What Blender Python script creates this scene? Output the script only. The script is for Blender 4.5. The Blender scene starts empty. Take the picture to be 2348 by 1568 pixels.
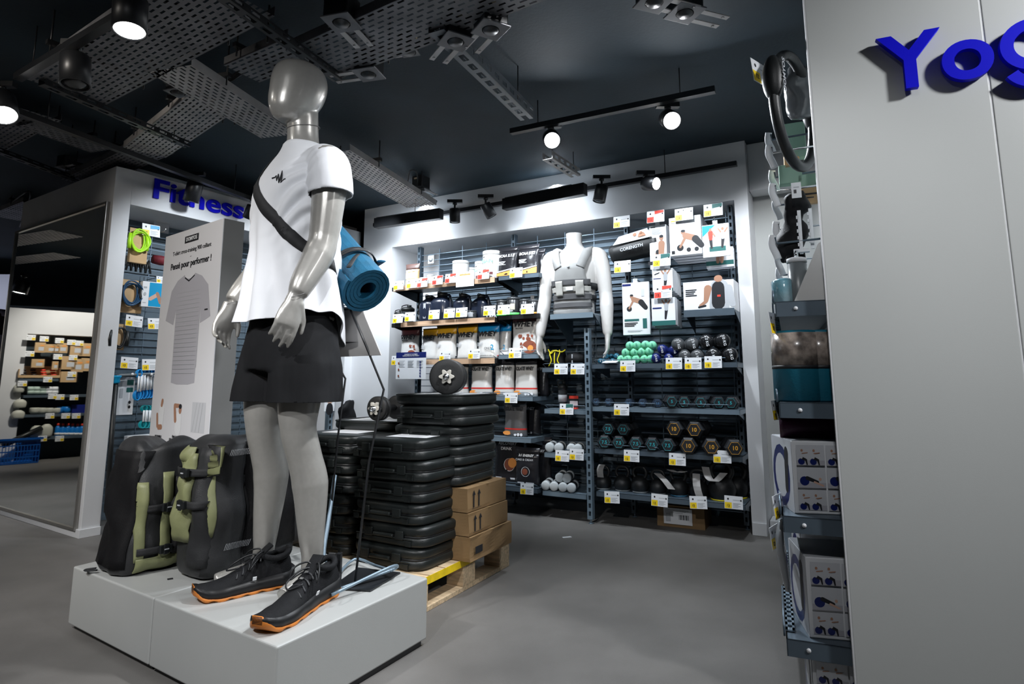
import bpy, bmesh, math, random
from mathutils import Vector, Matrix, noise
from mathutils.bvhtree import BVHTree
from math import sin, cos, pi, radians, atan2, sqrt, tan
random.seed(7)
SC = bpy.context.scene
COL = SC.collection
# ------------------------------------------------------------------ camera, world, exposure
F, PITCH, CAMH, CX, CY = 1390.0, radians(8.35), 0.93, 1174.0, 668.0
cd = bpy.data.cameras.new('camera'); cam = bpy.data.objects.new('camera', cd); COL.objects.link(cam)
cam.location = (0, 0, CAMH); cam.rotation_euler = (radians(90) + PITCH, 0, 0)
cd.sensor_width = 36; cd.lens = F / 2348 * 36; cd.shift_x = 0; cd.shift_y = -(784 - CY) / 2348.0
cd.clip_start = .05; cd.clip_end = 60
SC.camera = cam
W = bpy.data.worlds.new('world'); SC.world = W; W.use_nodes = True
W.node_tree.nodes['Background'].inputs[0].default_value = (.55, .65, .8, 1)
W.node_tree.nodes['Background'].inputs[1].default_value = .01
vs = SC.view_settings
vs.view_transform = 'Standard'; vs.look = 'None'; vs.gamma = 1; vs.use_curve_mapping = False
vs.exposure = 0.5
try:
    SC.cycles.use_denoising = True; SC.cycles.max_bounces = 6; SC.cycles.diffuse_bounces = 3; SC.cycles.glossy_bounces = 4
    SC.cycles.transmission_bounces = 6; SC.cycles.caustics_reflective = False; SC.cycles.caustics_refractive = False
    SC.cycles.sample_clamp_indirect = 4
except Exception: pass
ZC = 2.5            # ceiling height
def kelvin(w): return {'c': (.86, .93, 1.0), 'n': (.97, .98, 1.0), 'w': (1.0, .93, .84)}[w]
def spot(loc, aim, power, deg=70, blend=.5, size=.05, col='n'):
    l = bpy.data.lights.new('spot_light', 'SPOT'); l.energy = power; l.spot_size = radians(deg); l.spot_blend = blend
    l.shadow_soft_size = size; l.color = kelvin(col)
    o = bpy.data.objects.new('spot_light', l); COL.objects.link(o); o.location = loc
    o.rotation_euler = (Vector(aim) - Vector(loc)).to_track_quat('-Z', 'Y').to_euler(); return o
# ------------------------------------------------------------------ measuring helpers
def ray(px, py):
    x = (px - CX) / F; y = (CY - py) / F
    return Vector((x, cos(PITCH) - y * sin(PITCH), sin(PITCH) + y * cos(PITCH)))
EYE = Vector((0, 0, CAMH))
def onz(px, py, z=0.0):
    r = ray(px, py); return EYE + r * ((z - CAMH) / r.z)
def onplane(px, py, P, n):
    r = ray(px, py); return EYE + r * ((P - EYE).dot(n) / r.dot(n))
def aty(px, py, Y):
    r = ray(px, py); return EYE + r * (Y / r.y)
def az(a): a = radians(a); return Vector((sin(a), cos(a), 0))
class Frame:
    """a wall: u runs right along it as seen from the room, n points into the room"""
    def __init__(s, P, a): s.P = P; s.u = az(a); s.n = az(a + 90); s.rz = atan2(s.u.y, s.u.x); s.n = Vector((s.u.y, -s.u.x, 0))
    def w(s, a, d, z): return s.P + s.u * a + s.n * d + Vector((0, 0, z))
    def q(s, px, py, d=0):
        p = onplane(px, py, s.P + s.n * d, s.n); return ((p - s.P).dot(s.u), p.z)
BK = Frame(onz(1719, 1215), 119.5)                 # back wall
FT = Frame(onz(183, 1234), 33)                     # fitness wall
SD = Frame(onz(183, 1234), 123)                    # mirror side of the fitness pillar (a<0 runs away)
# ------------------------------------------------------------------ materials
MATS = {}
def mat(name, rgb, rough=.5, metal=0.0, var=0.0, scale=8.0, bump=0.0, bscale=80.0, emit=0, spec=None, stretch=None, alpha=None, coat=0, trans=0, rgb2=None):
    if name in MATS: return MATS[name]
    m = bpy.data.materials.new(name); m.use_nodes = True; nt = m.node_tree; b = nt.nodes['Principled BSDF']
    b.inputs['Base Color'].default_value = (*rgb, 1); b.inputs['Roughness'].default_value = rough; b.inputs['Metallic'].default_value = metal
    if spec is not None: b.inputs['Specular IOR Level'].default_value = spec
    if coat: b.inputs['Coat Weight'].default_value = coat
    if trans: b.inputs['Transmission Weight'].default_value = trans
    if alpha is not None: b.inputs['Alpha'].default_value = alpha
    if emit: b.inputs['Emission Color'].default_value = (*rgb, 1); b.inputs['Emission Strength'].default_value = emit
    tc = nt.nodes.new('ShaderNodeTexCoord'); mp = nt.nodes.new('ShaderNodeMapping'); nt.links.new(tc.outputs['Object'], mp.inputs[0])
    if stretch: mp.inputs['Scale'].default_value = stretch
    if var or rgb2:
        n = nt.nodes.new('ShaderNodeTexNoise'); n.inputs['Scale'].default_value = scale; n.inputs['Detail'].default_value = 5
        nt.links.new(mp.outputs[0], n.inputs[0])
        mx = nt.nodes.new('ShaderNodeMix'); mx.data_type = 'RGBA'
        c2 = rgb2 or tuple(max(0, c * (1 - var)) for c in rgb); c1 = rgb if rgb2 else tuple(min(1, c * (1 + var)) for c in rgb)
        mx.inputs[6].default_value = (*c1, 1); mx.inputs[7].default_value = (*c2, 1)
        rp = nt.nodes.new('ShaderNodeMapRange'); rp.inputs[1].default_value = .35; rp.inputs[2].default_value = .65
        nt.links.new(n.outputs[0], rp.inputs[0]); nt.links.new(rp.outputs[0], mx.inputs[0]); nt.links.new(mx.outputs[2], b.inputs['Base Color'])
    if bump:
        n2 = nt.nodes.new('ShaderNodeTexNoise'); n2.inputs['Scale'].default_value = bscale; n2.inputs['Detail'].default_value = 3
        nt.links.new(mp.outputs[0], n2.inputs[0]); bp = nt.nodes.new('ShaderNodeBump'); bp.inputs['Strength'].default_value = bump
        bp.inputs['Distance'].default_value = .002; nt.links.new(n2.outputs[0], bp.inputs['Height']); nt.links.new(bp.outputs[0], b.inputs['Normal'])
    MATS[name] = m; return m
M = mat
white_wall = M('white paint', (.74, .75, .77), .6, var=.03, scale=3, bump=.15, bscale=200)
grey_wall = M('warm grey paint', (.42, .43, .42), .6, var=.03, scale=3, bump=.15, bscale=200)
panel_m = M('panel laminate', (.56, .58, .57), .42, var=.025, scale=1.5, bump=.05, bscale=400)
ceil_m = M('black ceiling paint', (.013, .028, .040), .75, var=.3, scale=1.2, bump=.5, bscale=60)
black_m = M('black metal', (.012, .013, .015), .4, var=.1)
blackp = M('black plastic', (.012, .014, .015), .38, var=.15, scale=20, bump=.25, bscale=500)
tray_m = M('dark grey tray metal', (.17, .17, .18), .5, .3, var=.25, scale=6)
traylt_m = M('grey tray metal', (.48, .46, .45), .5, .2, var=.15, scale=6)
steel = M('blue grey steel', (.10, .135, .17), .45, .35, var=.08)
steel_lt = M('light blue steel', (.23, .31, .38), .38, .4)
chrome = M('chrome', (.7, .72, .74), .2, 1.0)
wire_m = M('blue grey wire', (.14, .19, .24), .4, .5)
backp = M('blue grey back panel', (.085, .12, .15), .5, .1, var=.08)
wood_m = M('beech strip', (.62, .42, .28), .5, var=.15, scale=6, stretch=(1, 20, 20))
pine_m = M('pine', (.62, .47, .30), .7, var=.25, scale=5, stretch=(2, 14, 14), bump=.3, bscale=60)
card_m = M('brown cardboard', (.25, .155, .07), .75, var=.12, scale=5, bump=.15, bscale=150)
card_lt = M('light brown cardboard', (.60, .40, .21), .75, var=.08, scale=5)
paper = M('white print paper', (.82, .84, .87), .5)
paperg = M('grey print', (.45, .47, .5), .6)
ink = M('black ink', (.015, .016, .02), .5)
yel = M('yellow print', (.95, .66, .01), .5)
red = M('red print', (.85, .06, .035), .5)
green_d = M('dark green print', (.02, .13, .12), .5)
blue_ink = M('deep blue letters', (.003, .003, .62), .5, spec=.12)
navy = M('navy vinyl', (.01, .02, .14), .3)
skin_p = M('printed skin tone', (.42, .22, .14), .5)
skin_l = M('printed light skin tone', (.66, .42, .32), .5)
sky_p = M('cyan plastic', (.0, .32, .62), .4)
emw = M('lamp glow', (1, .98, .95), .5, emit=22)
emhot = M('hot lamp glow', (.95, .97, 1), .5, emit=160)
# ------------------------------------------------------------------ mesh builder
class MB:
    def __init__(s): s.v = []; s.f = []; s.m = []; s.sm = []; s.T = Matrix.Identity(4)
    def add(s, vs, fs, m=0, smooth=False):
        k = len(s.v); T = s.T; s.v += [tuple(T @ Vector(v)) for v in vs]
        for f in fs: s.f.append([i + k for i in f]); s.m.append(m); s.sm.append(smooth)
        return s
    def box(s, x, y, z, sx, sy, sz, m=0, R=None):
        P = [(a * sx / 2, b * sy / 2, c * sz / 2) for c in (-1, 1) for b in (-1, 1) for a in (-1, 1)]
        if R is not None: P = [tuple(R @ Vector(p)) for p in P]
        return s.add([(p[0] + x, p[1] + y, p[2] + z) for p in P], [(0, 2, 3, 1), (4, 5, 7, 6), (0, 1, 5, 4), (2, 6, 7, 3), (0, 4, 6, 2), (1, 3, 7, 5)], m)
    def bb(s, x0, x1, y0, y1, z0, z1, m=0): return s.box((x0 + x1) / 2, (y0 + y1) / 2, (z0 + z1) / 2, x1 - x0, y1 - y0, z1 - z0, m)
    def rings(s, R, m=0, cap=True, smooth=True, close=False):
        n = len(R[0]); vs = [p for r in R for p in r]; fs = []
        for i in range(len(R) - (0 if close else 1)):
            a = i * n; b = ((i + 1) % len(R)) * n
            for j in range(n): fs.append((a + j, a + (j + 1) % n, b + (j + 1) % n, b + j))
        if cap and not close: fs.append(tuple(range(n - 1, -1, -1))); fs.append(tuple(range((len(R) - 1) * n, len(R) * n)))
        return s.add(vs, fs, m, smooth)
    def lathe(s, prof, n=20, c=(0, 0, 0), axis='z', m=0, smooth=True, flute=0, nf=6):
        R = []
        for r, z in prof:
            ring = []
            for j in range(n):
                a = 2 * pi * j / n; rr = max(r, 1e-5) * (1 + flute * cos(nf * a))
                p = (rr * cos(a), rr * sin(a), z)
                if axis == 'y': p = (p[0], z, p[1]); 
                elif axis == 'x': p = (z, p[0], p[1])
                ring.append((p[0] + c[0], p[1] + c[1], p[2] + c[2]))
            R.append(ring)
        if axis == 'y': R = [r[::-1] for r in R]
        return s.rings(R, m, True, smooth)
    def cyl(s, c, r, h, axis='z', n=16, m=0, smooth=True, bev=0):
        pr = [(r, 0), (r, h)] if not bev else [(r - bev, 0), (r, bev), (r, h - bev), (r - bev, h)]
        return s.lathe(pr, n, c, axis, m, smooth)
    def tube(s, pts, r, n=6, m=0, close=False, sub=0, flat=None, cap=True):
        P = [Vector(p) for p in pts]
        if sub: P = spline(P, sub, close)
        rr = r if isinstance(r, (list, tuple)) else None
        R = []; prev = None; L = len(P)
        for i, p in enumerate(P):
            a = P[(i - 1) % L] if (i or close) else p; b = P[(i + 1) % L] if (i < L - 1 or close) else p
            t = (b - a).normalized()
            if prev is None:
                up = Vector((0, 0, 1)) if abs(t.z) < .9 else Vector((1, 0, 0)); x = t.cross(up).normalized()
            else:
                x = (prev - t * prev.dot(t)); x = x.normalized() if x.length > 1e-6 else t.orthogonal().normalized()
            prev = x; y = t.cross(x)
            if rr: q = i / max(1, L - 1) * (len(rr) - 1); k = min(int(q), len(rr) - 2); rad = rr[k] + (rr[k + 1] - rr[k]) * (q - k)
            else: rad = r
            fx, fy = flat or (1, 1)
            R.append([tuple(p + x * (cos(2 * pi * j / n) * rad * fx) + y * (sin(2 * pi * j / n) * rad * fy)) for j in range(n)])
        R = [r_[::-1] for r_ in R]
        return s.rings([r_[::-1] for r_ in R], m, cap, n > 4, close)
    def sph(s, c, r, n=14, k=8, m=0):
        rx, ry, rz = r if isinstance(r, (list, tuple)) else (r, r, r); R = []
        for i in range(k + 1):
            t = -pi / 2 + pi * i / k; R.append([(c[0] + rx * max(cos(t), 1e-4) * cos(2 * pi * j / n), c[1] + ry * max(cos(t), 1e-4) * sin(2 * pi * j / n), c[2] + rz * sin(t)) for j in range(n)])
        return s.rings(R, m)
    def prism(s, poly, y0, y1, m=0, plane='xz'):
        n = len(poly); f = {'xz': lambda p, y: (p[0], y, p[1]), 'xy': lambda p, y: (p[0], p[1], y), 'yz': lambda p, y: (y, p[0], p[1])}[plane]
        return s.add([f(p, y0) for p in poly] + [f(p, y1) for p in poly], [tuple(range(n)), tuple(range(2 * n - 1, n - 1, -1))] + [(i, i + n, (i + 1) % n + n, (i + 1) % n) for i in range(n)], m)
    def mesh(s, name, mats, bevel=0, seg=2):
        me = bpy.data.meshes.new(name); me.from_pydata(s.v, [], s.f)
        for a in (mats if isinstance(mats, (list, tuple)) else [mats]): me.materials.append(a)
        me.polygons.foreach_set('material_index', s.m); me.polygons.foreach_set('use_smooth', s.sm)
        bm = bmesh.new(); bm.from_mesh(me)
        if bevel:
            bmesh.ops.remove_doubles(bm, verts=bm.verts, dist=1e-6)
            bmesh.ops.bevel(bm, geom=[e for e in bm.edges if e.is_manifold and e.calc_face_angle(0) > .6], offset=bevel, segments=seg, affect='EDGES', profile=.5, clamp_overlap=True)
        bmesh.ops.recalc_face_normals(bm, faces=bm.faces); bm.to_mesh(me); bm.free(); me.update(); return me
    def obj(s, name, mats, parent=None, bevel=0, loc=None, rz=None, seg=2, **kw):
        o = bpy.data.objects.new(name, s.mesh(name, mats, bevel, seg)); COL.objects.link(o); o.parent = parent
        if loc is not None: o.location = loc
        if rz is not None: o.rotation_euler = (0, 0, rz)
        for k, v in kw.items(): o[k] = v
        return o
def spline(P, sub, close=False):
    out = []; n = len(P)
    for i in range(n if close else n - 1):
        if close: a, b, c, d = P[(i - 1) % n], P[i], P[(i + 1) % n], P[(i + 2) % n]
        else: a, b, c, d = P[max(i - 1, 0)], P[i], P[i + 1], P[min(i + 2, n - 1)]
        for k in range(sub):
            t = k / sub; out.append(.5 * ((2 * b) + (c - a) * t + (2 * a - 5 * b + 4 * c - d) * t * t + (3 * b - a - 3 * c + d) * t ** 3))
    if not close: out.append(P[-1])
    return out
def thing(name, label, cat, loc=(0, 0, 0), rz=0, group=None):
    o = bpy.data.objects.new(name, None); COL.objects.link(o); o.location = loc; o.rotation_euler = (0, 0, rz); o.empty_display_size = .05
    o['label'] = label; o['category'] = cat
    if group: o['group'] = group
    return o
def tag(o, label, cat, group=None):
    o['label'] = label; o['category'] = cat
    if group: o['group'] = group
    return o
def struct(o): o['kind'] = 'structure'; return o
KIDS = {}
def copy_tree(o, loc, rz=None, label=None, group=None, parent=None, rot=None):
    c = o.copy(); COL.objects.link(c)
    if parent is None:
        c.location = loc
        if rz is not None: c.rotation_euler = (0, 0, rz)
        if rot is not None: c.rotation_euler = rot
        if label: c['label'] = label
        if group: c['group'] = group
    else: c.parent = parent
    for ch in kids(o): copy_tree(ch, None, parent=c)
    return c
def kids(o): return [x for x in ALL() if x.parent == o]
def ALL(): return list(COL.objects)
TXT = {}
def text(body, size, m, parent=None, loc=(0, 0, 0), rot=(pi / 2, 0, 0), bold=0, ext=.0005, name='lettering', align='CENTER', shear=0, **kw):
    """flat or raised lettering as a mesh in its own plane (x right, y up before rotation)"""
    key = (body, size, bold, ext, align, shear, m.name)
    if key not in TXT:
        cu = bpy.data.curves.new(name, 'FONT'); cu.body = body; cu.size = size; cu.offset = bold; cu.extrude = ext; cu.align_x = align; cu.align_y = 'CENTER'; cu.shear = shear
        cu.resolution_u = 3 if size < .1 else 8
        t = bpy.data.objects.new('t', cu); COL.objects.link(t); dg = bpy.context.evaluated_depsgraph_get()
        me = bpy.data.meshes.new_from_object(t.evaluated_get(dg)); COL.objects.unlink(t); bpy.data.objects.remove(t)
        me.materials.clear(); me.materials.append(m); TXT[key] = me
    o = bpy.data.objects.new(name, TXT[key]); COL.objects.link(o); o.parent = parent; o.location = loc; o.rotation_euler = rot
    for k, v in kw.items(): o[k] = v
    return o
def remeshed(mb, voxel, smooth=4, fac=.5):
    me = bpy.data.meshes.new('t'); me.from_pydata(mb.v, [], mb.f)
    bm = bmesh.new(); bm.from_mesh(me); bmesh.ops.recalc_face_normals(bm, faces=bm.faces); bm.to_mesh(me); bm.free()
    o = bpy.data.objects.new('t', me); COL.objects.link(o)
    r = o.modifiers.new('r', 'REMESH'); r.mode = 'VOXEL'; r.voxel_size = voxel
    if smooth: q = o.modifiers.new('s', 'SMOOTH'); q.iterations = smooth; q.factor = fac
    dg = bpy.context.evaluated_depsgraph_get(); out = bpy.data.meshes.new_from_object(o.evaluated_get(dg))
    COL.objects.unlink(o); bpy.data.objects.remove(o); out.polygons.foreach_set('use_smooth', [True] * len(out.polygons)); return out
def addmesh(name, me, m, parent=None, **kw):
    me.materials.clear(); me.materials.append(m); me.name = name
    o = bpy.data.objects.new(name, me); COL.objects.link(o); o.parent = parent
    for k, v in kw.items(): o[k] = v
    return o
def displace(me, fn):
    me.update(); vs = me.vertices; ns = [v.normal.copy() for v in vs]
    for v, nn in zip(vs, ns): v.co += nn * fn(v.co, nn)
    me.update()
def loft(mb, rings, n=32, sub=4, pw=2.0):
    """rings: cx,cy,z,rx,ry"""
    P = spline([Vector(r[:3]) for r in rings], sub); Q = spline([Vector((r[3], r[4], 0)) for r in rings], sub); R = []
    for p, q in zip(P, Q):
        R.append([(p.x + q.x * math.copysign(abs(cos(a)) ** (2 / pw), cos(a)), p.y + q.y * math.copysign(abs(sin(a)) ** (2 / pw), sin(a)), p.z) for a in [2 * pi * j / n for j in range(n)]])
    return mb.rings(R)
# ================================================================== lights (shop spots aimed at shelves, mannequin and floor; unseen ones added to brighten walls)
spot((.35, 1.9, 2.42), (-.75, 2.3, 1.0), 95, 62, .6, .04, 'n')        # white spots on the front display
spot((-2.0, .6, 2.42), (-1.3, 2.2, .3), 100, 60, .7, .04, 'n')
spot((-.9, -.4, 2.42), (-.85, 2.2, .8), 95, 60, .7, .05, 'n')
for a, d, e in ((-2.75, 0.95, 60), (-2.25, .95, 60), (-1.6, 1.0, 55), (-.95, .95, 45), (-.3, .9, 40), (.35, 1.0, 38)):  # the last one is added to brighten the right jamb
    q = BK.w(a, d, 2.33); spot(q, BK.w(a - .05, 0.1, 1.25), e, 85, .8, .05, 'c')
spot((-6.6, 6.0, 2.4), (-6.8, 7.8, 1.2), 60, 90, .9, .06, 'c')  # unseen spot added to lift the far lilac wall
spot(BK.w(.75, 1.2, 2.35), BK.w(.45, -.1, 1.35), 60, 70, .9, .05, 'n')  # unseen spot added to brighten the wall right of the alcove
for a in (.5, 1.1, 1.7): q = FT.w(a, .85, 2.34); spot(q, FT.w(a, -.2, 1.35), 34, 80, .8, .05, 'c')
# ================================================================== setting
struct(MB().bb(-14, 6, -3.5, 12, -.1, 0).obj('floor', [M('grey vinyl floor', (.155, .148, .14), .5, var=.16, scale=2.2, bump=.35, bscale=300, spec=.35)]))
struct(MB().bb(-14, 6, -3.5, 12, ZC, ZC + .1).obj('ceiling', [ceil_m]))
jl = BK.q(897, 640, .12)[0]; jr = BK.q(1702, 800, .12)[0]; zf = BK.q(1290, 513, .12)[1]; kl = -3.22; kr = jr + .085
wb = MB()
def wf(fr, mb, a0, a1, d0, d1, z0, z1, m=0):
    """box in a wall frame"""
    p = [fr.w(a, d, z) for z in (z0, z1) for d in (d1, d0) for a in (a0, a1)]
    return mb.add([tuple(x) for x in p], [(0, 2, 3, 1), (4, 5, 7, 6), (0, 1, 5, 4), (2, 6, 7, 3), (0, 4, 6, 2), (1, 3, 7, 5)], m)
wf(BK, wb, kl, kr, -.32, .12, zf, ZC); wf(BK, wb, kl - .1, jl, -.32, .12, 0, zf); wf(BK, wb, jr, kr, -.32, .12, 0, zf); wf(BK, wb, kl, kr, -.4, -.32, 0, ZC)
struct(wb.obj('wall_back', white_wall, bevel=.003))
wr = MB(); wf(BK, wr, kr, kr + 2.2, -.25, -.13, 0, ZC)
struct(wr.obj('wall_right', grey_wall))
ws = MB(); wf(BK, ws, kr + .001, kr + 2.2, -.13, .04, BK.q(1760, 432, .04)[1], ZC); struct(ws.obj('trim_1', white_wall, bevel=.004))
b = MB(); wf(BK, b, kr + .005, kr + 2.2, -.13, .02, 0, .075); struct(b.obj('baseboard_right', white_wall, bevel=.004))
b = MB(); wf(BK, b, jr + .002, kr, .12, .132, 0, .075); struct(b.obj('baseboard_back', white_wall, bevel=.003))
# fitness unit: pillar, header, recess
f0 = .105; fz = FT.q(385, 488)[1]; ftop = 2.31; fe = 2.12
w = MB(); wf(FT, w, 0, f0, -1.5, 0, .0, ftop); wf(FT, w, f0, fe, -.9, 0, fz, ftop); wf(FT, w, f0, fe + .3, -.9, -.42, 0, fz); wf(FT, w, fe - .14, fe + .1, -.42, 0, 0, fz)
struct(w.obj('wall_left', white_wall, bevel=.003))
w = MB(); wf(FT, w, .35, fe + .4, -1.0, -.5, ftop, ZC); struct(w.obj('trim_2', white_wall))
w = MB(); wf(SD, w, -1.5, 0.004, 0, .012, 0, .05); wf(FT, w, -.012, f0, 0, .012, 0, .05); struct(w.obj('baseboard_left', white_wall, bevel=.002))
# the far shop beyond the fitness unit
w = MB(); w.bb(-11.5, -4.6, 7.8, 7.95, 0, 2.3); struct(w.obj('wall_far', M('lilac far wall', (.5, .5, .62), .6)))
# mirror on the pillar side
mr = thing('wall_mirror', 'tall frameless-looking mirror in a thin metal frame on the side of the white pillar', 'mirror', SD.w(-.79, 0, 0), SD.rz)
a0, a1 = -.72, .74; z0, z1 = .055, 2.06
MB().bb(a0, a1, -.012, -.003, z0, z1).obj('mirror_glass', M('mirror glass', (.86, .9, .9), .02, 1.0), mr)
fr = MB(); fr.bb(a0 - .015, a0, -.022, -.002, z0 - .015, z1 + .015).bb(a1, a1 + .015, -.022, -.002, z0 - .015, z1 + .015).bb(a0, a1, -.022, -.002, z1, z1 + .015).bb(a0, a1, -.022, -.002, z0 - .015, z0)
fr.obj('mirror_frame', M('brushed frame', (.35, .34, .32), .35, .8), mr)
# FITNESS lettering, raised
fx, fzz = FT.q(455, 462); fl0 = FT.q(345, 430)[0]; fl1 = FT.q(552, 497)[0]
tf = text('Fitness', .19, blue_ink, None, FT.w(fl0 + .005, .008, FT.q(350, 431)[1] - .007), (pi / 2, 0, FT.rz), .004, .006, 'wall_lettering', 'LEFT')
bbx = [c[0] for c in tf.bound_box]; sxx = (fl1 - fl0) / (max(bbx) - min(bbx)); tf.scale = (sxx, 1.0, 1)
tag(tf, 'raised blue Fitness lettering on the white header above the alcove', 'sign')
# ================================================================== ceiling services
def tray(p, q, wd, z, m, label, lip=.04, drop=0):
    a = onz(*p, z); b = onz(*q, z); L = (b - a).length; rz = atan2((b - a).y, (b - a).x)
    t = thing('cable_tray', label, 'cable tray', a, rz, None)
    mb = MB(); px_, py_ = .05, .026; nx = int(L / px_); ny = int(wd / py_); sx, sy = .03, .009
    y0 = -ny * py_ / 2
    for j in range(ny):
        off = (j % 2) * px_ / 2
        ya = y0 + j * py_; yb = ya + py_; ym, yn = (ya + yb) / 2 - sy / 2, (ya + yb) / 2 + sy / 2
        mb.add([(0, ya, 0), (nx * px_ + .03, ya, 0), (nx * px_ + .03, ym, 0), (0, ym, 0)], [(0, 1, 2, 3)]); mb.add([(0, yn, 0), (nx * px_ + .03, yn, 0), (nx * px_ + .03, yb, 0), (0, yb, 0)], [(0, 1, 2, 3)])
        for i in range(nx + 1):
            x = i * px_ - off; xa = max(0, x - (px_ - sx) / 2); xb = min(nx * px_ + .03, x + (px_ - sx) / 2)
            if xb > xa: mb.add([(xa, ym, 0), (xb, ym, 0), (xb, yn, 0), (xa, yn, 0)], [(0, 1, 2, 3)])
    mb.obj('slotted_base', m, t)
    for s in (-1, 1): MB().bb(0, nx * px_ + .03, s * (-y0) - .0015, s * (-y0) + .0015, 0, lip).obj('side_flange', m, t)
    for x in (L * .25, L * .75):
        for s in (-1, 1): MB().cyl((x, s * (-y0 + .02), .0), .004, ZC - z, n=6).obj('hanger_rod', black_m, t)
        MB().bb(x - .012, x + .012, y0 - .035, -y0 + .035, lip, lip + .02).obj('hanger_bracket', black_m, t)
    return t
tray((-260, 490), (690, -75), .0, 2.3, tray_m, 'x') if 0 else None
tray((150, 212), (540, -20), .34, 2.30, tray_m, 'wide dark slotted cable tray above the lit ceiling spot at left')
tray((388, 157), (640, 312), .24, 2.30, traylt_m, 'pale grey slotted cable tray running behind the mannequin head')
tray((760, 350), (968, 474), .26, 2.32, traylt_m, 'slotted cable tray between the mannequin shoulder and the back wall')
tray((500, 228), (330, 352), .24, 2.33, traylt_m, 'short grey slotted tray branching down-left from the pale tray')
tray((360, 340), (180, 420), .22, 2.36, tray_m, 'dark slotted tray just over the top of the white Fitness pillar')
tray((60, 285), (225, 345), .16, 2.36, tray_m, 'narrow dark tray right of the leftmost lamp')
tray((70, 255), (-120, 370), .30, 2.38, tray_m, 'dark tray in the far left corner of the ceiling')
tray((720, 150), (1240, -65), .30, 2.28, tray_m, 'wide slotted tray carrying the black box fittings, top centre')
tray((700, 110), (560, 168), .2, 2.33, tray_m, 'dark slotted tray end hidden behind the mannequin head')
tray((10, 500), (90, 470), .25, 2.42, tray_m, 'far slotted tray left of the white pillar top')
def rail(p, q, z, wd, m, label, holes=True, name='slotted_rail', ht=.03):
    a = onz(*p, z); b = onz(*q, z); L = (b - a).length; rz = atan2((b - a).y, (b - a).x)
    t = thing(name, label, 'ceiling rail', a, rz)
    mb = MB()
    if holes:
        n = int(L / .08)
        for i in range(n):
            x = i * .08
            mb.bb(x, x + .03, -wd / 2, wd / 2, 0, .002).bb(x + .03, x + .08, -wd / 2, -wd / 5, 0, .002).bb(x + .03, x + .08, wd / 5, wd / 2, 0, .002)
            for s in (-1, 1): mb.bb(x, x + .035, s * wd / 2 - .001, s * wd / 2 + .001, 0, ht).bb(x + .035, x + .08, s * wd / 2 - .001, s * wd / 2 + .001, 0, ht * .3).bb(x + .035, x + .08, s * wd / 2 - .001, s * wd / 2 + .001, ht * .7, ht)
    else: mb.bb(0, L, -wd / 2, wd / 2, 0, ht)
    mb.obj('rail_profile', m, t)
    for x in (L * .15, L * .85): MB().cyl((x, 0, ht * .8), .003, ZC - z - ht * .8, n=5).obj('hanger_wire', black_m, t)
    return t
rail((1000, 72), (1212, 278), 2.26, .07, M('galvanised rail', (.18, .2, .22), .4, .6), 'galvanised slotted rail leading from the box fittings towards the lit lamps', ht=.06)
rail((1255, 365), (1325, 408), 2.33, .07, traylt_m, 'short slotted rail end under the left bright lamp', ht=.05)
rail((505, -5), (780, 190), 2.25, .045, black_m, 'black perforated rail above and right of the mannequin head')
rail((95, 195), (440, 342), 2.27, .045, black_m, 'black perforated rail crossing the ceiling left of the mannequin')
rail((-60, 330), (180, 418), 2.34, .045, black_m, 'thin black rail ending at the white pillar corner')
rail((-30, 236), (600, 470), 2.27, .035, black_m, 'long black lighting track running towards the Fitness sign', False, 'lighting_track')
rail((858, 520), (1690, 380), 2.30, .035, black_m, 'long black lighting track in front of the back wall header', False, 'lighting_track')
rail((1172, 308), (1640, 212), 2.33, .035, black_m, 'black lighting track carrying the two glaring lamps', False, 'lighting_track')
rail((40, 185), (300, 30), 2.28, .035, black_m, 'black lighting track above the big unlit and lit spots at top left', False, 'lighting_track')
def conduit(pts, r, label):
    P = [onz(x, y, z) for x, y, z in pts]; o = MB().tube(P, r, 8, sub=6).obj('cable_bundle', black_m); tag(o, label, 'cable'); return o
conduit([(345, 140, 2.36), (420, 215, 2.38), (520, 185, 2.42), (600, 135, 2.42), (670, 128, 2.42)], .014, 'thick black cable bundle arching over the tray left of the mannequin head')
conduit([(820, 355, 2.40), (900, 415, 2.40), (1000, 462, 2.40)], .012, 'black cable running along the tray behind the shoulder')
conduit([(935, 415, 2.42), (940, 392, 2.47), (955, 395, 2.47), (958, 425, 2.42)], .005, 'thin looped cable over the tray near the back wall')
conduit([(700, 95, 2.38), (900, 10, 2.38), (1000, -40, 2.38)], .02, 'fat black duct along the top tray')
conduit([(250, 380, 2.4), (330, 330, 2.4), (420, 250, 2.42)], .016, 'black duct above the short branching tray')
conduit([(20, 470, 2.45), (70, 440, 2.45), (45, 520, 2.42)], .006, 'thin black cable loop left of the white pillar')
def fitting(px, py, z, rzd, label, s=1.0):
    p = onz(px, py, z); t = thing('emergency_light', label, 'light fitting', p, radians(rzd))
    MB().box(0, 0, .055 * s, .1 * s, .1 * s, .1 * s).obj('housing', black_m, t, bevel=.006)
    MB().box(0, 0, 0, .115 * s, .115 * s, .006).obj('cover_plate', tray_m, t, bevel=.002)
    MB().lathe([(.026, -.010), (.030, -.003), (.034, -.003)], 14).obj('lens', black_m, t)
    for y in (-.03, .03): MB().box(.09 * s, y * s, .0, .17 * s, .022, .004).box(.15 * s, y * s, -.003, .008, .008, .006).obj('mounting_strap', traylt_m, t)
    l = MB().box(-.051 * s, .01, .08 * s, .002, .035, .012).obj('sticker', M('cream sticker', (.6, .5, .35), .5), t)
    return t
fitting(783, 52, 2.27, 75, 'black box fitting with a cream sticker above and right of the mannequin head')
fitting(845, 170, 2.27, 165, 'box fitting on the lower edge of the wide tray, right of the mannequin head')
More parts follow.
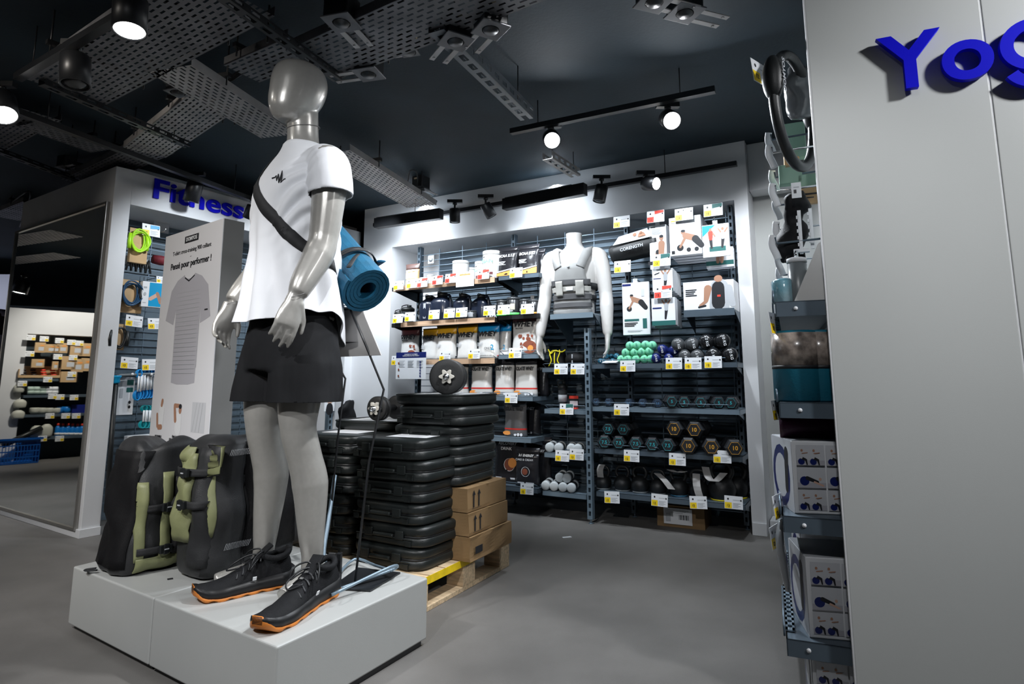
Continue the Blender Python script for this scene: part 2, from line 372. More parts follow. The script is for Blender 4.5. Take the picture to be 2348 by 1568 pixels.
fitting(1045, 95, 2.25, 120, 'box fitting where the galvanised rail meets the wide tray')
fitting(1125, 68, 2.25, 120, 'box fitting furthest right on the wide tray')
fitting(936, 118, 2.30, 165, 'small box fitting hanging below the middle of the wide tray', .7)
fitting(408, 212, 2.32, -20, 'box fitting under the pale tray left of the mannequin head', .8)
fitting(150, 385, 2.42, -20, 'dim box fitting just above the white pillar corner', .8)
fitting(965, 435, 2.40, 60, 'box fitting sitting on the tray near the back wall')
fitting(1500, 5, 2.3, 20, 'light fitting at the top edge of the ceiling, left of the yoga panel'); fitting(1570, 30, 2.3, 20, 'second light fitting at the top edge, nearest the yoga panel')
def track_spot(px, py, z, aim, label, lit=0, r=.042, L=.11, hot=False):
    """cylinder spotlight; px,py is the centre of its lens end"""
    p = onz(px, py, z); t = thing('track_spotlight', label, 'spotlight', p)
    d = Vector(aim).normalized(); q = d.to_track_quat('-Z', 'Y').to_matrix().to_4x4()
    mb = MB(); mb.T = q; mb.lathe([(r * .3, L), (r * .93, L), (r, L - .005), (r, 0), (r * .9, 0), (r * .88, .012), (r * .2, .014)], 28); mb.obj('lamp_body', black_m, t)
    g = MB(); g.T = q; g.lathe([(r * .86, .004), (r * .5, .001), (0.001, 0)], 24)
    g.obj('lamp_lens', (emhot if hot else emw) if lit else M('dark lens', (.05, .05, .05), .2), t)
    c = -d * (L * .9); mb = MB(); mb.cyl((c.x, c.y, c.z), .008, .06, n=10); mb.cyl((c.x, c.y, c.z + .045), .018, .02, n=12); mb.bb(c.x - .06, c.x + .06, c.y - .016, c.y + .016, c.z + .06, c.z + .085); mb.obj('swivel_mount', black_m, t)
    return t
track_spot(297, 72, 2.13, (.12, -.10, -1), 'large lit round ceiling spotlight at upper left', 1, .055, .13)
track_spot(172, 195, 2.13, (.12, -.05, -1), 'large unlit black spotlight left of the lit one', 0, .055, .13)
track_spot(8, 265, 2.15, (.55, -.35, -1), 'lit spotlight cut by the left edge of the ceiling', 1, .06, .13)
track_spot(437, 462, 2.16, (-.25, .1, -1), 'small black spotlight hanging in front of the Fitness letters', 0, .052, .14)
track_spot(568, 500, 2.14, (-.5, .3, -1), 'black spotlight partly hidden by the mannequin shoulder', 0, .040, .10)
track_spot(1043, 510, 2.17, (.02, .05, -1), 'black track spotlight pointing straight down, right of the first long lamp', 0, .042, .11)
track_spot(1128, 497, 2.17, (.45, .1, -.8), 'black track spotlight tilted right, second along the back track', 0, .042, .11)
track_spot(1373, 462, 2.15, (-.22, .0, -1), 'black track spotlight right of the second long lamp', 0, .044, .115)
track_spot(1506, 421, 2.18, (.55, -.75, -.25), 'lit track spotlight facing the camera beside the back wall header', 1, .044, .105)
track_spot(1266, 322, 2.24, (.0, -.85, -.5), 'glaring white lamp, left of the two', 1, .048, .12, True)
track_spot(1541, 277, 2.24, (-.05, -.85, -.5), 'glaring white lamp, right of the two', 1, .048, .12, True)
def linear(p, q, z, label):
    a = onz(*p, z); b = onz(*q, z); L = (b - a).length; rz = atan2((b - a).y, (b - a).x)
    t = thing('linear_luminaire', label, 'light fitting', a, rz)
    MB().bb(0, L, -.032, .032, 0, .085).obj('luminaire_body', black_m, t, bevel=.004)
    MB().bb(.02, L - .1, .020, .024, .088, .091).bb(.02, L - .1, -.024, -.020, .088, .091).obj('edge_strip', chrome, t)
    MB().bb(.03, L - .03, .033, .036, .015, .07).obj('diffuser_strip', M('luminaire diffuser', (.8, .9, 1), .5, emit=4), t)
    al = bpy.data.lights.new('luminaire_light', 'AREA'); al.shape = 'RECTANGLE'; al.size = L; al.size_y = .05; al.energy = 5; al.color = kelvin('c')
    o = bpy.data.objects.new('luminaire_light', al); COL.objects.link(o); m_ = (a + b) / 2 + BK.n * -.06; o.location = (m_.x, m_.y, z - .01)
    o.rotation_euler = Vector((BK.n.x * -.8, BK.n.y * -.8, -.6)).to_track_quat('-Z', 'X').to_euler()
    return t
linear((862, 524), (1012, 502), 2.22, 'long black box lamp at the left end of the back lighting track')
linear((1156, 482), (1343, 447), 2.22, 'long black box lamp in the middle of the back lighting track')
# real beams of the two glaring lamps and the lit ones
spot(onz(1266, 322, 2.2) + Vector((0, -.06, -.03)), (.1, 1.2, 0), 45, 120, .9, .04, 'c'); spot(onz(1541, 277, 2.2) + Vector((0, -.06, -.03)), (.6, 1.2, 0), 45, 120, .9, .04, 'c')
# ================================================================== display plinth
PT = .225                                   # height of the plinth top
A_ = onz(635, 1483, PT); A_.z = 0; u1 = az(-56); u2 = az(27); u2 = az(34) * .35 + az(27) * .65; u2.normalize()
plm = M('satin grey plinth', (.43, .44, .43), .4, var=.03, scale=2, bump=.05, bscale=300, spec=.5)
pg = None
lens_ = (.66, .66); wd = .66
def PLW(a, b, z): return A_ + u1 * a + u2 * b + Vector((0, 0, z))
for i, (s0, s1) in enumerate(((0.0, .655), (.658, 1.27))):
    o = thing('display_plinth', ['light grey display plinth module under the mannequin shoes', 'light grey display plinth module under the rucksacks'][i], 'plinth', PLW(s0, 0, 0), 0, 'grey plinth modules of the front display')
    T = Matrix.Translation(-PLW(s0, 0, 0))
    mb = MB(); mb.T = T; P = [PLW(s0, 0, 0), PLW(s0, wd, 0), PLW(s1, wd, 0), PLW(s1, 0, 0)]
    mb.prism([(p.x, p.y) for p in P], .02, PT, 0, 'xy'); mb.obj('plinth_body', plm, o, bevel=.006, seg=3)
    mb = MB(); mb.T = T; P = [PLW(s0 + .01, .02, 0), PLW(s0 + .01, wd - .02, 0), PLW(s1 - .01, wd - .02, 0), PLW(s1 - .01, .02, 0)]
    mb.prism([(p.x, p.y) for p in P], 0, .021, 0, 'xy'); mb.obj('recessed_foot', black_m, o)
    for (a, b_) in ((.14, .13), (.5, .13), (.14, .52), (.5, .52)):
        q = PLW(s0 + a, b_, PT) - PLW(s0, 0, 0); MB().box(q.x, q.y, q.z + .0006, .018, .018, .001, R=Matrix.Rotation(radians(34), 4, 'Z')).obj('fixing_slot', ink, o)
# ================================================================== the standing mannequin
MC = Vector((-.788, 2.205, PT)); MRZ = radians(-43); LEGS = Matrix.Rotation(radians(10), 4, 'Z')
man_m = M('pearl grey mannequin lacquer', (.42, .41, .385), .30, .35, var=.03, scale=60, bump=.06, bscale=700, coat=.25)
man = thing('mannequin', 'standing pearl-grey faceless male mannequin dressed in sports clothes on the plinth', 'mannequin', MC, MRZ)
def hand(mb, wr, dn, pn, side, s=1.0, curl=.35, spread=.0):
    """wr wrist; dn direction of the hand; pn palm normal; side +1/-1 towards the thumb"""
    dn = Vector(dn).normalized(); pn = Vector(pn); pn = (pn - dn * pn.dot(dn)).normalized(); th = dn.cross(pn) * side
    wr = Vector(wr); L = .085 * s
    R = []
    for t, hw, hh in ((-.01, .027, .02), (.02, .030, .019), (.05, .038, .016), (.08, .041, .014), (.095, .039, .012)):
        c = wr + dn * t * s; R.append([tuple(c + th * (cos(2 * pi * j / 14) * hw * s) + pn * (sin(2 * pi * j / 14) * hh * s)) for j in range(14)])
    mb.rings(R)
    for i, (off, ln) in enumerate(((.030, .072), (.010, .080), (-.010, .074), (-.029, .058))):
        base = wr + dn * .085 * s + th * off * s; d = dn + th * (off * (1.2 + spread)); d.normalize(); P = [base - d * .02 * s, base]; c = curl * (1 + .25 * i)
        seg = (.42, .32, .26)
        for k in range(3):
            ang = c * (k + .6) * .55; dd = d * cos(ang) + pn * sin(ang); P.append(P[-1] + dd * ln * s * seg[k])
        mb.tube(P, [.0105 * s, .0098 * s, .0088 * s, .0078 * s, .0058 * s], 10, sub=3); mb.sph(P[-1], .006 * s, 8, 6)
    b = wr + dn * .022 * s + th * .022 * s; d = (dn * .78 + th * .55 + pn * .25).normalized()
    P = [b - d * .01, b + d * .028 * s, b + d * .050 * s + dn * .004, b + d * .060 * s + dn * .028 * s]
    mb.tube(P, [.016 * s, .0125 * s, .0105 * s, .0075 * s], 10, sub=3); mb.sph(P[-1], .0078 * s, 8, 6)
def limb(mb, P, r, n=18, sub=5, flat=None): mb.tube(P, r, n, sub=sub, flat=flat)
b = MB()
loft(b, [(-.02, 0, .86, .12, .10), (-.02, .0, .95, .155, .11), (-.02, 0, 1.08, .15, .105), (-.02, 0, 1.2, .15, .105), (-.02, 0, 1.33, .165, .115), (-.02, .0, 1.44, .165, .11), (-.02, .005, 1.52, .13, .085), (-.025, .008, 1.57, .08, .068), (-.028, .005, 1.62, .055, .06), (-.03, .0, 1.70, .052, .06), (-.03, 0, 1.74, .05, .058)], 32)
# head: smooth faceless egg with a soft face plane and chin
R = []
for cx, cy, z, rx, ry in [(-.03, -.058, 1.678, .030, .038), (-.03, -.058, 1.69, .045, .058), (-.03, -.048, 1.72, .062, .084), (-.03, -.035, 1.76, .073, .101), (-.03, -.025, 1.80, .080, .108), (-.03, -.020, 1.84, .083, .110), (-.03, -.018, 1.875, .080, .104), (-.03, -.018, 1.90, .070, .090), (-.03, -.018, 1.918, .050, .064), (-.03, -.018, 1.928, .022, .03), (-.03, -.018, 1.929, .004, .005)]: R.append((cx, cy, z, rx, ry))
loft(b, R, 36, 5)
limb(b, [(.12, .005, 1.49), (.17, .005, 1.475), (.19, .0, 1.36), (.185, -.01, 1.2), (.188, -.03, 1.13), (.198, -.085, 1.03), (.203, -.105, .985)], [.058, .066, .060, .050, .053, .042, .031])
limb(b, [(-.16, .005, 1.48), (-.21, .005, 1.465), (-.23, .0, 1.35), (-.243, -.0, 1.2), (-.250, -.04, 1.12), (-.25, -.10, 1.04), (-.250, -.13, 1.0)], [.058, .066, .060, .050, .053, .042, .031])
hand(b, (.203, -.112, .975), (.02, -.30, -1), (-1, .15, -.1), 1, 1.05, .5)
hand(b, (-.250, -.138, .985), (-.03, -.25, -1), (.9, .2, 0), -1, 1.05, .55)
b.T = LEGS
limb(b, [(-.115, 0, .93), (-.115, -.01, .8), (-.112, -.03, .65), (-.110, -.035, .55), (-.110, -.01, .45), (-.108, .01, .36), (-.106, .0, .2), (-.105, -.005, .12), (-.105, -.01, .06)], [.095, .09, .075, .060, .058, .061, .045, .036, .036], 24)
limb(b, [(.065, 0, .93), (.070, -.01, .8), (.073, -.025, .65), (.075, -.025, .54), (.085, .0, .44), (.095, .02, .35), (.105, .025, .2), (.110, .03, .12), (.112, .03, .06)], [.095, .09, .075, .060, .058, .061, .045, .036, .036], 24)
# feet fill the shoes
for c, dr in (((-.105, -.01), (-.117, -.267)), ((.112, .03), (.09, -.33))):
    d = Vector((dr[0], dr[1], 0)).normalized(); p = Vector((c[0], c[1], .05))
    b.tube([p + d * -.03, p + d * .06 + Vector((0, 0, -.005)), p + d * .15 + Vector((0, 0, -.015))], [.030, .030, .022], 12, sub=3)
b.T = Matrix.Identity(4)
me = remeshed(b, .0045, 5, .5)
body = addmesh('body', me, man_m, man)
nr = MB(); nr.lathe([(.0565, 1.692), (.0575, 1.694), (.0565, 1.696)], 40, (0, 0, 0)); nr = MB()
for z, cx, cy, rx, ry in ((1.668, -.03, .004, .0555, .0625),):
    nr.tube([(cx + rx * cos(a), cy + ry * sin(a), z + .014 * sin(a)) for a in [2 * pi * i / 40 for i in range(40)]], .0012, 5, close=True)
nr.obj('neck_seam', M('seam grey', (.2, .2, .2), .5), man)
for s, c in ((1, (.203, -.105, .985)), (-1, (-.250, -.132, .998))):
    o = MB().tube([(c[0] + .031 * cos(a), c[1] + .031 * sin(a), c[2] + .012 * sin(a)) for a in [2 * pi * i / 30 for i in range(30)]], .0010, 5, close=True).obj('wrist_seam', MATS['seam grey'], man)
# t-shirt
b = MB()
loft(b, [(-.02, -.01, .84, .23, .185), (-.02, -.01, .88, .222, .178), (-.02, -.005, .96, .208, .166), (-.02, -.005, 1.08, .192, .152), (-.02, -.005, 1.2, .182, .142), (-.02, -.012, 1.32, .184, .145), (-.02, -.01, 1.42, .184, .134), (-.022, .0, 1.50, .165, .108), (-.025, .004, 1.555, .11, .084), (-.027, .004, 1.59, .074, .072), (-.028, .004, 1.602, .060, .064)], 48)
limb(b, [(.07, .005, 1.505), (.125, .005, 1.495), (.180, .003, 1.46), (.196, .0, 1.41), (.202, .0, 1.35)], [.055, .062, .071, .074, .075], 26)
limb(b, [(-.11, .005, 1.50), (-.16, .005, 1.48), (-.205, .005, 1.44), (-.222, .0, 1.40), (-.230, .0, 1.345)], [.055, .06, .068, .071, .072], 26)
me = remeshed(b, .0055, 5, .5)
def folds(co, nn):
    x, y, z = co; a = atan2(y - 0, x + .02); d = 0
    t = max(0, min(1, (1.36 - z) / .3)); d += t * .013 * sin(a * 9 + 1.5 * sin(z * 6) + 2 * noise.noise(Vector((x * 3, y * 3, z * 2))))
    d += t * .005 * noise.noise(Vector((x * 14, y * 14, z * 3)))
    k = math.exp(-((z - 1.33) / .12) ** 2) * math.exp(-((abs(x + .02) - .15) / .07) ** 2)
    d += .010 * k * sin((x * .8 - z) * 90 + 6 * noise.noise(Vector((x * 6, y * 6, z * 6))))
    d += .007 * noise.noise(Vector((x * 8, y * 8, z * 7)))
    
    return d
displace(me, folds)
def cut_below(me, z):
    bm = bmesh.new(); bm.from_mesh(me); bmesh.ops.bisect_plane(bm, geom=bm.verts[:] + bm.edges[:] + bm.faces[:], plane_co=(0, 0, z), plane_no=(0, 0, -1), clear_outer=True)
    bm.to_mesh(me); bm.free()
cut_below(me, .905)
def uncap(me, cx, cy, z0, z1, r):
    bm = bmesh.new(); bm.from_mesh(me); bm.normal_update()
    bmesh.ops.delete(bm, geom=[f for f in bm.faces if z0 < f.calc_center_median().z < z1 and f.normal.z < -.55 and (f.calc_center_median().x - cx) ** 2 + (f.calc_center_median().y - cy) ** 2 < r * r], context='FACES'); bm.to_mesh(me); bm.free()
uncap(me, .202, 0, 1.32, 1.375, .085); uncap(me, -.23, 0, 1.31, 1.37, .085)
for v in me.vertices:
    if v.co.z < 1.05:
        t = (1.05 - v.co.z) / .145; a = abs(v.co.x + .02) / .2
        v.co.z += t * (.030 * a ** 3) - t * max(0, v.co.y - .03) * .55
shirt = addmesh('t_shirt', me, M('white sports jersey', (.80, .82, .86), .55, bump=.25, bscale=900, spec=.25), man, label='white short-sleeved t-shirt')
so = shirt.modifiers.new('s', 'SOLIDIFY'); so.thickness = .0025; so.offset = 1
bv = BVHTree.FromPolygons([v.co.copy() for v in me.vertices], [tuple(p.vertices) for p in me.polygons])
def ribbon(name, path, w, m, parent, off=.004, th=.0022, sub=8, bvh=bv, free=()):
    P = spline([Vector(p) for p in path], sub); mb = MB(); R = []
    Q = []
    for i, p in enumerate(P):
        h = bvh.find_nearest(p); co, no = (h[0], h[1]) if (i // sub) not in free else (p, (p - Vector((0, 0, p.z))).normalized()); Q.append((co + no * off, no))
    for i, (p, no) in enumerate(Q):
        t = (Q[min(i + 1, len(Q) - 1)][0] - Q[max(i - 1, 0)][0]).normalized(); s = t.cross(no).normalized(); no = s.cross(t)
        R.append([tuple(p + s * w / 2), tuple(p + s * w / 2 + no * th), tuple(p - s * w / 2 + no * th), tuple(p - s * w / 2)])
    mb.rings(R); return mb.obj(name, m, parent)
# logo: a little pulse line on the chest
P = [(.050 + 1.25 * (x_ - .045), 1.418 + 1.25 * (z_ - 1.418)) for x_, z_ in [(.045, 1.418), (.058, 1.418), (.062, 1.424), (.066, 1.412), (.071, 1.426), (.076, 1.405), (.084, 1.440), (.090, 1.398), (.095, 1.421), (.102, 1.418)]]
Q = []
for x, z in P: h = bv.find_nearest(Vector((x, -.16, z))); Q.append(h[0] + h[1] * .0035)
MB().tube(Q, .0026, 5).obj('chest_logo', ink, shirt)
for (cx, cz_, rr, rad) in ((.202, 1.357, .077, 0), (-.229, 1.352, .074, 0)):
    pts = []
    for i in range(36):
        a = 2 * pi * i / 36; h = bv.find_nearest(Vector((cx + rr * cos(a), rr * sin(a), cz_))); pts.append(h[0] + h[1] * .0006)
    MB().tube(pts, .0011, 5, close=True).obj('sleeve_hem', paper, shirt)
pts = []
for i in range(44):
    a = 2 * pi * i / 44; h = bv.find_nearest(Vector((-.028 + .064 * cos(a), .006 + .066 * sin(a), 1.586))); pts.append(h[0] + h[1] * .001)
MB().tube(pts, .003, 6, close=True).obj('collar', paper, shirt)
# shorts
b = MB()
loft(b, [(-.02, .0, .74, .20, .145), (-.02, .0, .82, .198, .148), (-.02, .0, .9, .185, .140), (-.02, .0, 1.0, .165, .120)], 40)
b.T = Matrix.Rotation(radians(5), 4, 'Z')
limb(b, [(-.110, .0, .88), (-.122, -.008, .75), (-.135, -.020, .58)], [.10, .122, .128], 28); limb(b, [(.065, .0, .88), (.080, -.005, .75), (.095, -.010, .58)], [.10, .120, .124], 28)
b2 = MB(); me = remeshed(b, .006, 4, .5)
def sf(co, nn):
    x, y, z = co; a = atan2(y, x - (.08 if x > -.02 else -.12)); t = min(1, max(0, (.92 - z) / .3))
    return t * (.007 * sin(a * 5 + z * 4) + .006 * noise.noise(Vector((x * 10, y * 10, z * 4)))) + .003 * noise.noise(Vector((x * 20, y * 20, z * 14)))
displace(me, sf)
cut_below(me, .632)
sho = addmesh('shorts', me, M('black sports shorts', (.010, .0105, .012), .75, bump=.3, bscale=900, var=.1, spec=.15), man, label='black knee-length sports shorts')
so = sho.modifiers.new('s', 'SOLIDIFY'); so.thickness = .002; so.offset = 1
# trainers
shoe_m = M('black knit upper', (.009, .0095, .011), .7, bump=.8, bscale=420, var=.15, scale=60, spec=.2); mids = M('black midsole', (.013, .013, .014), .42, var=.1, spec=.3); gum = M('orange gum sole', (.62, .20, .03), .45, var=.08)
def shoe(name, lab, heel, toe, parent_loc):
    h = Vector(heel); t_ = Vector(toe); d = t_ - h; L = d.length; rz = atan2(d.y, d.x)
    sh = thing(name, lab, 'shoe', h, rz, 'black trainers on the mannequin feet')
    def outline(s, k=1.0):      # half widths left/right along the length 0..1
        w = [(.0, .020), (.04, .034), (.15, .040), (.35, .038), (.55, .045), (.72, .052), (.86, .047), (.94, .038), (.98, .028), (1.0, .016)]
        for i in range(len(w) - 1):
            if w[i][0] <= s <= w[i + 1][0]: q = (s - w[i][0]) / (w[i + 1][0] - w[i][0]); return (w[i][1] + (w[i + 1][1] - w[i][1]) * (q * q * (3 - 2 * q))) * k
        return .01
    def sole(z0, z1, k, m, nm, wav=0):
        N = 40; mb = MB(); R = []
        for i in range(N + 1):
            s = i / N; w = outline(s, k); x = -.012 + s * (L + .012); lift = .022 * max(0, (s - .78) / .22) ** 2 + .012 * max(0, (.12 - s) / .12) ** 2
            zz = .004 * sin(s * 40) * wav; a, b_ = z0(s) + lift + zz, z1(s) + lift
            R.append([(x, w * 1.03, a), (x, w * 1.08, (a + b_) / 2), (x, w, b_), (x, -w, b_), (x, -w * 1.08, (a + b_) / 2), (x, -w * 1.03, a)])
        mb.rings(R); return mb.obj(nm, m, sh)
    sole(lambda s: .001, lambda s: .012 if s < .93 else .012 + .022 * ((s - .93) / .07), 1.0, gum, 'outsole', 1)
    sole(lambda s: .010, lambda s: .052 - .020 * s, 1.0, mids, 'midsole')
    # upper
    KZ = 1.14
    prof = [(.0, .078, .026), (.03, .092, .033), (.12, .094, .035), (.22, .088, .034), (.32, .092, .034), (.42, .088, .036), (.55, .073, .042), (.7, .055, .048), (.83, .048, .043), (.92, .041, .036), (.975, .031, .022)]
    R = []
    for s, hz, w in prof:
        hz *= KZ - .1 * s; w *= 1.06
        x = s * L; lift = .022 * max(0, (s - .78) / .22) ** 2; ring = []
        for j in range(24):
            a = 2 * pi * j / 24; ca, sa = cos(a), sin(a); up = max(0, sa)
            ww = w * (1 - .35 * up * (1 if s < .5 else .6)); ring.append((x, ww * math.copysign(abs(ca) ** .8, ca), .03 - .012 * s + lift + (hz - .03 + .012 * s) * (math.copysign(abs(sa) ** .8, sa) if sa > 0 else sa * .25)))
        R.append(ring)
    P = []
    for j in range(24): P.append(spline([Vector(r[j]) for r in R], 4))
    RR = [[tuple(P[j][i]) for j in range(24)] for i in range(len(P[0]))]
    MB().rings(RR).obj('upper', shoe_m, sh)
    # padded collar round the ankle, tongue, heel tab
    cx = .17 * L; cp = []
    for i in range(28):
        a = 2 * pi * i / 28; ca, sa = cos(a), sin(a); cp.append((cx + .047 * ca, .034 * sa, .102 + (.016 * max(0, -ca) ** 2 + .010 * max(0, ca) ** 2)))
    MB().tube(cp, .010, 8, close=True).obj('collar_padding', shoe_m, sh)
    mb = MB(); mb.box(-.0 + .012, 0, .105, .012, .03, .05, R=Matrix.Rotation(radians(-12), 4, 'Y')); mb.obj('heel_tab', mids, sh, bevel=.004)
    mb = MB(); mb.T = Matrix.Translation((.33 * L, 0, .115)) @ Matrix.Rotation(radians(38), 4, 'Y'); mb.box(0, 0, 0, .09, .042, .008); mb.obj('tongue', shoe_m, sh, bevel=.003)
    for k in range(5):
        s = .33 + k * .062; x = s * L; z = .112 - k * .0105 - .003; w = .020 + .002 * k
        MB().tube([(x + .006, -w - .006, z - .012), (x, -w * .5, z + .003), (x, w * .5, z + .003), (x + .006, w + .006, z - .012)], .0032, 6, sub=4).obj('lace', ink if k % 2 else black_m, sh)
    x = .31 * L
    for s in (-1, 1):
        MB().tube([(x, 0, .112), (x + .005, s * .02, .128), (x + .035, s * .045, .118), (x + .05, s * .05, .085), (x + .03, s * .03, .098), (x, 0, .112)], .0028, 6, sub=5).obj('lace_bow', black_m, sh)
    MB().tube([(x, 0, .113), (x + .04, -.02, .112), (x + .085, -.035, .088), (x + .11, -.01, .077), (x + .08, .02, .087)], .0028, 6, sub=5).obj('lace_end', black_m, sh)
    for k in (0, 1): MB().box(x + .035 + k * .025, .0, .108 - k * .012, .008, .012, .003, R=Matrix.Rotation(radians(25), 4, 'Y')).obj('lace_clip', chrome, sh)
    MB().box(.42 * L, .0475, .052, .012, .002, .012, R=Matrix.Rotation(radians(-20), 4, 'X')).obj('side_logo', paper, sh)
    MB().box(.42 * L, -.0475, .052, .012, .002, .012, R=Matrix.Rotation(radians(20), 4, 'X')).obj('side_logo', paper, sh)
    return sh
shoe('running_shoe', 'black trainer with orange gum sole on the mannequin foot nearest the plinth corner', onz(762, 1358, PT), onz(588, 1452, PT + .01), None)
shoe('running_shoe', 'black trainer with orange gum sole on the mannequin foot beside the rucksack', onz(662, 1338, PT), onz(440, 1374, PT + .01), None)
# rolled exercise mat slung on the back
E0 = Vector((.150, .20, 1.04)); E1 = Vector((-.34, .19, 1.42)); ax = (E1 - E0).normalized()
mat_t = thing('exercise_mat', 'rolled petrol-blue exercise mat slung on the mannequin back', 'exercise mat', MC, MRZ)
xa = ax.cross(Vector((0, 0, 1))).normalized(); ya = ax.cross(xa); blue_mat = M('petrol blue foam', (.006, .105, .20), .6, bump=.6, bscale=250, var=.12, scale=30)
mb = MB(); R = []; NT = 4.2; N = 170; pitch = .0140
for i in range(N + 1):
    a = NT * 2 * pi * i / N + 2.2; r = .028 + pitch * (a - 2.2) / (2 * pi); 
    if i > N * .8: r += .0025 * (i - N * .8) / (N * .2)
    v = xa * cos(a) + ya * sin(a); v.normalize(); rib = .0008 * (i % 2)
    R.append([tuple(E0 + v * r), tuple(E0 + v * (r + .0118 + rib)), tuple(E1 + v * (r + .0118 + rib)), tuple(E1 + v * r)])
mb.rings(R); 
for i in range(len(mb.sm)): mb.sm[i] = False
mb.obj('foam_roll', blue_mat, mat_t)
for t in (.22, .8):
    c = E0.lerp(E1, t); MB().tube([tuple(c + (xa * cos(a) + ya * sin(a)) * .1015) for a in [2 * pi * i / 40 for i in range(40)]], .0035, 6, close=True, flat=(1, 1)).obj('black_band', black_m, mat_t)
    mb = MB(); mb.rings([[tuple(c + ax * w + (xa * cos(a) + ya * sin(a)) * r) for a in [2 * pi * i / 40 for i in range(40)]] for w, r in ((-.013, .1), (-.013, .103), (.013, .103), (.013, .1))], close=True); mb.obj('strap_loop', M('black webbing', (.014, .015, .017), .7, bump=.6, bscale=600), mat_t)
web = MATS['black webbing']
top = [(-.20, .13, 1.44), (-.16, .07, 1.56), (-.115, -.02, 1.56), (-.095, -.12, 1.46), (-.03, -.15, 1.37), (.06, -.15, 1.275), (.135, -.11, 1.20), (.185, .0, 1.13), (.17, .10, 1.11)]
ribbon('carry_strap', top, .045, web, mat_t)
c0 = E0.lerp(E1, .22); MB().tube([Vector((.175, .10, 1.11)), c0 + xa * .0 + ya * -.08, c0 + xa * .08, c0 + ya * .085], .009, 6, sub=5, flat=(1, .35)).obj('strap_end', web, mat_t)
bl = []
for i in range(30): a = -1.0 + 2.4 * i / 29; bl.append(E0.lerp(E1, .12 + .5 * i / 29) + (xa * cos(a) + ya * sin(a)) * (.110 + .014 * sin(pi * i / 29)))
mb = MB(); mb.tube(bl, .018, 8, flat=(1, .28)); mb.obj('blue_edge_flap', blue_mat, mat_t)
def along(P, d, px):
    k = (px - CX) / F; c, s = cos(PITCH), sin(PITCH)
    return (k * (P.y * c + (P.z - CAMH) * s) - P.x) / (d.x - k * d.y * c)
# ------------------------------------------------------------------ printed matter
PM = [paper, paperg, ink, yel, red, green_d, skin_p, sky_p, navy, skin_l, M('brown powder print', (.28, .075, .04), .6), M('mint print', (.25, .75, .45), .5), M('orange print', (.9, .35, .08), .5), M('pale print', (.60, .62, .66), .5), M('heather print', (.46, .46, .51), .5)]
PW, PG_, PK, PY, PR, PGN, PS, PB, PNV, PSL, PBR, PMT, PO, PL = range(14)
def art(parent, shapes, y=-.0005, name='print', T=None, hull=0):
    mb = MB(); 
    if T is not None: mb.T = T
    for i, s in enumerate(shapes):
        yy = y - .00012 * i
        if s[0] == 'r': _, x, z, w, h, m = s; mb.add([(x, yy, z), (x + w, yy, z), (x + w, yy, z + h), (x, yy, z + h)], [(0, 1, 2, 3)], m)
        elif s[0] == 'e': _, x, z, a, b, m = s; mb.add([(x + a * cos(2 * pi * j / 16), yy, z + b * sin(2 * pi * j / 16)) for j in range(16)], [tuple(range(16))], m)
        elif s[0] == 'l':
            _, x0, z0, x1, z1, w0, w1, m = s; dx, dz = x1 - x0, z1 - z0; L = sqrt(dx * dx + dz * dz) or 1; nx, nz = -dz / L, dx / L; P = []
            for j in range(7): a = pi / 2 + pi * j / 6; P.append((x0 + (nx * sin(a) + dx / L * cos(a)) * w0, yy, z0 + (nz * sin(a) + dz / L * cos(a)) * w0))
            for j in range(7): a = -pi / 2 + pi * j / 6; P.append((x1 + (nx * sin(a) + dx / L * cos(a)) * w1, yy, z1 + (nz * sin(a) + dz / L * cos(a)) * w1))
            mb.add(P, [tuple(range(14))], m)
        elif s[0] == 'p': mb.add([(q[0], yy, q[1]) for q in s[1]], [tuple(range(len(s[1])))], s[2])
    return mb.obj(name, PM, parent)
def lines(x, z, w, n, h, m=PG_, gap=2.0):
    return [('r', x, z - i * h * gap, w * (1 - .25 * ((i * 7) % 3) / 2), h, m) for i in range(n)]
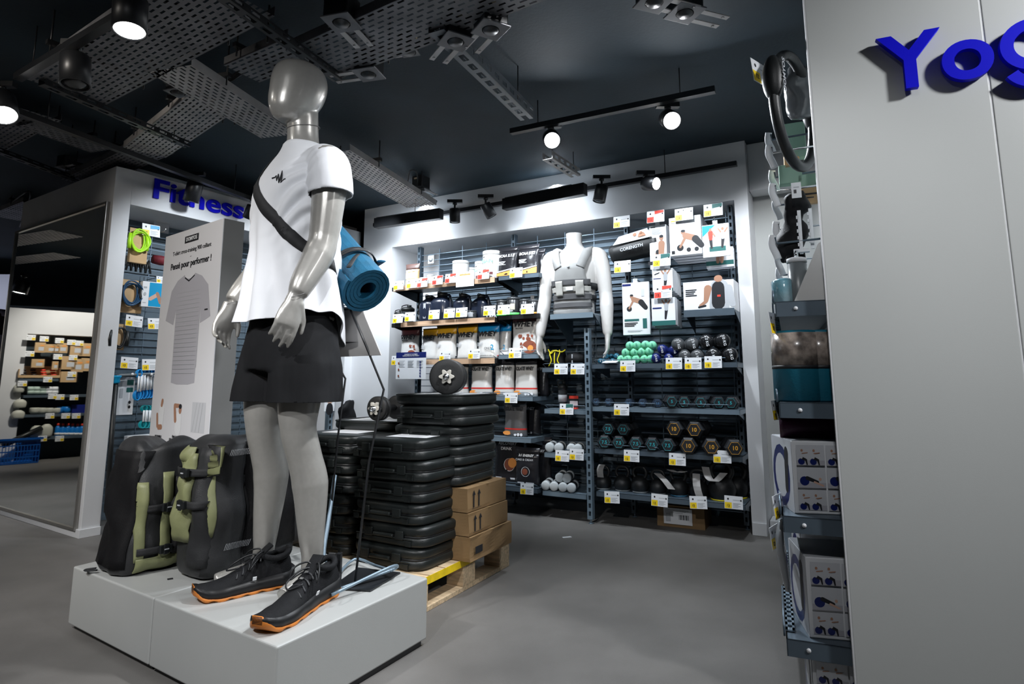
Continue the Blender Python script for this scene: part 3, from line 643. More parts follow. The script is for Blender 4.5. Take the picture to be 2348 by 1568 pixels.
def fig(kind, x, z, s):
    if kind == 'ball': return [('e', x - .18 * s, z + .2 * s, .2 * s, .2 * s, PB if False else PNV), ('l', x - .15 * s, z + .42 * s, x + .1 * s, z + .3 * s, .09 * s, .07 * s, PK), ('l', x + .1 * s, z + .3 * s, x + .15 * s, z + .03 * s, .06 * s, .04 * s, PK), ('l', x - .17 * s, z + .45 * s, x - .15 * s, z + .72 * s, .08 * s, .09 * s, PL), ('e', x - .13 * s, z + .88 * s, .07 * s, .08 * s, PS), ('l', x - .12 * s, z + .7 * s, x + .2 * s, z + .75 * s, .03 * s, .025 * s, PS)]
    if kind == 'roll': return [('e', x - .3 * s, z + .12 * s, .12 * s, .12 * s, PK), ('l', x - .3 * s, z + .15 * s, x - .1 * s, z + .5 * s, .04 * s, .05 * s, PS), ('l', x - .1 * s, z + .55 * s, x + .25 * s, z + .42 * s, .11 * s, .11 * s, PS), ('l', x + .25 * s, z + .40 * s, x + .45 * s, z + .15 * s, .13 * s, .10 * s, PK), ('e', x - .18 * s, z + .68 * s, .08 * s, .09 * s, PS), ('e', x - .18 * s, z + .73 * s, .08 * s, .05 * s, PK)]
    if kind == 'stand': return [('l', x, z + .45 * s, x - .05 * s, z + .03 * s, .08 * s, .05 * s, PK), ('l', x, z + .5 * s, x, z + .78 * s, .09 * s, .12 * s, PG_), ('e', x, z + .93 * s, .06 * s, .075 * s, PS), ('l', x - .1 * s, z + .78 * s, x - .2 * s, z + .95 * s, .035 * s, .03 * s, PS), ('l', x + .1 * s, z + .78 * s, x + .22 * s, z + .95 * s, .035 * s, .03 * s, PS)]
    if kind == 'red': return [('l', x, z + .45 * s, x + .03 * s, z + .03 * s, .08 * s, .05 * s, PK), ('l', x, z + .5 * s, x, z + .78 * s, .09 * s, .12 * s, PR), ('e', x, z + .93 * s, .06 * s, .075 * s, PS), ('l', x + .12 * s, z + .75 * s, x + .2 * s, z + .6 * s, .035 * s, .03 * s, PS)]
    if kind == 'sit': return [('l', x - .15 * s, z + .1 * s, x, z + .4 * s, .07 * s, .08 * s, PS), ('l', x, z + .42 * s, x + .1 * s, z + .3 * s, .09 * s, .09 * s, PK), ('l', x + .1 * s, z + .35 * s, x + .12 * s, z + .7 * s, .09 * s, .11 * s, PS), ('e', x + .12 * s, z + .9 * s, .07 * s, .09 * s, PS), ('e', x + .12 * s, z + .95 * s, .07 * s, .05 * s, PK), ('r', x - .35 * s, z, .2 * s, .12 * s, PK)]
    return []
# ------------------------------------------------------------------ t-shirt totem behind the plinth
P0 = aty(513, 500, 3.0); ztop = P0.z; P0.z = 0; dT = az(-52); 
Pt = Vector((P0.x, P0.y, ztop)); wT = along(Pt, dT, 381); dB = along(Pt, az(36), 560)
tot = thing('advertising_totem', 'tall white panel display with a printed grey t-shirt and French slogan', 'display panel', P0 + dT * wT, atan2(-dT.y, -dT.x))
MB().bb(0, wT, .004, dB, 0, ztop).obj('totem_body', M('dark grey totem side', (.15, .155, .155), .5), tot)
MB().bb(0, wT, 0, .005, 0, ztop).obj('front_sheet', M('totem print sheet', (.76, .77, .81), .4), tot)
def tz(py): return onplane(447, py, tot.location, Vector((sin(radians(38)), cos(radians(38)), 0))).z
zz = lambda f: f * ztop
tshape = [(.30, .735), (.42, .755), (.44, .735), (.56, .735), (.60, .755), (.72, .735), (.83, .69), (.90, .55), (.74, .525), (.73, .60), (.72, .27), (.62, .262), (.42, .262), (.32, .27), (.31, .60), (.28, .53), (.13, .555), (.20, .69)]
art(tot, [('p', [(x * wT, z * ztop) for x, z in [(x, .52 + (z - .262) * .68) for x, z in tshape]], 14)], -.0006, 'printed_t_shirt')
art(tot, [('l', .43 * wT, .846 * ztop, .50 * wT, .834 * ztop, .004, .004, PK), ('l', .5 * wT, .834 * ztop, .59 * wT, .848 * ztop, .004, .004, PK), ('r', .725 * wT, .57 * ztop, .003, .15 * ztop, PG_), ('r', .80 * wT, .735 * ztop, .035, .008, PK)] + [('r', (.33 + .0 * i) * wT, (.80 - .013 * i) * ztop, .37 * wT, .0015, PG_) for i in range(20)], -.0008, 'printed_collar')
art(tot, [('r', .37 * wT, .957 * ztop, .24 * wT, .022 * ztop, PK)], -.0006, 'brand_plate'); text('DOMYOS', .030, paper, tot, (.49 * wT, -.0012, .968 * ztop), bold=.0006)
text('T-shirt cross-training 900 celliant', .0330, ink, tot, (.50 * wT, -.001, .932 * ztop), bold=.0002)
text('–', .03, ink, tot, (.50 * wT, -.001, .912 * ztop))
text('Pensé pour performer !', .049, ink, tot, (.50 * wT, -.001, .890 * ztop), bold=.0012)
for i, (x, w) in enumerate(((.10, .15), (.40, .17), (.72, .21))):
    X = x * wT; Z = .385 * ztop; Wd = w * wT; Hh = .085 * ztop
    if i == 2: art(tot, [('r', X, Z, Wd, Hh, PL)] + [('l', X + Wd * (.1 + .25 * k), Z + .004, X + Wd * (.35 + .22 * k), Z + Hh - .004, .002, .002, PG_) for k in range(3)], -.0006, 'printed_photo')
    elif i: art(tot, [('l', X + Wd * .6, Z + .01, X + Wd * .6, Z + Hh * .45, Wd * .3, Wd * .28, PW), ('l', X + Wd * .3, Z + Hh * .35, X + Wd * .15, Z + Hh * .8, .014, .012, PS), ('l', X + Wd * .15, Z + Hh * .85, X + Wd * .6, Z + Hh * .85, .012, .010, PS), ('e', X + Wd * .72, Z + Hh * .72, .016, .022, PS), ('e', X + Wd * .72, Z + Hh * .83, .017, .013, PK)], -.0006, 'printed_photo')
    else: art(tot, [('l', X + Wd * .6, Z + Hh * .15, X + Wd * .65, Z + Hh * .7, Wd * .28, Wd * .3, PW), ('l', X + Wd * .25, Z + .015, X + Wd * .12, Z + Hh * .5, .012, .010, PS), ('l', X + Wd * .4, Z + .008, X + Wd * .7, Z + .01, .014, .014, PS), ('l', X + Wd * .6, Z + Hh * .85, X + Wd * .65, Z + Hh, .012, .012, PS)], -.0006, 'printed_photo')
for x, b_ in ((.17, 'EXTENSIBLE'), (.49, 'ÉVACUATION\nDE LA TRANSPIRATION'), (.83, 'DOUCEUR')): text(b_, .0150, ink, tot, (x * wT, -.001, .362 * ztop), bold=.0005)
# ------------------------------------------------------------------ rucksacks
fab = M('dark grey coated fabric', (.026, .027, .029), .42, spec=.35, bump=.5, bscale=500, var=.12, scale=12); fabk = M('black coated fabric', (.006, .006, .007), .6, spec=.2, bump=.5, bscale=500)
olive = M('olive green nylon', (.22, .235, .115), .5, bump=.3, bscale=400, var=.12, scale=14)
def bag(label, loc, rz, w, d, h, kind):
    t = thing('rucksack', label, 'rucksack', loc, rz); b = MB()
    R = [(0, 0, .005, w * .44, d * .42), (0, 0, .03, w * .5, d * .49), (0, 0, h * .3, w * .50, d * .5), (0, 0, h * .6, w * .48, d * .48), (0, .0, h * .85, w * .46, d * .46), (0, 0, h * .95, w * .43, d * .42), (0, 0, h, w * .30, d * .30)]
    loft(b, R, 40, 4, 4.5); me = remeshed(b, .008, 6, .5)
    sd = loc[0] * 7
    def f(co, nn):
        x, y, z = co; s = 0
        s += .016 * noise.noise(Vector((x * 6 + sd, y * 6, z * 5))) + .008 * noise.noise(Vector((x * 16, y * 16 + sd, z * 10)))
        s -= .045 * math.exp(-((x + y - .02) / .05) ** 2) * max(0, (z - h * .72) / (h * .28)) ** 1.2 if kind == 0 else 0
        s += .010 * sin(z * 26 + x * 30 + sd) * math.exp(-((z - h * .5) / (h * .3)) ** 2)
        return s
    displace(me, f)
    if kind == 0:
        for v in me.vertices:     # slumped lean
            v.co.x += .02 * (v.co.z / h - .5) * (1 - v.co.z / h) * 2; v.co.y -= .03 * max(0, 1 - v.co.z / (h * .3)) ** 1.5
    ob = addmesh('bag_body', me, fab, t)
    bvv = BVHTree.FromPolygons([v.co.copy() for v in me.vertices], [tuple(p.vertices) for p in me.polygons])
    return t, bvv
def patch(name, bvv, parent, y0, y1, z0, z1, face, m, off=.004, n=14, tap=0, puff=0):
    """panel hugging one side of a bag: face is '+x','-x','-y','+y'"""
    mb = MB(); R = []
    for i in range(n + 1):
        row = []
        for j in range(9):
            z = z0 + (z1 - z0) * i / n; a = y0 + (y1 - y0) * j / 8; a = a * (1 - tap * abs(i / n - .5))
            p = {'+x': Vector((.3, a, z)), '-x': Vector((-.3, a, z)), '-y': Vector((a, -.4, z)), '+y': Vector((a, .4, z))}[face]; dr = {'+x': Vector((-1, 0, 0)), '-x': Vector((1, 0, 0)), '-y': Vector((0, 1, 0)), '+y': Vector((0, -1, 0))}[face]
            h_ = bvv.ray_cast(p, dr); q = h_[0] if h_[0] is not None else p + dr * .15
            o = off + puff * sin(pi * j / 8) * sin(pi * i / n) + puff * .6 * noise.noise(Vector((a * 30, z * 25, 3))); row.append(tuple(q - dr * o))
        R.append(row)
    vs = [p for r_ in R for p in r_]; fs = [(i * 9 + j, i * 9 + j + 1, i * 9 + j + 10, i * 9 + j + 9) for i in range(n) for j in range(8)]
    mb.add(vs, fs, 0, True); o = mb.obj(name, m, parent); s = o.modifiers.new('s', 'SOLIDIFY'); s.thickness = .004; s.offset = 0; return o
def buckle(t, p, rz=0, s=1.0):
    mb = MB(); mb.T = Matrix.Translation(p) @ Matrix.Rotation(rz, 4, 'Z'); mb.box(0, 0, 0, .046 * s, .014, .030 * s); mb.box(0, -.006, 0, .02 * s, .006, .038 * s); o = mb.obj('buckle', blackp, t, bevel=.003)
    mb = MB(); mb.T = Matrix.Translation(p) @ Matrix.Rotation(rz, 4, 'Z'); mb.box(0, -.0098, 0, .016 * s, .002, .004 * s); mb.obj('buckle_mark', paperg, o)
B1, bv1 = bag('dark grey rucksack with olive side trim slumping at the left end of the plinth', onz(337, 1296, PT) + Vector((0, .02, 0)), radians(-33), .27, .28, .485, 0)
patch('back_panel', bv1, B1, -.105, .105, .03, .44, '-y', fabk, .004, puff=.012)
patch('side_trim', bv1, B1, -.045, -.005, .02, .36, '+x', olive, .006, puff=.012)
patch('side_trim', bv1, B1, -.125, -.095, .05, .33, '+x', olive, .005, puff=.006)
patch('base_trim', bv1, B1, -.12, .10, .012, .06, '+x', olive, .006, puff=.012)
patch('side_trim', bv1, B1, -.06, -.02, .05, .30, '-x', olive, .006, puff=.012)
patch('side_pocket', bv1, B1, .0, .11, .06, .34, '+x', fabk, .010, puff=.03)
for z in (.235, .085): patch('compression_strap', bv1, B1, -.12, .11, z - .012, z + .012, '+x', web, .012, n=3); h_ = bv1.ray_cast(Vector((.4, -.03, z)), Vector((-1, 0, 0))); buckle(B1, h_[0] + Vector((.022, 0, 0)), radians(90))
MB().tube([(-.07, -.16, .012), (-.09, -.185, .01), (-.07, -.19, .01), (-.04, -.17, .012)], .006, 6, sub=4, flat=(1, .5)).obj('pull_loop', web, B1)
B2, bv2 = bag('large black and grey rucksack with olive strip behind the mannequin legs', onz(535, 1300, PT) + Vector((.0, .02, 0)), radians(-33), .235, .40, .495, 1)
for z0, z1, w in ((.44, .50, 1), ): pass
patch('front_panel', bv2, B2, -.19, -.06, .02, .47, '+x', fab, .006, puff=.006)
patch('padded_back', bv2, B2, -.05, .18, .07, .48, '+x', fabk, .008, puff=.03)
patch('olive_strip', bv2, B2, -.193, -.165, .15, .47, '+x', olive, .011, puff=.004)
patch('side_pocket', bv2, B2, -.085, .03, .13, .44, '-y', olive, .014, puff=.03)
patch('side_panel', bv2, B2, .03, .10, .05, .46, '-y', fab, .012, puff=.012)
patch('side_trim', bv2, B2, -.10, .0, .40, .46, '-y', olive, .012, puff=.02)
for z in (.375, .265): patch('compression_strap', bv2, B2, -.10, .10, z - .013, z + .013, '-y', web, .034, n=3); h_ = bv2.ray_cast(Vector((.015, -.5, z)), Vector((0, 1, 0))); buckle(B2, h_[0] + Vector((0, -.045, 0)))
# hatch marks on the front panel
for z in (.10, .43):
    mb = MB()
    for i in range(16):
        y = -.13 + i * .006; h_ = bv2.ray_cast(Vector((.4, y, z)), Vector((-1, 0, 0))); h2 = bv2.ray_cast(Vector((.4, y + .008, z + .022)), Vector((-1, 0, 0)))
        if h_[0] and h2[0]: mb.tube([h_[0] + Vector((.0155, 0, 0)), h2[0] + Vector((.0155, 0, 0))], .0007, 4)
    mb.obj('hatched_print', paperg, B2, kind='stuff')
B3, bv3 = bag('olive-trimmed rucksack with a striped strap seen between the mannequin legs', onz(640, 1262, PT) + Vector((-.03, .12, 0)), radians(-33), .16, .22, .50, 1)
patch('side_trim', bv3, B3, -.09, -.06, .12, .46, '+x', olive, .008, puff=.01); patch('side_pocket', bv3, B3, -.05, .06, .15, .40, '+x', fabk, .01, puff=.03)
mb = MB(); mb.box(.105, -.085, .12, .006, .035, .22); mb.obj('webbing_tab', web, B3)
for i in range(4): MB().box(.109, -.085, .035 + i * .05, .003, .033, .024).obj('olive_stripe', olive, B3)
mb = MB(); mb.tube([(.09, -.04, .45), (.12, -.02, .44), (.12, .0, .42), (.09, .01, .41)], .003, 6, sub=4); mb.obj('metal_loop', chrome, B3)
# ------------------------------------------------------------------ pallet and what stands on it
pa, pb = az(26.5), az(-62)       # away / left
PC = onz(946, 1422); PH = .138
pal = thing('wooden_pallet', 'small pine pallet with a yellow painted edge behind the plinth', 'pallet', PC, atan2(-pb.y, -pb.x))
# local: x from left(-) to right(0), y away
LW, LD = 1.10, .80
for i in range(5): y = .0 + i * (LD - .1) / 4; 
for i, y in enumerate((0.0, .2, .4, .6)):
    pass
def pbx(n, x0, x1, y0, y1, z0, z1, m=pine_m, **k): MB().bb(x0, x1, y0, y1, z0, z1).obj(n, m, pal, bevel=.002, **k)
# runners (bottom boards) run away from the camera, blocks on them, top deck boards across
for x in (-LW, -LW / 2 - .045, -.09): pbx('bottom_board', x, x + .09, 0, LD, 0, .02)
for x in (-LW, -LW / 2 - .045, -.09):
    for y in (0, LD * .46, LD - .10): pbx('block', x, x + .09, y, y + .10, .02, .105)
for i in range(7): y0 = i * (LD / 7); pbx('deck_board', -LW, 0.0, y0, y0 + LD / 7 - .012, .122, PH)
for x in (-LW, -LW / 2 - .045, -.09): pbx('stringer_board', x, x + .09, 0, LD, .105, .122)
MB().bb(-.0005, .0012, .0, LD * .56, .106, PH - .001).obj('yellow_edge', M('yellow paint', (.85, .60, .01), .5, var=.1, scale=30), pal)
case_m = M('black case plastic', (.011, .014, .014), .36, bump=.35, bscale=420, var=.15, scale=9)
def case_mesh(w, d, h, tilt=0, base=None):
    """closed moulded case; origin at its near right bottom corner, x to the left negative"""
    t = base; mb = MB()
    for z0, z1 in ((0, h * .47), (h * .53, h)):
        R = []
        for z, k in ((z0 + (0 if z0 else 0), .012 if z0 else .035), (z0 + h * .10, 0), (z1 - h * .10, 0), (z1, .035 if z0 else .012)):
            R.append((-w / 2, d / 2, z, w / 2 - k * .45, d / 2 - k * .45))
        loft(mb, R, 44, 3, 6)
    o = mb.obj('case_shell', case_m, t)
    mb = MB(); loft(mb, [(-w / 2, d / 2, h * .45, w / 2 - .004, d / 2 - .004), (-w / 2, d / 2, h * .55, w / 2 - .004, d / 2 - .004)], 44, 2, 6); mb.obj('seam', black_m, t)
    for x in (-w * .76, -w * .32): MB().box(x, -.003, h * .56, .045, .010, h * .42).obj('latch', case_m, t, bevel=.003)
    MB().box(-w * .54, -.006, h * .42, w * .80, .004, .004).obj('moulded_rib', case_m, t, bevel=.0015)
    MB().box(-w * .54, -.008, h * .5, .11, .014, .016).obj('carry_handle', case_m, t, bevel=.005)
    for x in (-w * .9, -w * .2): MB().box(x, -.002, h * .22, .03, .006, h * .26).obj('foot_rib', case_m, t, bevel=.002)
    return t
rzp = atan2(-pb.y, -pb.x)
CW, CD, CH = .395, .385, .089
def first_case(label, loc, rz, group): t = thing('storage_case', label, 'storage case', loc, rz, group); return case_mesh(CW, CD, CH, base=t)
cbase = PC + pa * .03 + pb * .05
ca = None
def stack(px_corner, Y, z0, n, labs, group, jit, wdir=None, rz=None):
    pass
ORD = ['topmost', 'second from the top', 'third from the top', 'fourth from the top', 'fifth from the top', 'sixth from the top', 'seventh from the top']
def put_stack(corner, z0, n, where, seed, rz=rzp, hh=CH, lean=0):
    global ca
    rnd = random.Random(seed)
    for i in range(n):
        lab = 'black moulded case, %s, in the stack %s' % (ORD[n - 1 - i].replace(' from the top', ' from top'), where) if i != 0 or n == 1 else 'black moulded case at the bottom of the stack %s' % where
        j = Vector((rnd.uniform(-.012, .012), rnd.uniform(-.01, .01), 0)); p = Vector((corner.x, corner.y, z0 + i * (hh + .0008))) + j; rr = rz + radians(rnd.uniform(-2.5, 2.5))
        if ca is None: ca = first_case(lab, p, rr, 'black dumbbell cases on the pallet'); 
        else: copy_tree(ca, p, rr, lab)
    return z0 + n * (hh + .0008)
cA = PC + pa * .10 + pb * .03
zA = put_stack(cA, PH, 6, 'nearest the plinth corner', 3)
cB = cA + pb * .425 + pa * .03
zB = put_stack(cB, PH, 6, 'behind the mannequin calves', 5)
# cartons and the tall back stack
cC = onz(1079, 1290, PH)
def carton(label, loc, rz, w, d, h, arrows=0, dmg=0, grp=None):
    t = thing('cardboard_box', label, 'cardboard box', loc, rz, grp); mb = MB(); mb.bb(-w, 0, 0, d, 0, h - .002)
    me = mb.mesh('b', card_m); bm = bmesh.new(); bm.from_mesh(me); bmesh.ops.subdivide_edges(bm, edges=bm.edges[:], cuts=6, use_grid_fill=True)
    for v in bm.verts: v.co += Vector((noise.noise(v.co * 9 + Vector((dmg, 0, 0))), noise.noise(v.co * 9 + Vector((5, dmg, 0))), .3 * noise.noise(v.co * 9))) * (.002 + .006 * dmg) * (1 if 0.01 < v.co.z < h - .01 else .2)
    bm.to_mesh(me); bm.free(); addmesh('carton_body', me, card_m, t)
    for x in (.0,): MB().bb(-w - .002, .003, d * .47, d * .53, h - .002, h - .001).obj('tape', M('packing tape', (.42, .29, .15), .25), t)
    for a in range(arrows):
        y = .05 + a * .045; mb = MB(); mb.add([(.004, y - .005, h * .15), (.004, y + .005, h * .15), (.004, y + .005, h * .68), (.004, y - .005, h * .68)], [(0, 1, 2, 3)]); mb.add([(.0045, y - .014, h * .66), (.0045, y + .014, h * .66), (.0045, y, h * .88)], [(0, 1, 2)]); mb.obj('printed_arrow', ink, t)
    if arrows: MB().bb(.0038, .0042, .035, .115, h * .1, h * .115).obj('printed_line', ink, t)
    return t
cw, cdp = .34, .36
k0 = carton('crushed brown carton at the bottom of the pile of three on the pallet', cC + pa * .0, rzp, cw, cdp + .02, .105, 0, 1.2)
MB().bb(.006, .008, .03, .09, .03, .06).obj('printed_label', ink, k0)
z1 = PH + .107; v = Vector((cC.x, cC.y, z1)) + pb * .012
carton('brown carton with two printed arrows, in the middle of the pile of three', v, rzp, cw, cdp, .098, 2, .5); z2 = z1 + .100
v = Vector((cC.x, cC.y, z2)) + pb * .02; kk = carton('brown carton with two printed arrows, on top of the pile of three', v, rzp, cw, cdp, .105, 2, .3)
MB().bb(-.30, -.26, -.006, -.003, .04, .09).obj('printed_mark', ink, kk)
z3 = z2 + .107
cC2 = Vector((cC.x, cC.y, 0)) + pb * .05 + pa * -.02
zC = put_stack(cC2, z3, 4, 'on top of the cartons', 11)
cD = cC2 + pb * .43 + pa * .05
zD = put_stack(Vector((cD.x, cD.y, 0)), PH, 6, 'left of the tall one', 13)
# open trays on top with dumbbells
def open_tray(label, loc, rz, w=CW + .01, d=CD, h=.05):
    t = thing('open_case', label, 'storage case', loc, rz); mb = MB(); R = []
    loft(mb, [(-w / 2, d / 2, 0, w / 2 - .02, d / 2 - .02), (-w / 2, d / 2, h * .3, w / 2, d / 2), (-w / 2, d / 2, h, w / 2, d / 2)], 44, 3, 6); mb.obj('case_shell', case_m, t)
    mb = MB(); mb.tube([(-w / 2 + (w / 2) * math.copysign(abs(cos(a)) ** .33, cos(a)), d / 2 + d / 2 * math.copysign(abs(sin(a)) ** .33, sin(a)), h) for a in [2 * pi * i / 44 for i in range(44)]], .005, 6, close=True); mb.obj('rim', case_m, t)
    MB().box(-w * .5, d * .5, h + .001, w * .8, d * .75, .002, R=Matrix.Rotation(.02, 4, 'X')).obj('leaflet', paper, t); return t
open_tray('open black case tray with a white leaflet on the tall stack of cases', Vector((cC2.x, cC2.y, zC)), rzp)
open_tray('open black case tray on the shorter back stack', Vector((cD.x, cD.y, zD)), rzp + radians(1), h=.045)
def paper_sheet(corner, z, label):
    c = corner + pb * .17 + pa * .21; t = thing('leaflet', label, 'leaflet', (c.x, c.y, z + .001), rzp + .1); MB().box(0, 0, 0, .21, .26, .0008).obj('sheet', paper, t)
    art(t, [('l', -.05, -.05, .04, .0, .004, .004, PK), ('e', .05, .01, .012, .02, PK), ('e', -.05, -.05, .012, .02, PK), ('r', -.09, .08, .08, .004, PK), ('r', -.09, .065, .1, .003, PG_)], 0, 'printed_diagram', Matrix.Rotation(radians(-90), 4, 'X') @ Matrix.Translation((0, 0, 0)) @ Matrix.Rotation(0, 4, 'X'))
    return t
paper_sheet(cA, zA, 'white printed leaflet lying on the stack nearest the plinth corner'); paper_sheet(cB, zB, 'white printed leaflet lying on the stack behind the calves')
def dumbbell_adj(label, c, azd, r, L, k=2):
    t = thing('adjustable_dumbbell', label, 'dumbbell', c, 0); d = az(azd); T = d.to_track_quat('Z', 'Y').to_matrix().to_4x4()
    mb = MB(); mb.T = T; mb.lathe([(.014, -L / 2), (.014, L / 2)], 16); mb.obj('bar', chrome, t)
    for s in (-1, 1):
        for i in range(k):
            z = s * (L / 2 - .055 - i * .026); rr = r * (1 - .0 * i); mb = MB(); mb.T = T; mb.lathe([(.015, z - .011), (rr * .6, z - .009), (rr * .92, z - .011), (rr, z - .007), (rr, z + .007), (rr * .92, z + .011), (rr * .6, z + .009), (.015, z + .011)], 44); mb.obj('weight_plate', M('black rubber', (.018, .019, .020), .5, bump=.3, bscale=300), t)
        z = s * (L / 2 - .030); mb = MB(); mb.T = T; pts = [((.030 + .007 * cos(6 * a)) * cos(a), (.030 + .007 * cos(6 * a)) * sin(a)) for a in [2 * pi * i / 48 for i in range(48)]]; mb.prism(pts, z - .010, z + .008, 0, 'xy'); mb.obj('star_nut', M('cream nut', (.62, .60, .54), .4), t, bevel=.002)
    mb = MB(); mb.T = T; mb.lathe([(.016, -.05), (.017, 0), (.016, .05)], 16); mb.obj('grip', black_m, t)
    return t
rC = .083; q = onplane(1030, 862, cC2 + pa * .12, pa); dumbbell_adj('larger adjustable dumbbell with a cream star nut on the tall stack', (q.x, q.y, zC + .053 + rC), 180, rC, .30, 3)
qd = onplane(893, 870, cD + pa * .16, pa); dumbbell_adj('smaller adjustable dumbbell on the shorter back stack', (qd.x, qd.y, zD + .048 + .062), 205, .062, .30, 2)
# ------------------------------------------------------------------ steel stand and tilted sign on the plinth
bs = onz(828, 1345, PT)
st = thing('sign_stand', 'thin black rod stand holding a tilted grey sign board on the plinth', 'sign stand', bs, 0)
def rel(px, py, Y): return aty(px, py, Y) - bs
Y0 = bs.y
mb = MB(); mb.tube([rel(812, 1352, Y0), rel(846, 1060, Y0 + .02), rel(880, 893, Y0 + .06), rel(838, 790, Y0 + .04), rel(803, 709, Y0 + .06)], .0042, 8); mb.obj('rod', black_m, st)
mb = MB(); mb.tube([rel(755, 1215, Y0 + .22), rel(775, 1000, Y0 + .22), rel(792, 868, Y0 + .25), rel(740, 780, Y0 + .22), rel(722, 709, Y0 + .2)], .0042, 8); mb.obj('rod', black_m, st)
mb = MB(); mb.tube([rel(780, 786, Y0 + .11), rel(842, 784, Y0 + .06)], .0035, 6); mb.obj('cross_rod', black_m, st); mb = MB(); mb.tube([rel(764, 711, Y0 + .16), rel(804, 709, Y0 + .07)], .0035, 6); mb.obj('cross_rod', black_m, st)
bp = [rel(700, 706, Y0 + .22), rel(832, 705, Y0 + .10), rel(878, 815, Y0 + .03), rel(690, 822, Y0 + .20)]
nrm = (bp[1] - bp[0]).cross(bp[3] - bp[0]).normalized(); nrm = -nrm if nrm.z < 0 else nrm
mb = MB(); mb.add([tuple(p + nrm * .006) for p in bp] + [tuple(p + nrm * .012) for p in bp], [(0, 1, 2, 3), (7, 6, 5, 4), (0, 4, 5, 1), (1, 5, 6, 2), (2, 6, 7, 3), (3, 7, 4, 0)]); mb.obj('sign_board', M('grey board', (.36, .35, .34), .5), st)
mb = MB(); mb.prism([(-.10, -.03), (.045, -.055), (.11, .14), (-.06, .20)], .001, .006, 0, 'xy'); mb.obj('base_plate', black_m, st)
# mannequin support stand
ms = thing('mannequin_stand', 'pale blue steel support frame behind the mannequin heel', 'mannequin stand', onz(775, 1345, PT), 0); b0 = onz(775, 1345, PT)
f = lambda px, py, z: onz(px, py, z) - b0
mb = MB(); mb.tube([f(772, 1352, PT + .008), f(900, 1306, PT + .03), f(893, 1301, PT + .055), f(760, 1364, PT + .02)], .0055, 8, sub=5); mb.obj('wire_frame', steel_lt, ms)
mb = MB(); mb.tube([f(765, 1330, PT + .01), f(812, 1282, PT + .02), f(860, 1296, PT + .02), f(898, 1308, PT + .03)], .005, 8, sub=4); mb.obj('wire_frame', steel_lt, ms)
mb = MB(); mb.tube([f(768, 1310, PT + .03), f(756, 1290, PT + .05), f(742, 1272, PT + .075), f(752, 1200, PT + .17) , f(768, 1090, PT + .33)], .008, 8, sub=4); mb.obj('support_rod', steel_lt, ms)
MB().bb(-.008, .008, -.012, .012, 0, .11).obj('heel_block', black_m, ms)
# ------------------------------------------------------------------ yoga panel and side gondola
gA, gL = az(23), az(-67); GP = aty(1898, 700, 1.72); GP.z = 0
yp = thing('end_panel', 'large pale grey end panel with raised blue Yoga lettering at the right', 'display panel', GP, atan2(-gL.y, -gL.x))
q1 = along(Vector((GP.x, GP.y, 1.6)), -gL, 2282)
MB().bb(0, q1 - .002, 0, .02, 0, 2.46).obj('panel_sheet', panel_m, yp, bevel=.002); MB().bb(q1 + .002, q1 + 1.0, 0, .02, 0, 2.46).obj('panel_sheet', panel_m, yp, bevel=.002)
MB().bb(-.004, 0, -.001, .022, 0, 2.46).obj('edge_trim', white_wall, yp); MB().bb(q1 - .0018, q1 + .0018, .002, .02, 0, 2.46).obj('joint_strip', white_wall, yp)
yx = along(Vector((GP.x, GP.y, 1.75)), -gL, 2012); zb = onplane(2105, 203, GP, gA).z; zt = onplane(2080, 70, GP, gA).z
LS = (zt - zb); tx = text('Yo', LS * 1.27, blue_ink, yp, (yx + .012, -.019, zb + LS * .37), bold=.004, ext=.009, name='wall_lettering', align='LEFT')
def stroke(mb, pts, w, y0, y1, close=False):
    P = [Vector((p[0], 0, p[1])) for p in pts]; n = len(P); R = []
    for i, p in enumerate(P):
        a_ = P[(i - 1) % n] if (i or close) else p; b_ = P[(i + 1) % n] if (i < n - 1 or close) else p; t = (b_ - a_).normalized(); nn = Vector((-t.z, 0, t.x)) * w / 2
        R.append([(p.x + nn.x, y0, p.z + nn.z), (p.x - nn.x, y0, p.z - nn.z), (p.x - nn.x, y1, p.z - nn.z), (p.x + nn.x, y1, p.z + nn.z)])
    mb.rings(R, smooth=False, close=close)
xo = max(c[0] for c in tx.bound_box) + tx.location.x; br = LS * .315; sw = LS * .165
gx = xo + .014 + br + sw * .5; gz = zb + LS * .35; mb = MB()
stroke(mb, [(gx + br * cos(2 * pi * k / 40), gz + br * sin(2 * pi * k / 40)) for k in range(40)], sw, -.028, -.010, True); mb.obj('wall_lettering', blue_ink, yp)
mb = MB(); stroke(mb, [(gx + br, gz + br * 1.2), (gx + br, gz - br * .9)] + [(gx + br * cos(-a_), gz - br * .9 + br * .95 * sin(-a_)) for a_ in [.15 * k for k in range(1, 19)]], sw, -.0275, -.0105); mb.obj('wall_lettering', blue_ink, yp)
ax_ = gx + br * 2 + .02 + sw * 1.2; mb = MB(); stroke(mb, [(ax_ + br * cos(2 * pi * k / 40), gz + br * sin(2 * pi * k / 40)) for k in range(40)], sw, -.028, -.010, True); stroke(mb, [(ax_ + br, gz + br * 1.2), (ax_ + br, gz - br * 1.2)], sw, -.0275, -.0105); mb.obj('wall_lettering', blue_ink, yp)
# gondola shelves behind the panel
go = thing('shelving_gondola', 'blue-grey steel shelving unit running away behind the pale end panel', 'shelving', GP + gA * .03, atan2(gA.y, gA.x))
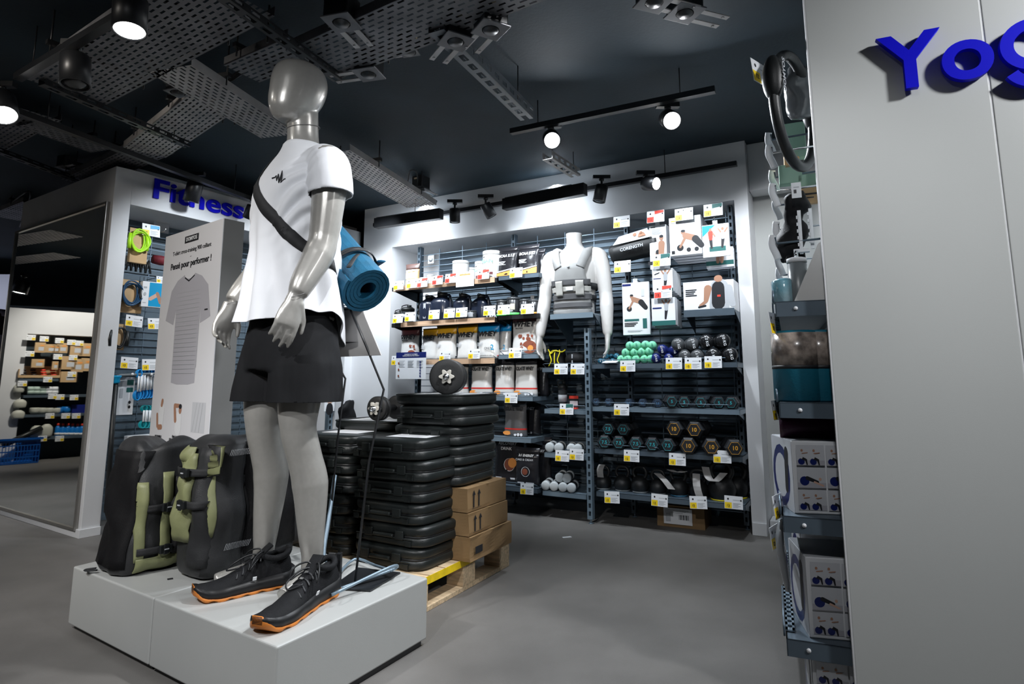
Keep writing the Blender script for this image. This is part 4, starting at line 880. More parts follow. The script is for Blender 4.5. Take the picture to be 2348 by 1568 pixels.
# local: x away, y left
LG = 1.7
G0 = GP + gA * .03
def gl(px, z): return along(Vector((G0.x, G0.y, z)), gL, px)
gshelf = []
for k, (px, py) in enumerate(((1777, 692), (1786, 922), (1794, 1182), (1803, 1464))):
    z = onplane(px, py, G0, gA).z; y1 = gl(px, z); gshelf.append((z, y1))
    o = MB().bb(.0, LG, y1 - .40, y1, z - .003, z).bb(0, .003, y1 - .40, y1, z - .045, z).bb(0, LG, y1 - .003, y1, z - .045, z).obj('shelf_board', steel, go)
    MB().bb(.05, LG, y1 - .22, y1 - .19, z - .025, z - .003).obj('shelf_stiffener', steel, o)
    mb = MB(); mb.lathe([(.007, 0), (.006, .004), (.001, .005)], 12, (0, 0, 0), 'z'); 
    MB().cyl((-.003, y1 - .055, z - .022), .006, .004, 'x', 10).obj('rivet', paper, o)
    mb = MB(); mb.tube([(.02, y1 + .004, z), (.02, y1 + .004, z + .035), (.35, y1 + .004, z + .035), (.35, y1 + .004, z)], .003, 6); mb.obj('front_wire', wire_m, o)
MB().bb(.02, .06, -.20, -.16, 0, 2.3).obj('upright', steel, go); MB().bb(LG - .04, LG, -.20, -.16, 0, 2.3).obj('upright', steel, go); MB().bb(0, LG, -.25, -.24, 0.1, 2.3).obj('back_panel', M('pale rear panel', (.55, .58, .58), .6), go)
zl, yl = gshelf[-1]
mb = MB()
for i in range(26): mb.bb(.05 + i * .03, .066 + i * .03, yl - .1, yl + .002, zl - .20 + .005, zl - .19)
# ================================================================== racks: back wall
def rack_upright(fr, a, d, z0, z1, w=.03, dp=.05, m=steel, name='upright', parent=None, foot=True):
    c = fr.w(a, d, 0); mb = MB(); mb.T = Matrix.Translation(c - (parent.location if parent else Vector())) if False else Matrix.Identity(4)
    R = Matrix.Translation(c) @ Matrix.Rotation(fr.rz, 4, 'Z'); mb.T = R
    mb.bb(-w / 2, -w * .22, -dp / 2, dp / 2, z0, z1).bb(w * .22, w / 2, -dp / 2, dp / 2, z0, z1).bb(-w * .22, w * .22, dp / 2 - .003, dp / 2, z0, z1)
    n = int((z1 - z0) / .05)
    for i in range(n): mb.bb(-w * .22, w * .22, -dp / 2, -dp / 2 + .002, z0 + i * .05, z0 + i * .05 + .022)
    if foot: mb.cyl((0, 0, 0), .016, .006, n=12); mb.cyl((0, 0, .004), .006, z0, n=8)
    return mb
rk = thing('wall_rack', 'blue-grey wire back rack with slotted uprights filling the back alcove', 'shelving', (0, 0, 0))
SB = BK.q(965, 575, .0)[0]; posts = [(SB, 0), (BK.q(1180, 545, 0)[0], 0), (BK.q(1437, 520, 0)[0], 0), (-.012, 0)]
ztop_ = BK.q(1672, 473, 0)[1]
for a, d in posts: rack_upright(BK, a, d, .03, ztop_).obj('upright', steel, rk)
mb = MB(); wf(BK, mb, SB - .02, .02, -.31, -.30, .0, zf); mb.obj('back_panel', backp, rk)
mb = MB(); zz_ = .1
while zz_ < ztop_ - .03:
    wf(BK, mb, SB, 0, -.006, 0, zz_, zz_ + .005); wf(BK, mb, SB, 0, -.298, -.285, zz_ + .02, zz_ + .045); zz_ += .052
aa = SB + .2
while aa < 0: wf(BK, mb, aa, aa + .005, -.012, -.006, .1, ztop_ - .03); aa += .24
mb.obj('wire_grid', wire_m, rk, kind='stuff')
fp = BK.q(1352, 1000, .33)[0]; zfp = BK.q(1345, 753, .33)[1]
o = rack_upright(BK, fp, .33, .03, zfp, .036, .04, steel_lt).obj('rack_post', steel_lt); tag(o, 'free-standing slotted front post between the narrow and the wide shelves', 'post')
SHELF = {}
def shelf(key, px0, px1, pyc, label, dfr=.33, strip=0, m=steel, lip=.032, guard=()):
    z = BK.q((px0 + px1) / 2, pyc, dfr)[1]; P = BK.w(0, dfr, z)
    a0 = along(P, BK.u, px0); a1 = along(P, BK.u, px1); t = thing('shelf', label, 'shelf', BK.w(a0, dfr, z), BK.rz); L = a1 - a0
    MB().bb(0, L, 0, dfr - .01, -.004, 0).bb(0, L, 0, .003, -lip, 0).bb(0, .003, 0, dfr - .01, -lip, 0).bb(L - .003, L, 0, dfr - .01, -lip, 0).obj('shelf_board', m, t)
    for x in (.012, L - .012): MB().prism([(0.02, -lip), (dfr - .01, -.004), (dfr - .01, -.09), (dfr - .04, -.09)], x - .002, x + .002, 0, 'yz').obj('bracket', m, t)
    if strip: MB().bb(strip[0] * L, strip[1] * L, -.006, 0, -lip - .002, .006).obj('wood_strip', wood_m, t)
    for g0, g1 in guard: MB().tube([(g0 * L, .05, .001), (g0 * L, .0, .022), (g0 * L + .012, -.002, .026), (g1 * L - .012, -.002, .026), (g1 * L, 0, .022), (g1 * L, .05, .001)], .0024, 6).obj('wire_guard', wire_m if not strip else chrome, t)
    SHELF[key] = (z, dfr); return t
shelf('l1', 899, 1140, 648, 'top left shelf carrying white tubs and small pill bottles', .36, (.02, .98), black_m)
shelf('l1b', 1143, 1236, 629, 'short top shelf with the two black and orange pouches', .36)
shelf('l2', 898, 1140, 735, 'second left shelf with black shakers and jugs', .36, (.1, .98), black_m)
shelf('l2b', 1143, 1236, 721, 'short second shelf with green-based black jars', .36, 0, black_m)
shelf('l3', 898, 1140, 825, 'third left shelf with the white protein pouches', .36, (.35, .98), black_m, guard=((.78, .97),))
shelf('l3b', 1143, 1236, 812, 'short third shelf under the brown topped pouch', .36, 0, steel_lt, guard=((.05, .95),))
shelf('l4', 1060, 1222, 908, 'shelf with the red-edged white pouches', .36, 0, steel_lt, guard=((.3, .95),))
shelf('l5', 1060, 1218, 1001, 'shelf with the dark grey red-striped pouches', .36, 0, steel_lt)
shelf('l6', 1060, 1233, 1112, 'bottom left shelf with the black drink powder pouches', .36, 0, steel, guard=((.4, .98),))
shelf('m1', 1243, 1341, 842, 'narrow shelf with the ankle weights', .33, guard=((.02, .98),))
shelf('m2', 1248, 1345, 938, 'narrow shelf with the sports bottle and red card', .33, 0, steel_lt, guard=((.02, .98),))
shelf('m3', 1248, 1346, 1040, 'narrow shelf with the pale hand rolls, upper', .33, 0, steel_lt, guard=((.5, .98),))
shelf('m4', 1244, 1345, 1129, 'narrow lowest shelf with the stacked hand rolls', .33, 0, steel_lt)
shelf('r1', 1356, 1691, 832, 'wide shelf with the coloured round-head dumbbells', .33, guard=((.02, .44), (.5, .97)))
shelf('r2', 1358, 1696, 935, 'wide shelf with the smallest hexagonal dumbbells', .33, 0, steel_lt, guard=((.01, .46), (.6, .94)))
shelf('r3', 1363, 1702, 1037, 'wide shelf with the large hexagonal dumbbells', .33, 0, steel, guard=((.01, .46),))
shelf('r4', 1367, 1709, 1142, 'wide bottom shelf with the kettlebells', .33)
def on(key, px, d=.2, dz=0):
    z, df = SHELF[key]; P = BK.w(0, d, z); return P + BK.u * along(P, BK.u, px) + Vector((0, 0, dz))
RZB = BK.rz
# ------------------------------------------------------------------ price cards
TAGN = []
def price_card(p, rz, label, kind='y', w=.105, h=.074, tilt=0):
    t = thing('price_card', label, 'price tag', p, rz); t.rotation_euler = (radians(-6), radians(tilt), rz)
    MB().box(0, .0015, 0, w, .0014, h).obj('card', paper, t, bevel=.0)
    c = PR if kind == 'r' else PY; X = -w / 2; Z = -h / 2
    sh = [('r', X + .002, Z + .002, w * .38, h * .46, c), ('r', X + w * .46, Z + h * .66, w * .42, h * .05, PG_), ('e', X + w * .2, Z + h * .75, w * .05, h * .08, PK), ('r', X + w * .86, Z + h * .62, w * .08, h * .12, PK)] + [('r', X + w * .46, Z + h * (.12 + .1 * i), w * (.42 if i % 2 else .3), h * .035, PG_) for i in range(4)]
    if kind == 'r': sh += [('p', [(X + w * .45, Z + h * .68), (X + w * .97, Z + h * .78), (X + w * .97, Z + h * .98), (X + w * .45, Z + h * .98)], PR)]
    if kind == 'g': sh += [('p', [(X + w * .45, Z + h * .62), (X + w * .97, Z + h * .72), (X + w * .97, Z + h * .98), (X + w * .45, Z + h * .98)], PGN)]
    if kind == 'b': sh += [('p', [(X + w * .45, Z + h * .6), (X + w * .97, Z + h * .7), (X + w * .97, Z + h * .95), (X + w * .45, Z + h * .95)], PB)]
    art(t, sh, .0006, 'card_print'); text('12', h * .26, ink, t, (X + w * .2, -.0012, Z + h * .25)); return t
def tagat(fr, px, py, d, label, kind='y', sc=1.0, tilt=0):
    a, z = fr.q(px, py, d); return price_card(fr.w(a, d, z), fr.rz, label, kind, .105 * sc, .074 * sc, tilt)
D = .385
for px, py, k, lb in ((914, 654, 'y', 'under the orange pouch, at the shelf end'), (944, 650, 'y', 'below the orange pouch'), (968, 648, 'r', 'below the leftmost small white bottle'), (1003, 642, 'r', 'right of the small white bottles'), (1033, 638, 'r', 'left of the big white notice'), (1108, 629, 'r', 'below the tall white tub'),
    (1183, 625, 'y', 'below the black and orange pouches'), (912, 730, 'y', 'under the shaker, at the shelf end'), (940, 726, 'y', 'right below the black shaker'), (995, 721, 'y', 'below the first black jug'), (1030, 718, 'y', 'below the second black jug'), (1058, 716, 'y', 'below the small clear jars'), (1122, 712, 'y', 'below the black creatine box'), (1155, 710, 'y', 'below the green based jars'), (1209, 708, 'y', 'below the orange-based jar'),
    (909, 826, 'y', 'left of the comparison chart'), (1020, 816, 'y', 'below the second yellow pouch'), (1087, 811, 'y', 'below the third yellow pouch'), (1181, 809, 'y', 'below the brown topped pouch at the right')):
    tagat(BK, px, py, D, ('red and white promotion card ' if k == 'r' else 'white price card with yellow corner ') + lb + {0: ', top row', 1: ', second row', 2: ', third row'}[0 if py < 660 else 1 if py < 740 else 2], k)
q = BK.q(1066, 640, .39); nt = thing('notice_card', 'large white notice card with small orange heading on the top left shelf edge', 'notice', BK.w(q[0], .39, q[1]), RZB); MB().box(0, 0, 0, .165, .0015, .115).obj('card', paper, nt); art(nt, [('r', -.05, .03, .1, .008, PO)] + lines(-.05, .01, .1, 4, .004), -.001); text('CLEAN PROTEIN', .013, MATS['orange print'], nt, (0, -.0022, .042))
for px, py, k, lb in ((1172, 912, 'y', 'below the red-edged white pouches'), (1208, 1121, 'y', 'below the black energy drink pouch'), (1286, 846, 'y', 'below the yellow-laced ankle weight'), (1324, 846, 'y', 'below the plain black ankle weight'), (1299, 938, 'g', 'below the sports bottle'), (1289, 1045, 'y', 'below the upper hand rolls, left of two'), (1322, 1042, 'y', 'below the upper hand rolls, right of two'),
    (1439, 839, 'y', 'below the mint dumbbells'), (1545, 833, 'y', 'below the grey three kilo dumbbells, left of three'), (1589, 833, 'y', 'below the grey three kilo dumbbells, middle of three'), (1635, 830, 'y', 'below the black five kilo dumbbells'), (1425, 939, 'y', 'below the smallest hexagonal dumbbells'), (1448, 1045, 'y', 'below the teal numbered dumbbells'), (1553, 1053, 'y', 'below the single tilted teal dumbbell'), (1656, 1047, 'y', 'below the orange numbered dumbbells'),
    (1403, 1140, 'y', 'below the leftmost kettlebell'), (1512, 1147, 'y', 'below the kettlebell with the long paper tag'), (1601, 1152, 'y', 'below the fifth kettlebell'), (1682, 1152, 'y', 'below the largest kettlebell')):
    tagat(BK, px, py, .352 if px > 1240 else D, 'white price card with %s corner ' % ('green and yellow' if k == 'g' else 'yellow') + lb, k, .98, 0 if py < 1100 else random.uniform(-4, 4))
for px, py, k, lb, d in ((1425, 508, 'y', 'above the black padded bench sleeve', .28), (1503, 496, 'r', 'above the narrow white box', .3), (1568, 491, 'y', 'above the ab-wheel boxes', .32), (1635, 481, 'g', 'above the flat packs at the top right', .3), (1427, 611, 'y', 'between the black pad and the tall ab-mat box', .28), (1517, 596, 'g', 'over the suspension trainer boxes', .32), (1520, 669, 'r', 'over the pull-up bar boxes', .32)):
    tagat(BK, px, py, d, 'hanging price card ' + lb, k, 1.12)
# ------------------------------------------------------------------ products
def put(t, key, px, d=.2, dz=0, rot=0): t.location = on(key, px, d, dz); t.rotation_euler = (0, 0, RZB + radians(rot)); return t
def pouch(label, w, h, dp, body, topm, text1=None, band=None, shapes=(), cat='pouch', topf=.14, tcol=ink, name='protein_pouch', ts=.2, seed=1, tz=.70):
    t = thing(name, label, cat); N = 12; K = 20; R = []
    for i in range(N + 1):
        f = i / N; dd = dp * (1 - f) ** .55 * (1 if f > .03 else .8) + .004; ww = w / 2 * (1 - .10 * sin(pi * f) - .05 * (1 - f) ** 3)
        ring = []
        for j in range(K):
            a = 2 * pi * j / K; x = ww * math.copysign(abs(cos(a)) ** .75, cos(a)); y = dd / 2 * sin(a); wr = .004 * noise.noise(Vector((x * 25 + seed * 3, f * 7, seed))) * sin(pi * f); ring.append((x, y + wr * (1 if sin(a) > 0 else -1) * 1.6 + .25 * dd * 0, f * h))
        R.append(ring)
    k = int(N * (1 - topf)); mb = MB(); mb.rings(R[:k + 1], 0, cap=True); mb.obj('pouch_body', body, t)
    mb = MB(); mb.rings(R[k:], 0); mb.obj('pouch_top', topm, t)
    if band: 
        mb = MB(); mb.rings([[(p[0] * 1.003, p[1] * 1.02 - .0005, p[2] + z_) for p in R[b_]] for b_, z_ in ((2, 0), (2, h * .035))], cap=False); mb.obj('printed_band', band, t)
    def fy(z): f = z / h; return -(dp * (1 - f) ** .55 + .004) / 2 - .004
    if text1:
        o = text(text1, h * ts, tcol, t, (0, fy(h * tz) - .004, h * tz), (pi / 2 - .12, 0, 0), bold=.0012, shear=.2)
        bb = o.bound_box; wd = max(c[0] for c in bb) - min(c[0] for c in bb)
        if wd > w * .84: o.scale = (w * .84 / wd, 1, 1)
    if shapes: art(t, shapes, fy(h * .25) + .000, 'printed_picture', Matrix.Rotation(-.05, 4, 'X'))
    return t
foil_w = M('white foil', (.74, .73, .71), .28, bump=.5, bscale=45, coat=.3); foil_k = M('black foil', (.02, .02, .024), .25, bump=.5, bscale=45); foil_g = M('grey foil', (.13, .13, .135), .3, bump=.5, bscale=45)
foil_y = M('amber foil', (.80, .42, .015), .35); foil_b = M('azure foil', (.01, .33, .75), .3); foil_br = M('maroon foil', (.16, .045, .05), .35); foil_o = M('tan paper pouch', (.78, .47, .22), .6); foil_dk = M('dark brown foil', (.07, .04, .035), .4)
def splash(w, h): 
    rnd = random.Random(int(w * 1e4)); return [('e', w * .22, h * .16, w * .26, h * .15, PBR)] + [('e', w * (.22 + rnd.uniform(-.35, .28)), h * (.2 + rnd.uniform(-.12, .25)), w * rnd.uniform(.02, .06), w * rnd.uniform(.02, .06), PBR) for _ in range(18)] + [('e', w * .27, h * .13, w * .10, h * .07, PO)]
only2 = lambda w, h: [('r', w * .08, h * .27, w * .22, .0015, PK)]
put(pouch('tan stand-up pouch with black top at the left end of the top shelf', .15, .205, .07, foil_o, foil_dk, 'PROTEIN', None, lines(-.05, .10, .09, 4, .004, PW), topf=.2, tcol=paper, ts=.09, seed=1), 'l1', 946, .26)
W3 = [(940, 'white pouch with maroon top and brown powder print, leftmost of the third shelf', foil_br, 1, 0), (987, 'white pouch with amber top, first from the left of the amber ones', foil_y, 0, 1), (1024, 'white pouch with amber top, second of the three amber ones', foil_y, 0, 2), (1072, 'white pouch with amber top, third and widest of the amber ones', foil_y, 0, 3), (1121, 'white pouch with azure blue top, front one', foil_b, 2, 4), (1206, 'large white pouch with maroon top and brown powder print beside the bust arm', foil_br, 1, 5)]
for px, lb, tm, kd, sd in W3:
    w, h = (.20, .275) if kd != 1 or px < 1000 else (.245, .32)
    if px == 987: w = .17; h = .26
    t = pouch(lb, w, h, .09, foil_w, tm, 'WHEY', None, splash(w, h) if kd == 1 else lines(-w * .4, h * .45, w * .25, 6, .0025), topf=.17, ts=.20, seed=sd)
    if kd == 1: text('PROTEIN', .016, ink, t, (-w * .15, -.036, h * .6), (pi / 2 - .1, 0, 0))
    if kd == 2: text('ONLY', .024, ink, t, (w * .1, -.049, h * .30)); text('2', .055, MATS['cyan plastic'], t, (w * .29, -.049, h * .32), bold=.001)
    put(t, 'l3' if px < 1141 else 'l3b', px, .26, 0, random.uniform(-5, 5))
t = pouch('white pouch with azure blue top, standing behind the front one', .17, .285, .08, foil_w, foil_b, None, None, topf=.2, seed=9); text('ONLY', .02, ink, t, (0, -.046, .08)); text('2', .05, MATS['cyan plastic'], t, (.04, -.046, .09)); put(t, 'l3', 1152, .20)
for i, (px, key, bodym, lb, tc) in enumerate(((1052, 'l4', foil_w, 'partly hidden white isolate pouch behind the dumbbell plate', ink), (1105, 'l4', foil_w, 'white isolate pouch with black top left of the red-edged pair', ink), (1158, 'l4', foil_w, 'white isolate pouch with red edge, left of the pair', ink), (1207, 'l4', foil_w, 'white isolate pouch with red edge, right of the pair', ink), (1183, 'l5', foil_g, 'dark grey isolate pouch with red band, front', ink))):
    w = .20 if px != 1158 else .17; h = .30
    t = pouch(lb, w, h, .09, bodym, foil_k, 'ISOLATE WHEY', M('red foil band', (.75, .05, .04), .3), [('e', -w * .25, h * .08, w * .17, h * .05, PO)] + [('e', w * (.1 + .13 * k), h * .05, .011, .011, PW) for k in range(3)], topf=.22, ts=.12, seed=20 + i, tz=.66)
    mb = MB(); mb.bb(-w / 2 * .97, w / 2 * .97, -.006, -.003, h * .985, h * 1.0); mb.obj('top_edge', MATS['red foil band'] if px > 1140 and key == 'l4' else foil_k, t); text('ISOLATE', .0001, ink, t) if 0 else None
    put(t, key, px, .27, 0, random.uniform(-6, 6))
for px, key, lb in ((1236, 'l4', 'dark foil pouch half hidden at the right end behind the red-edged pair'), (1218, 'l5', 'dark pouch half hidden behind the grey isolate pouch')):
    t = pouch(lb, .17, .28, .08, foil_k, foil_k, 'WHEY', None, [('e', .02 * k - .02, .02, .008, .008, PG_) for k in range(3)], seed=31, tcol=paperg, ts=.1); put(t, key, px, .14)
t = pouch('black pouch reading recovery drink with a copper bowl print', .26, .36, .09, foil_k, foil_k, 'RECOVERY', None, [('e', .02, .13, .046, .046, PW), ('e', .022, .132, .043, .043, PBR), ('e', .045, .145, .035, .035, PO), ('r', -.09, .03, .16, .012, PL), ('r', -.05, .015, .03, .006, PW)], tcol=paper, ts=.085, seed=40, tz=.78); text('DRINK', .03, paper, t, (0, -.045, .245)); put(t, 'l6', 1168, .24)
t = pouch('smaller black pouch reading energy cake with a ring print', .20, .265, .08, foil_k, foil_k, '3:1 ENERGY', None, [('e', .0, .10, .034, .034, PW), ('e', .0, .10, .031, .031, PK), ('e', -.004, .1, .022, .022, PBR), ('r', -.06, .02, .13, .010, PL)], tcol=paper, ts=.085, seed=41, tz=.80); text('CAKE & CREAM', .02, paper, t, (0, -.050, .185)); put(t, 'l6', 1210, .30)
t = pouch('black drink pouch almost hidden behind the energy cake pouch', .22, .33, .07, foil_k, foil_k, 'RECOVERY', None, tcol=paperg, ts=.07, seed=42); put(t, 'l6', 1236, .15)
for px, lb in ((1165, 'black and orange pouch on the short top shelf, left'), (1213, 'black and orange pouch on the short top shelf, right')):
    w, h = .18, .235; t = pouch(lb, w, h, .07, foil_k, foil_k, 'BCAA 2.1.1', None, [('p', [(-w * .45, .01), (w * .45, .01), (w * .45, .055), (-w * .45, .03)], PO), ('p', [(-w * .45, .035), (w * .45, .06), (w * .45, .068), (-w * .45, .045)], PL)] + lines(-w * .38, h * .5, w * .35, 4, .004, PW), tcol=paper, ts=.12, seed=px); put(t, 'l1b', px, .27)
for px, d in ((1187, .16), (1232, .16)): 
    t = pouch('black pouch seen edge-on behind the black and orange pouches, %s' % ('left' if px < 1200 else 'right'), .14, .22, .06, foil_k, foil_k, seed=px); put(t, 'l1b', px, d)
def tub(label, r, h, col=None, lid=None, name='powder_tub', base=None, shapes=None, cat='tub', txt=None, tcol=ink):
    col = col or MATS['white tub']; t = thing(name, label, cat); mb = MB(); mb.lathe([(r * .96, 0), (r, .004), (r, h * .84), (r * .92, h * .87)], 28); mb.obj('tub_body', col, t)
    MB().lathe([(r * .98, h * .86), (r * 1.02, h * .87), (r * 1.02, h * .985), (r * .95, h)], 28).obj('lid', lid or col, t)
    if base: MB().lathe([(r * 1.005, .002), (r * 1.005, h * .17)], 28).obj('base_band', base, t)
    def wrap(x, z, w, hh, m, nm='label_print'):
        mb = MB(); n = 8; vs = []
        for i in range(n + 1): a = -pi / 2 + (x + w * i / n) / r; vs += [(r * 1.006 * cos(a), r * 1.006 * sin(a), z), (r * 1.006 * cos(a), r * 1.006 * sin(a), z + hh)]
        mb.add(vs, [(2 * i, 2 * i + 2, 2 * i + 3, 2 * i + 1) for i in range(n)]); mb.obj(nm, m, t)
    for s in shapes or (): wrap(*s)
    if txt: text(txt[0], txt[1], tcol, t, (0, -r * 1.012, txt[2]), bold=.0004)
    return t
wt = M('white tub', (.72, .72, .71), .4); bt = M('black tub', (.025, .027, .03), .3); wl = M('black lid', (.05, .055, .06), .35); gb = M('lime green band', (.15, .75, .18), .4); ob = M('orange band', (.85, .35, .05), .4)
put(tub('white tub with plain label, left of the tubs on the top shelf', .066, .185, shapes=[(-.05, .03 + .012 * i, .1, .0015, paperg) for i in range(8)]), 'l1', 1056, .24)
put(tub('white tub half hidden behind the plain tub', .05, .14), 'l1', 1079, .15); put(tub('small white tub with dark red print beside the tallest tub', .05, .165, shapes=[(-.02, .02, .05, .03, foil_br), (-.03, .12, .02, .006, ink)], txt=('GAIN', .028, .09), tcol=MATS['mint print']), 'l1', 1103, .22)
put(tub('tallest white tub with red lettering on the top shelf', .072, .225, shapes=[(-.045, .035, .035, .045, foil_br), (-.005, .035, .05, .02, foil_br), (-.05, .17, .025, .007, ink)], txt=('GAIN', .04, .14), tcol=MATS['mint print']), 'l1', 1128, .27)
put(tub('white tub just right of and behind the tallest tub', .05, .2), 'l1', 1146, .14)
for px, r, h, lb in ((970, .028, .075, 'small white pill bottle, left of three'), (988, .030, .092, 'tallest small white pill bottle, right of three'), (978, .016, .05, 'tiny white pill bottle between the other two')): put(tub(lb, r, h, name='pill_bottle', cat='bottle', shapes=[(-.015, .01, .03, .03, paperg)]), 'l1', px, .27 if r > .02 else .3)
clear = M('smoked clear plastic', (.10, .11, .12), .1, trans=.5, spec=.6); dnav = M('dark navy plastic', (.014, .02, .038), .25, coat=.4)
def shaker(label, r, h):
    t = thing('shaker_bottle', label, 'bottle'); MB().lathe([(r * .8, 0), (r * .85, .004), (r, h * .68), (r, h * .7)], 24).obj('cup', clear, t); MB().lathe([(r * 1.06, h * .68), (r * 1.08, h * .82), (r * .8, h * .88), (r * .75, h * .9)], 24).obj('lid', blackp, t)
    MB().lathe([(r * .35, h * .88), (r * .35, h), (r * .2, h)], 14, (r * .3, 0, 0)).obj('spout', blackp, t); MB().tube([(-r, 0, h * .8), (-r * 1.1, 0, h * .98), (0, 0, h * 1.03), (r * .6, 0, h * .9)], .004, 6, sub=4).obj('carry_loop', blackp, t); MB().lathe([(r * .97, h * .25), (r * 1.01, h * .5)], 24).obj('scale_print', paperg, t); return t
put(shaker('black shaker with grey cup at the left end of the second shelf', .055, .155), 'l2', 934, .27); put(shaker('black shaker almost hidden behind the front one', .045, .13), 'l2', 916, .2); put(shaker('slim dark shaker behind the first jug', .032, .15), 'l2', 967, .18)
def jug(label, w, h, print_=0):
    t = thing('water_jug', label, 'jug'); mb = MB(); loft(mb, [(0, 0, 0, w * .46, w * .40), (0, 0, .01, w * .5, w * .44), (0, 0, h * .62, w * .5, w * .44), (0, 0, h * .78, w * .36, w * .32), (0, 0, h * .86, w * .2, w * .2)], 28, 3, 3.2); mb.obj('jug_body', dnav, t)
    MB().lathe([(w * .23, h * .86), (w * .24, h * .9), (w * .24, h * .97), (w * .12, h)], 18).obj('cap', blackp, t); MB().tube([(w * .2, -.0, h * .9), (w * .48, -.02, h * .84), (w * .52, -.02, h * .5), (w * .46, -.02, h * .3)], .011, 8, sub=4).obj('handle', dnav, t)
    if print_: MB().bb(-.012, .012, -w * .445, -w * .44, h * .15, h * .68).obj('volume_print', paperg, t)
    MB().tube([(-w * .2, -w * .1, h * .93), (0, -w * .3, h * 1.0), (w * .2, -w * .1, h * .93)], .004, 6, sub=4).obj('carry_loop', chrome if print_ else blackp, t); return t
put(jug('dark water jug with a printed volume scale and steel loop', .15, .23, 1), 'l2', 984, .24); put(jug('widest dark water jug with a pale sticker', .18, .245), 'l2', 1014, .24); put(jug('dark water jug behind the small clear jars', .15, .225), 'l2', 1062, .22); put(jug('dark water jug left of the creatine box', .15, .21), 'l2', 1104, .2)
for px, lb in ((1034, 'small smoked jar with grey label, left'), (1060, 'small smoked jar with grey label, middle'), (1082, 'small smoked jar with grey label, right')): put(tub(lb, .036, .105 if px < 1050 else .07, col=clear, lid=wl, name='supplement_jar', cat='jar', shapes=[(-.028, .02, .056, .035, paperg)]), 'l2', px, .31)
cb = thing('supplement_box', 'black box reading CREA on the second shelf', 'box'); MB().bb(-.07, .07, 0, .05, 0, .115).obj('carton', foil_k, cb, bevel=.002); text('CREA', .036, paper, cb, (0, -.001, .025), bold=.0008); art(cb, lines(-.06, .09, .08, 4, .004, PW)); put(cb, 'l2', 1127, .26)
for px, r, h, bb_, lb in ((1151, .042, .125, gb, 'black jar with green base, left of two'), (1178, .052, .14, gb, 'largest black jar with green base and cream label'), (1204, .042, .12, None, 'dark smoked jar between the green and the orange based jars'), (1226, .045, .11, ob, 'black jar with orange base at the end of the short second shelf')):
    put(tub(lb, r, h, col=bt, lid=wl, name='supplement_jar', cat='jar', base=bb_, shapes=[(.0, .045, .035, .045, M('cream label', (.65, .62, .5), .5))] if r > .05 else [(-.03, .04, .05, .012, paperg)], txt=('CREA', .018, .035), tcol=paper), 'l2b', px, .27)
wc = thing('white_card', 'small white upright card behind the orange-based jar', 'card'); MB().box(0, 0, .08, .03, .002, .16).obj('card', paper, wc); put(wc, 'l2b', 1221, .18)
q = BK.q(942, 838, .40); ch = thing('comparison_chart', 'printed comparison chart with a dark heading hanging under the third shelf', 'chart', BK.w(q[0], .40, q[1]), RZB); MB().box(0, 0, 0, .30, .002, .21).obj('sheet', paper, ch); art(ch, [('r', -.15, .06, .30, .045, PNV)] + sum([lines(-.12 + .09 * k, .035, .06, 7, .004, PG_) for k in range(3)], []) + [('r', .09, -.09 + .022 * k, .012, .014, PNV) for k in range(6)] + [('e', -.12, .02 - .05 * k, .008, .008, PBR) for k in range(3)], -.0012); text('COMMENT ET COMBIEN\nCONSOMMER SES PROTÉINES ?', .012, paper, ch, (0, -.0035, .082))
sk = thing('wall_socket', 'white wall socket behind the top left shelf', 'socket', BK.w(BK.q(989, 595, -.0)[0], .004, BK.q(989, 595, 0)[1]), RZB); MB().box(0, 0, 0, .065, .006, .075).obj('face_plate', M('socket white', (.4, .45, .5), .5), sk, bevel=.002); MB().lathe([(.022, 0), (.02, .002)], 20, (0, -.006, 0), 'y').obj('socket_well', paperg, sk)
# ------------------------------------------------------------------ middle column
gy = M('pale grey foam', (.50, .54, .56), .55, bump=.3, bscale=200); gy2 = M('dark grip', (.03, .03, .035), .5)
def hroll(label, grp=None, r=.033, L=.17, m=gy):
    t = thing('hand_weight', label, 'hand weight', group=grp); MB().lathe([(r * .7, -L / 2), (r * .93, -L / 2 + .004), (r, -L / 2 + .012), (r, -L / 2 + .05)], 18, (0, 0, r), 'y').obj('foam_end', m, t); MB().lathe([(r * .85, -L / 2 + .05), (r * .85, L / 2 - .05)], 16, (0, 0, r), 'y').obj('grip', gy2, t); MB().lathe([(r, L / 2 - .05), (r, L / 2 - .01), (r * .8, L / 2)], 18, (0, 0, r), 'y').obj('foam_end', m, t); return t
h0 = hroll('pale grey round-ended hand weight on the upper narrow shelf', 'hand weights on the upper narrow shelf'); put(h0, 'm3', 1265, .24)
for i, px in enumerate((1285, 1312, 1328)): copy_tree(h0, on('m3', px, .24), RZB + radians(15 + random.uniform(-5, 5)), h0['label'] + ', ' + ('second from the left', 'third from the left', 'rightmost')[i])
h0['label'] += ', leftmost'; h0.rotation_euler.z += .26
h1 = hroll('pale hand weight lying on the lowest narrow shelf', 'hand weights on the lowest narrow shelf', .032); put(h1, 'm4', 1256, .25)
for i, px in enumerate((1275, 1295, 1314)): copy_tree(h1, on('m4', px, .25), RZB + .26, h1['label'] + ', ' + ('second from the left', 'third from the left', 'rightmost')[i])
h1['label'] += ', leftmost'; h1.rotation_euler.z += .26
for px in (1288, 1304): copy_tree(h1, on('m4', px, .23, .058), RZB + .26, 'hand weight lying on top of the others, lowest narrow shelf, %s' % ('left' if px < 1300 else 'right'), 'upper hand weights of the lowest narrow shelf')
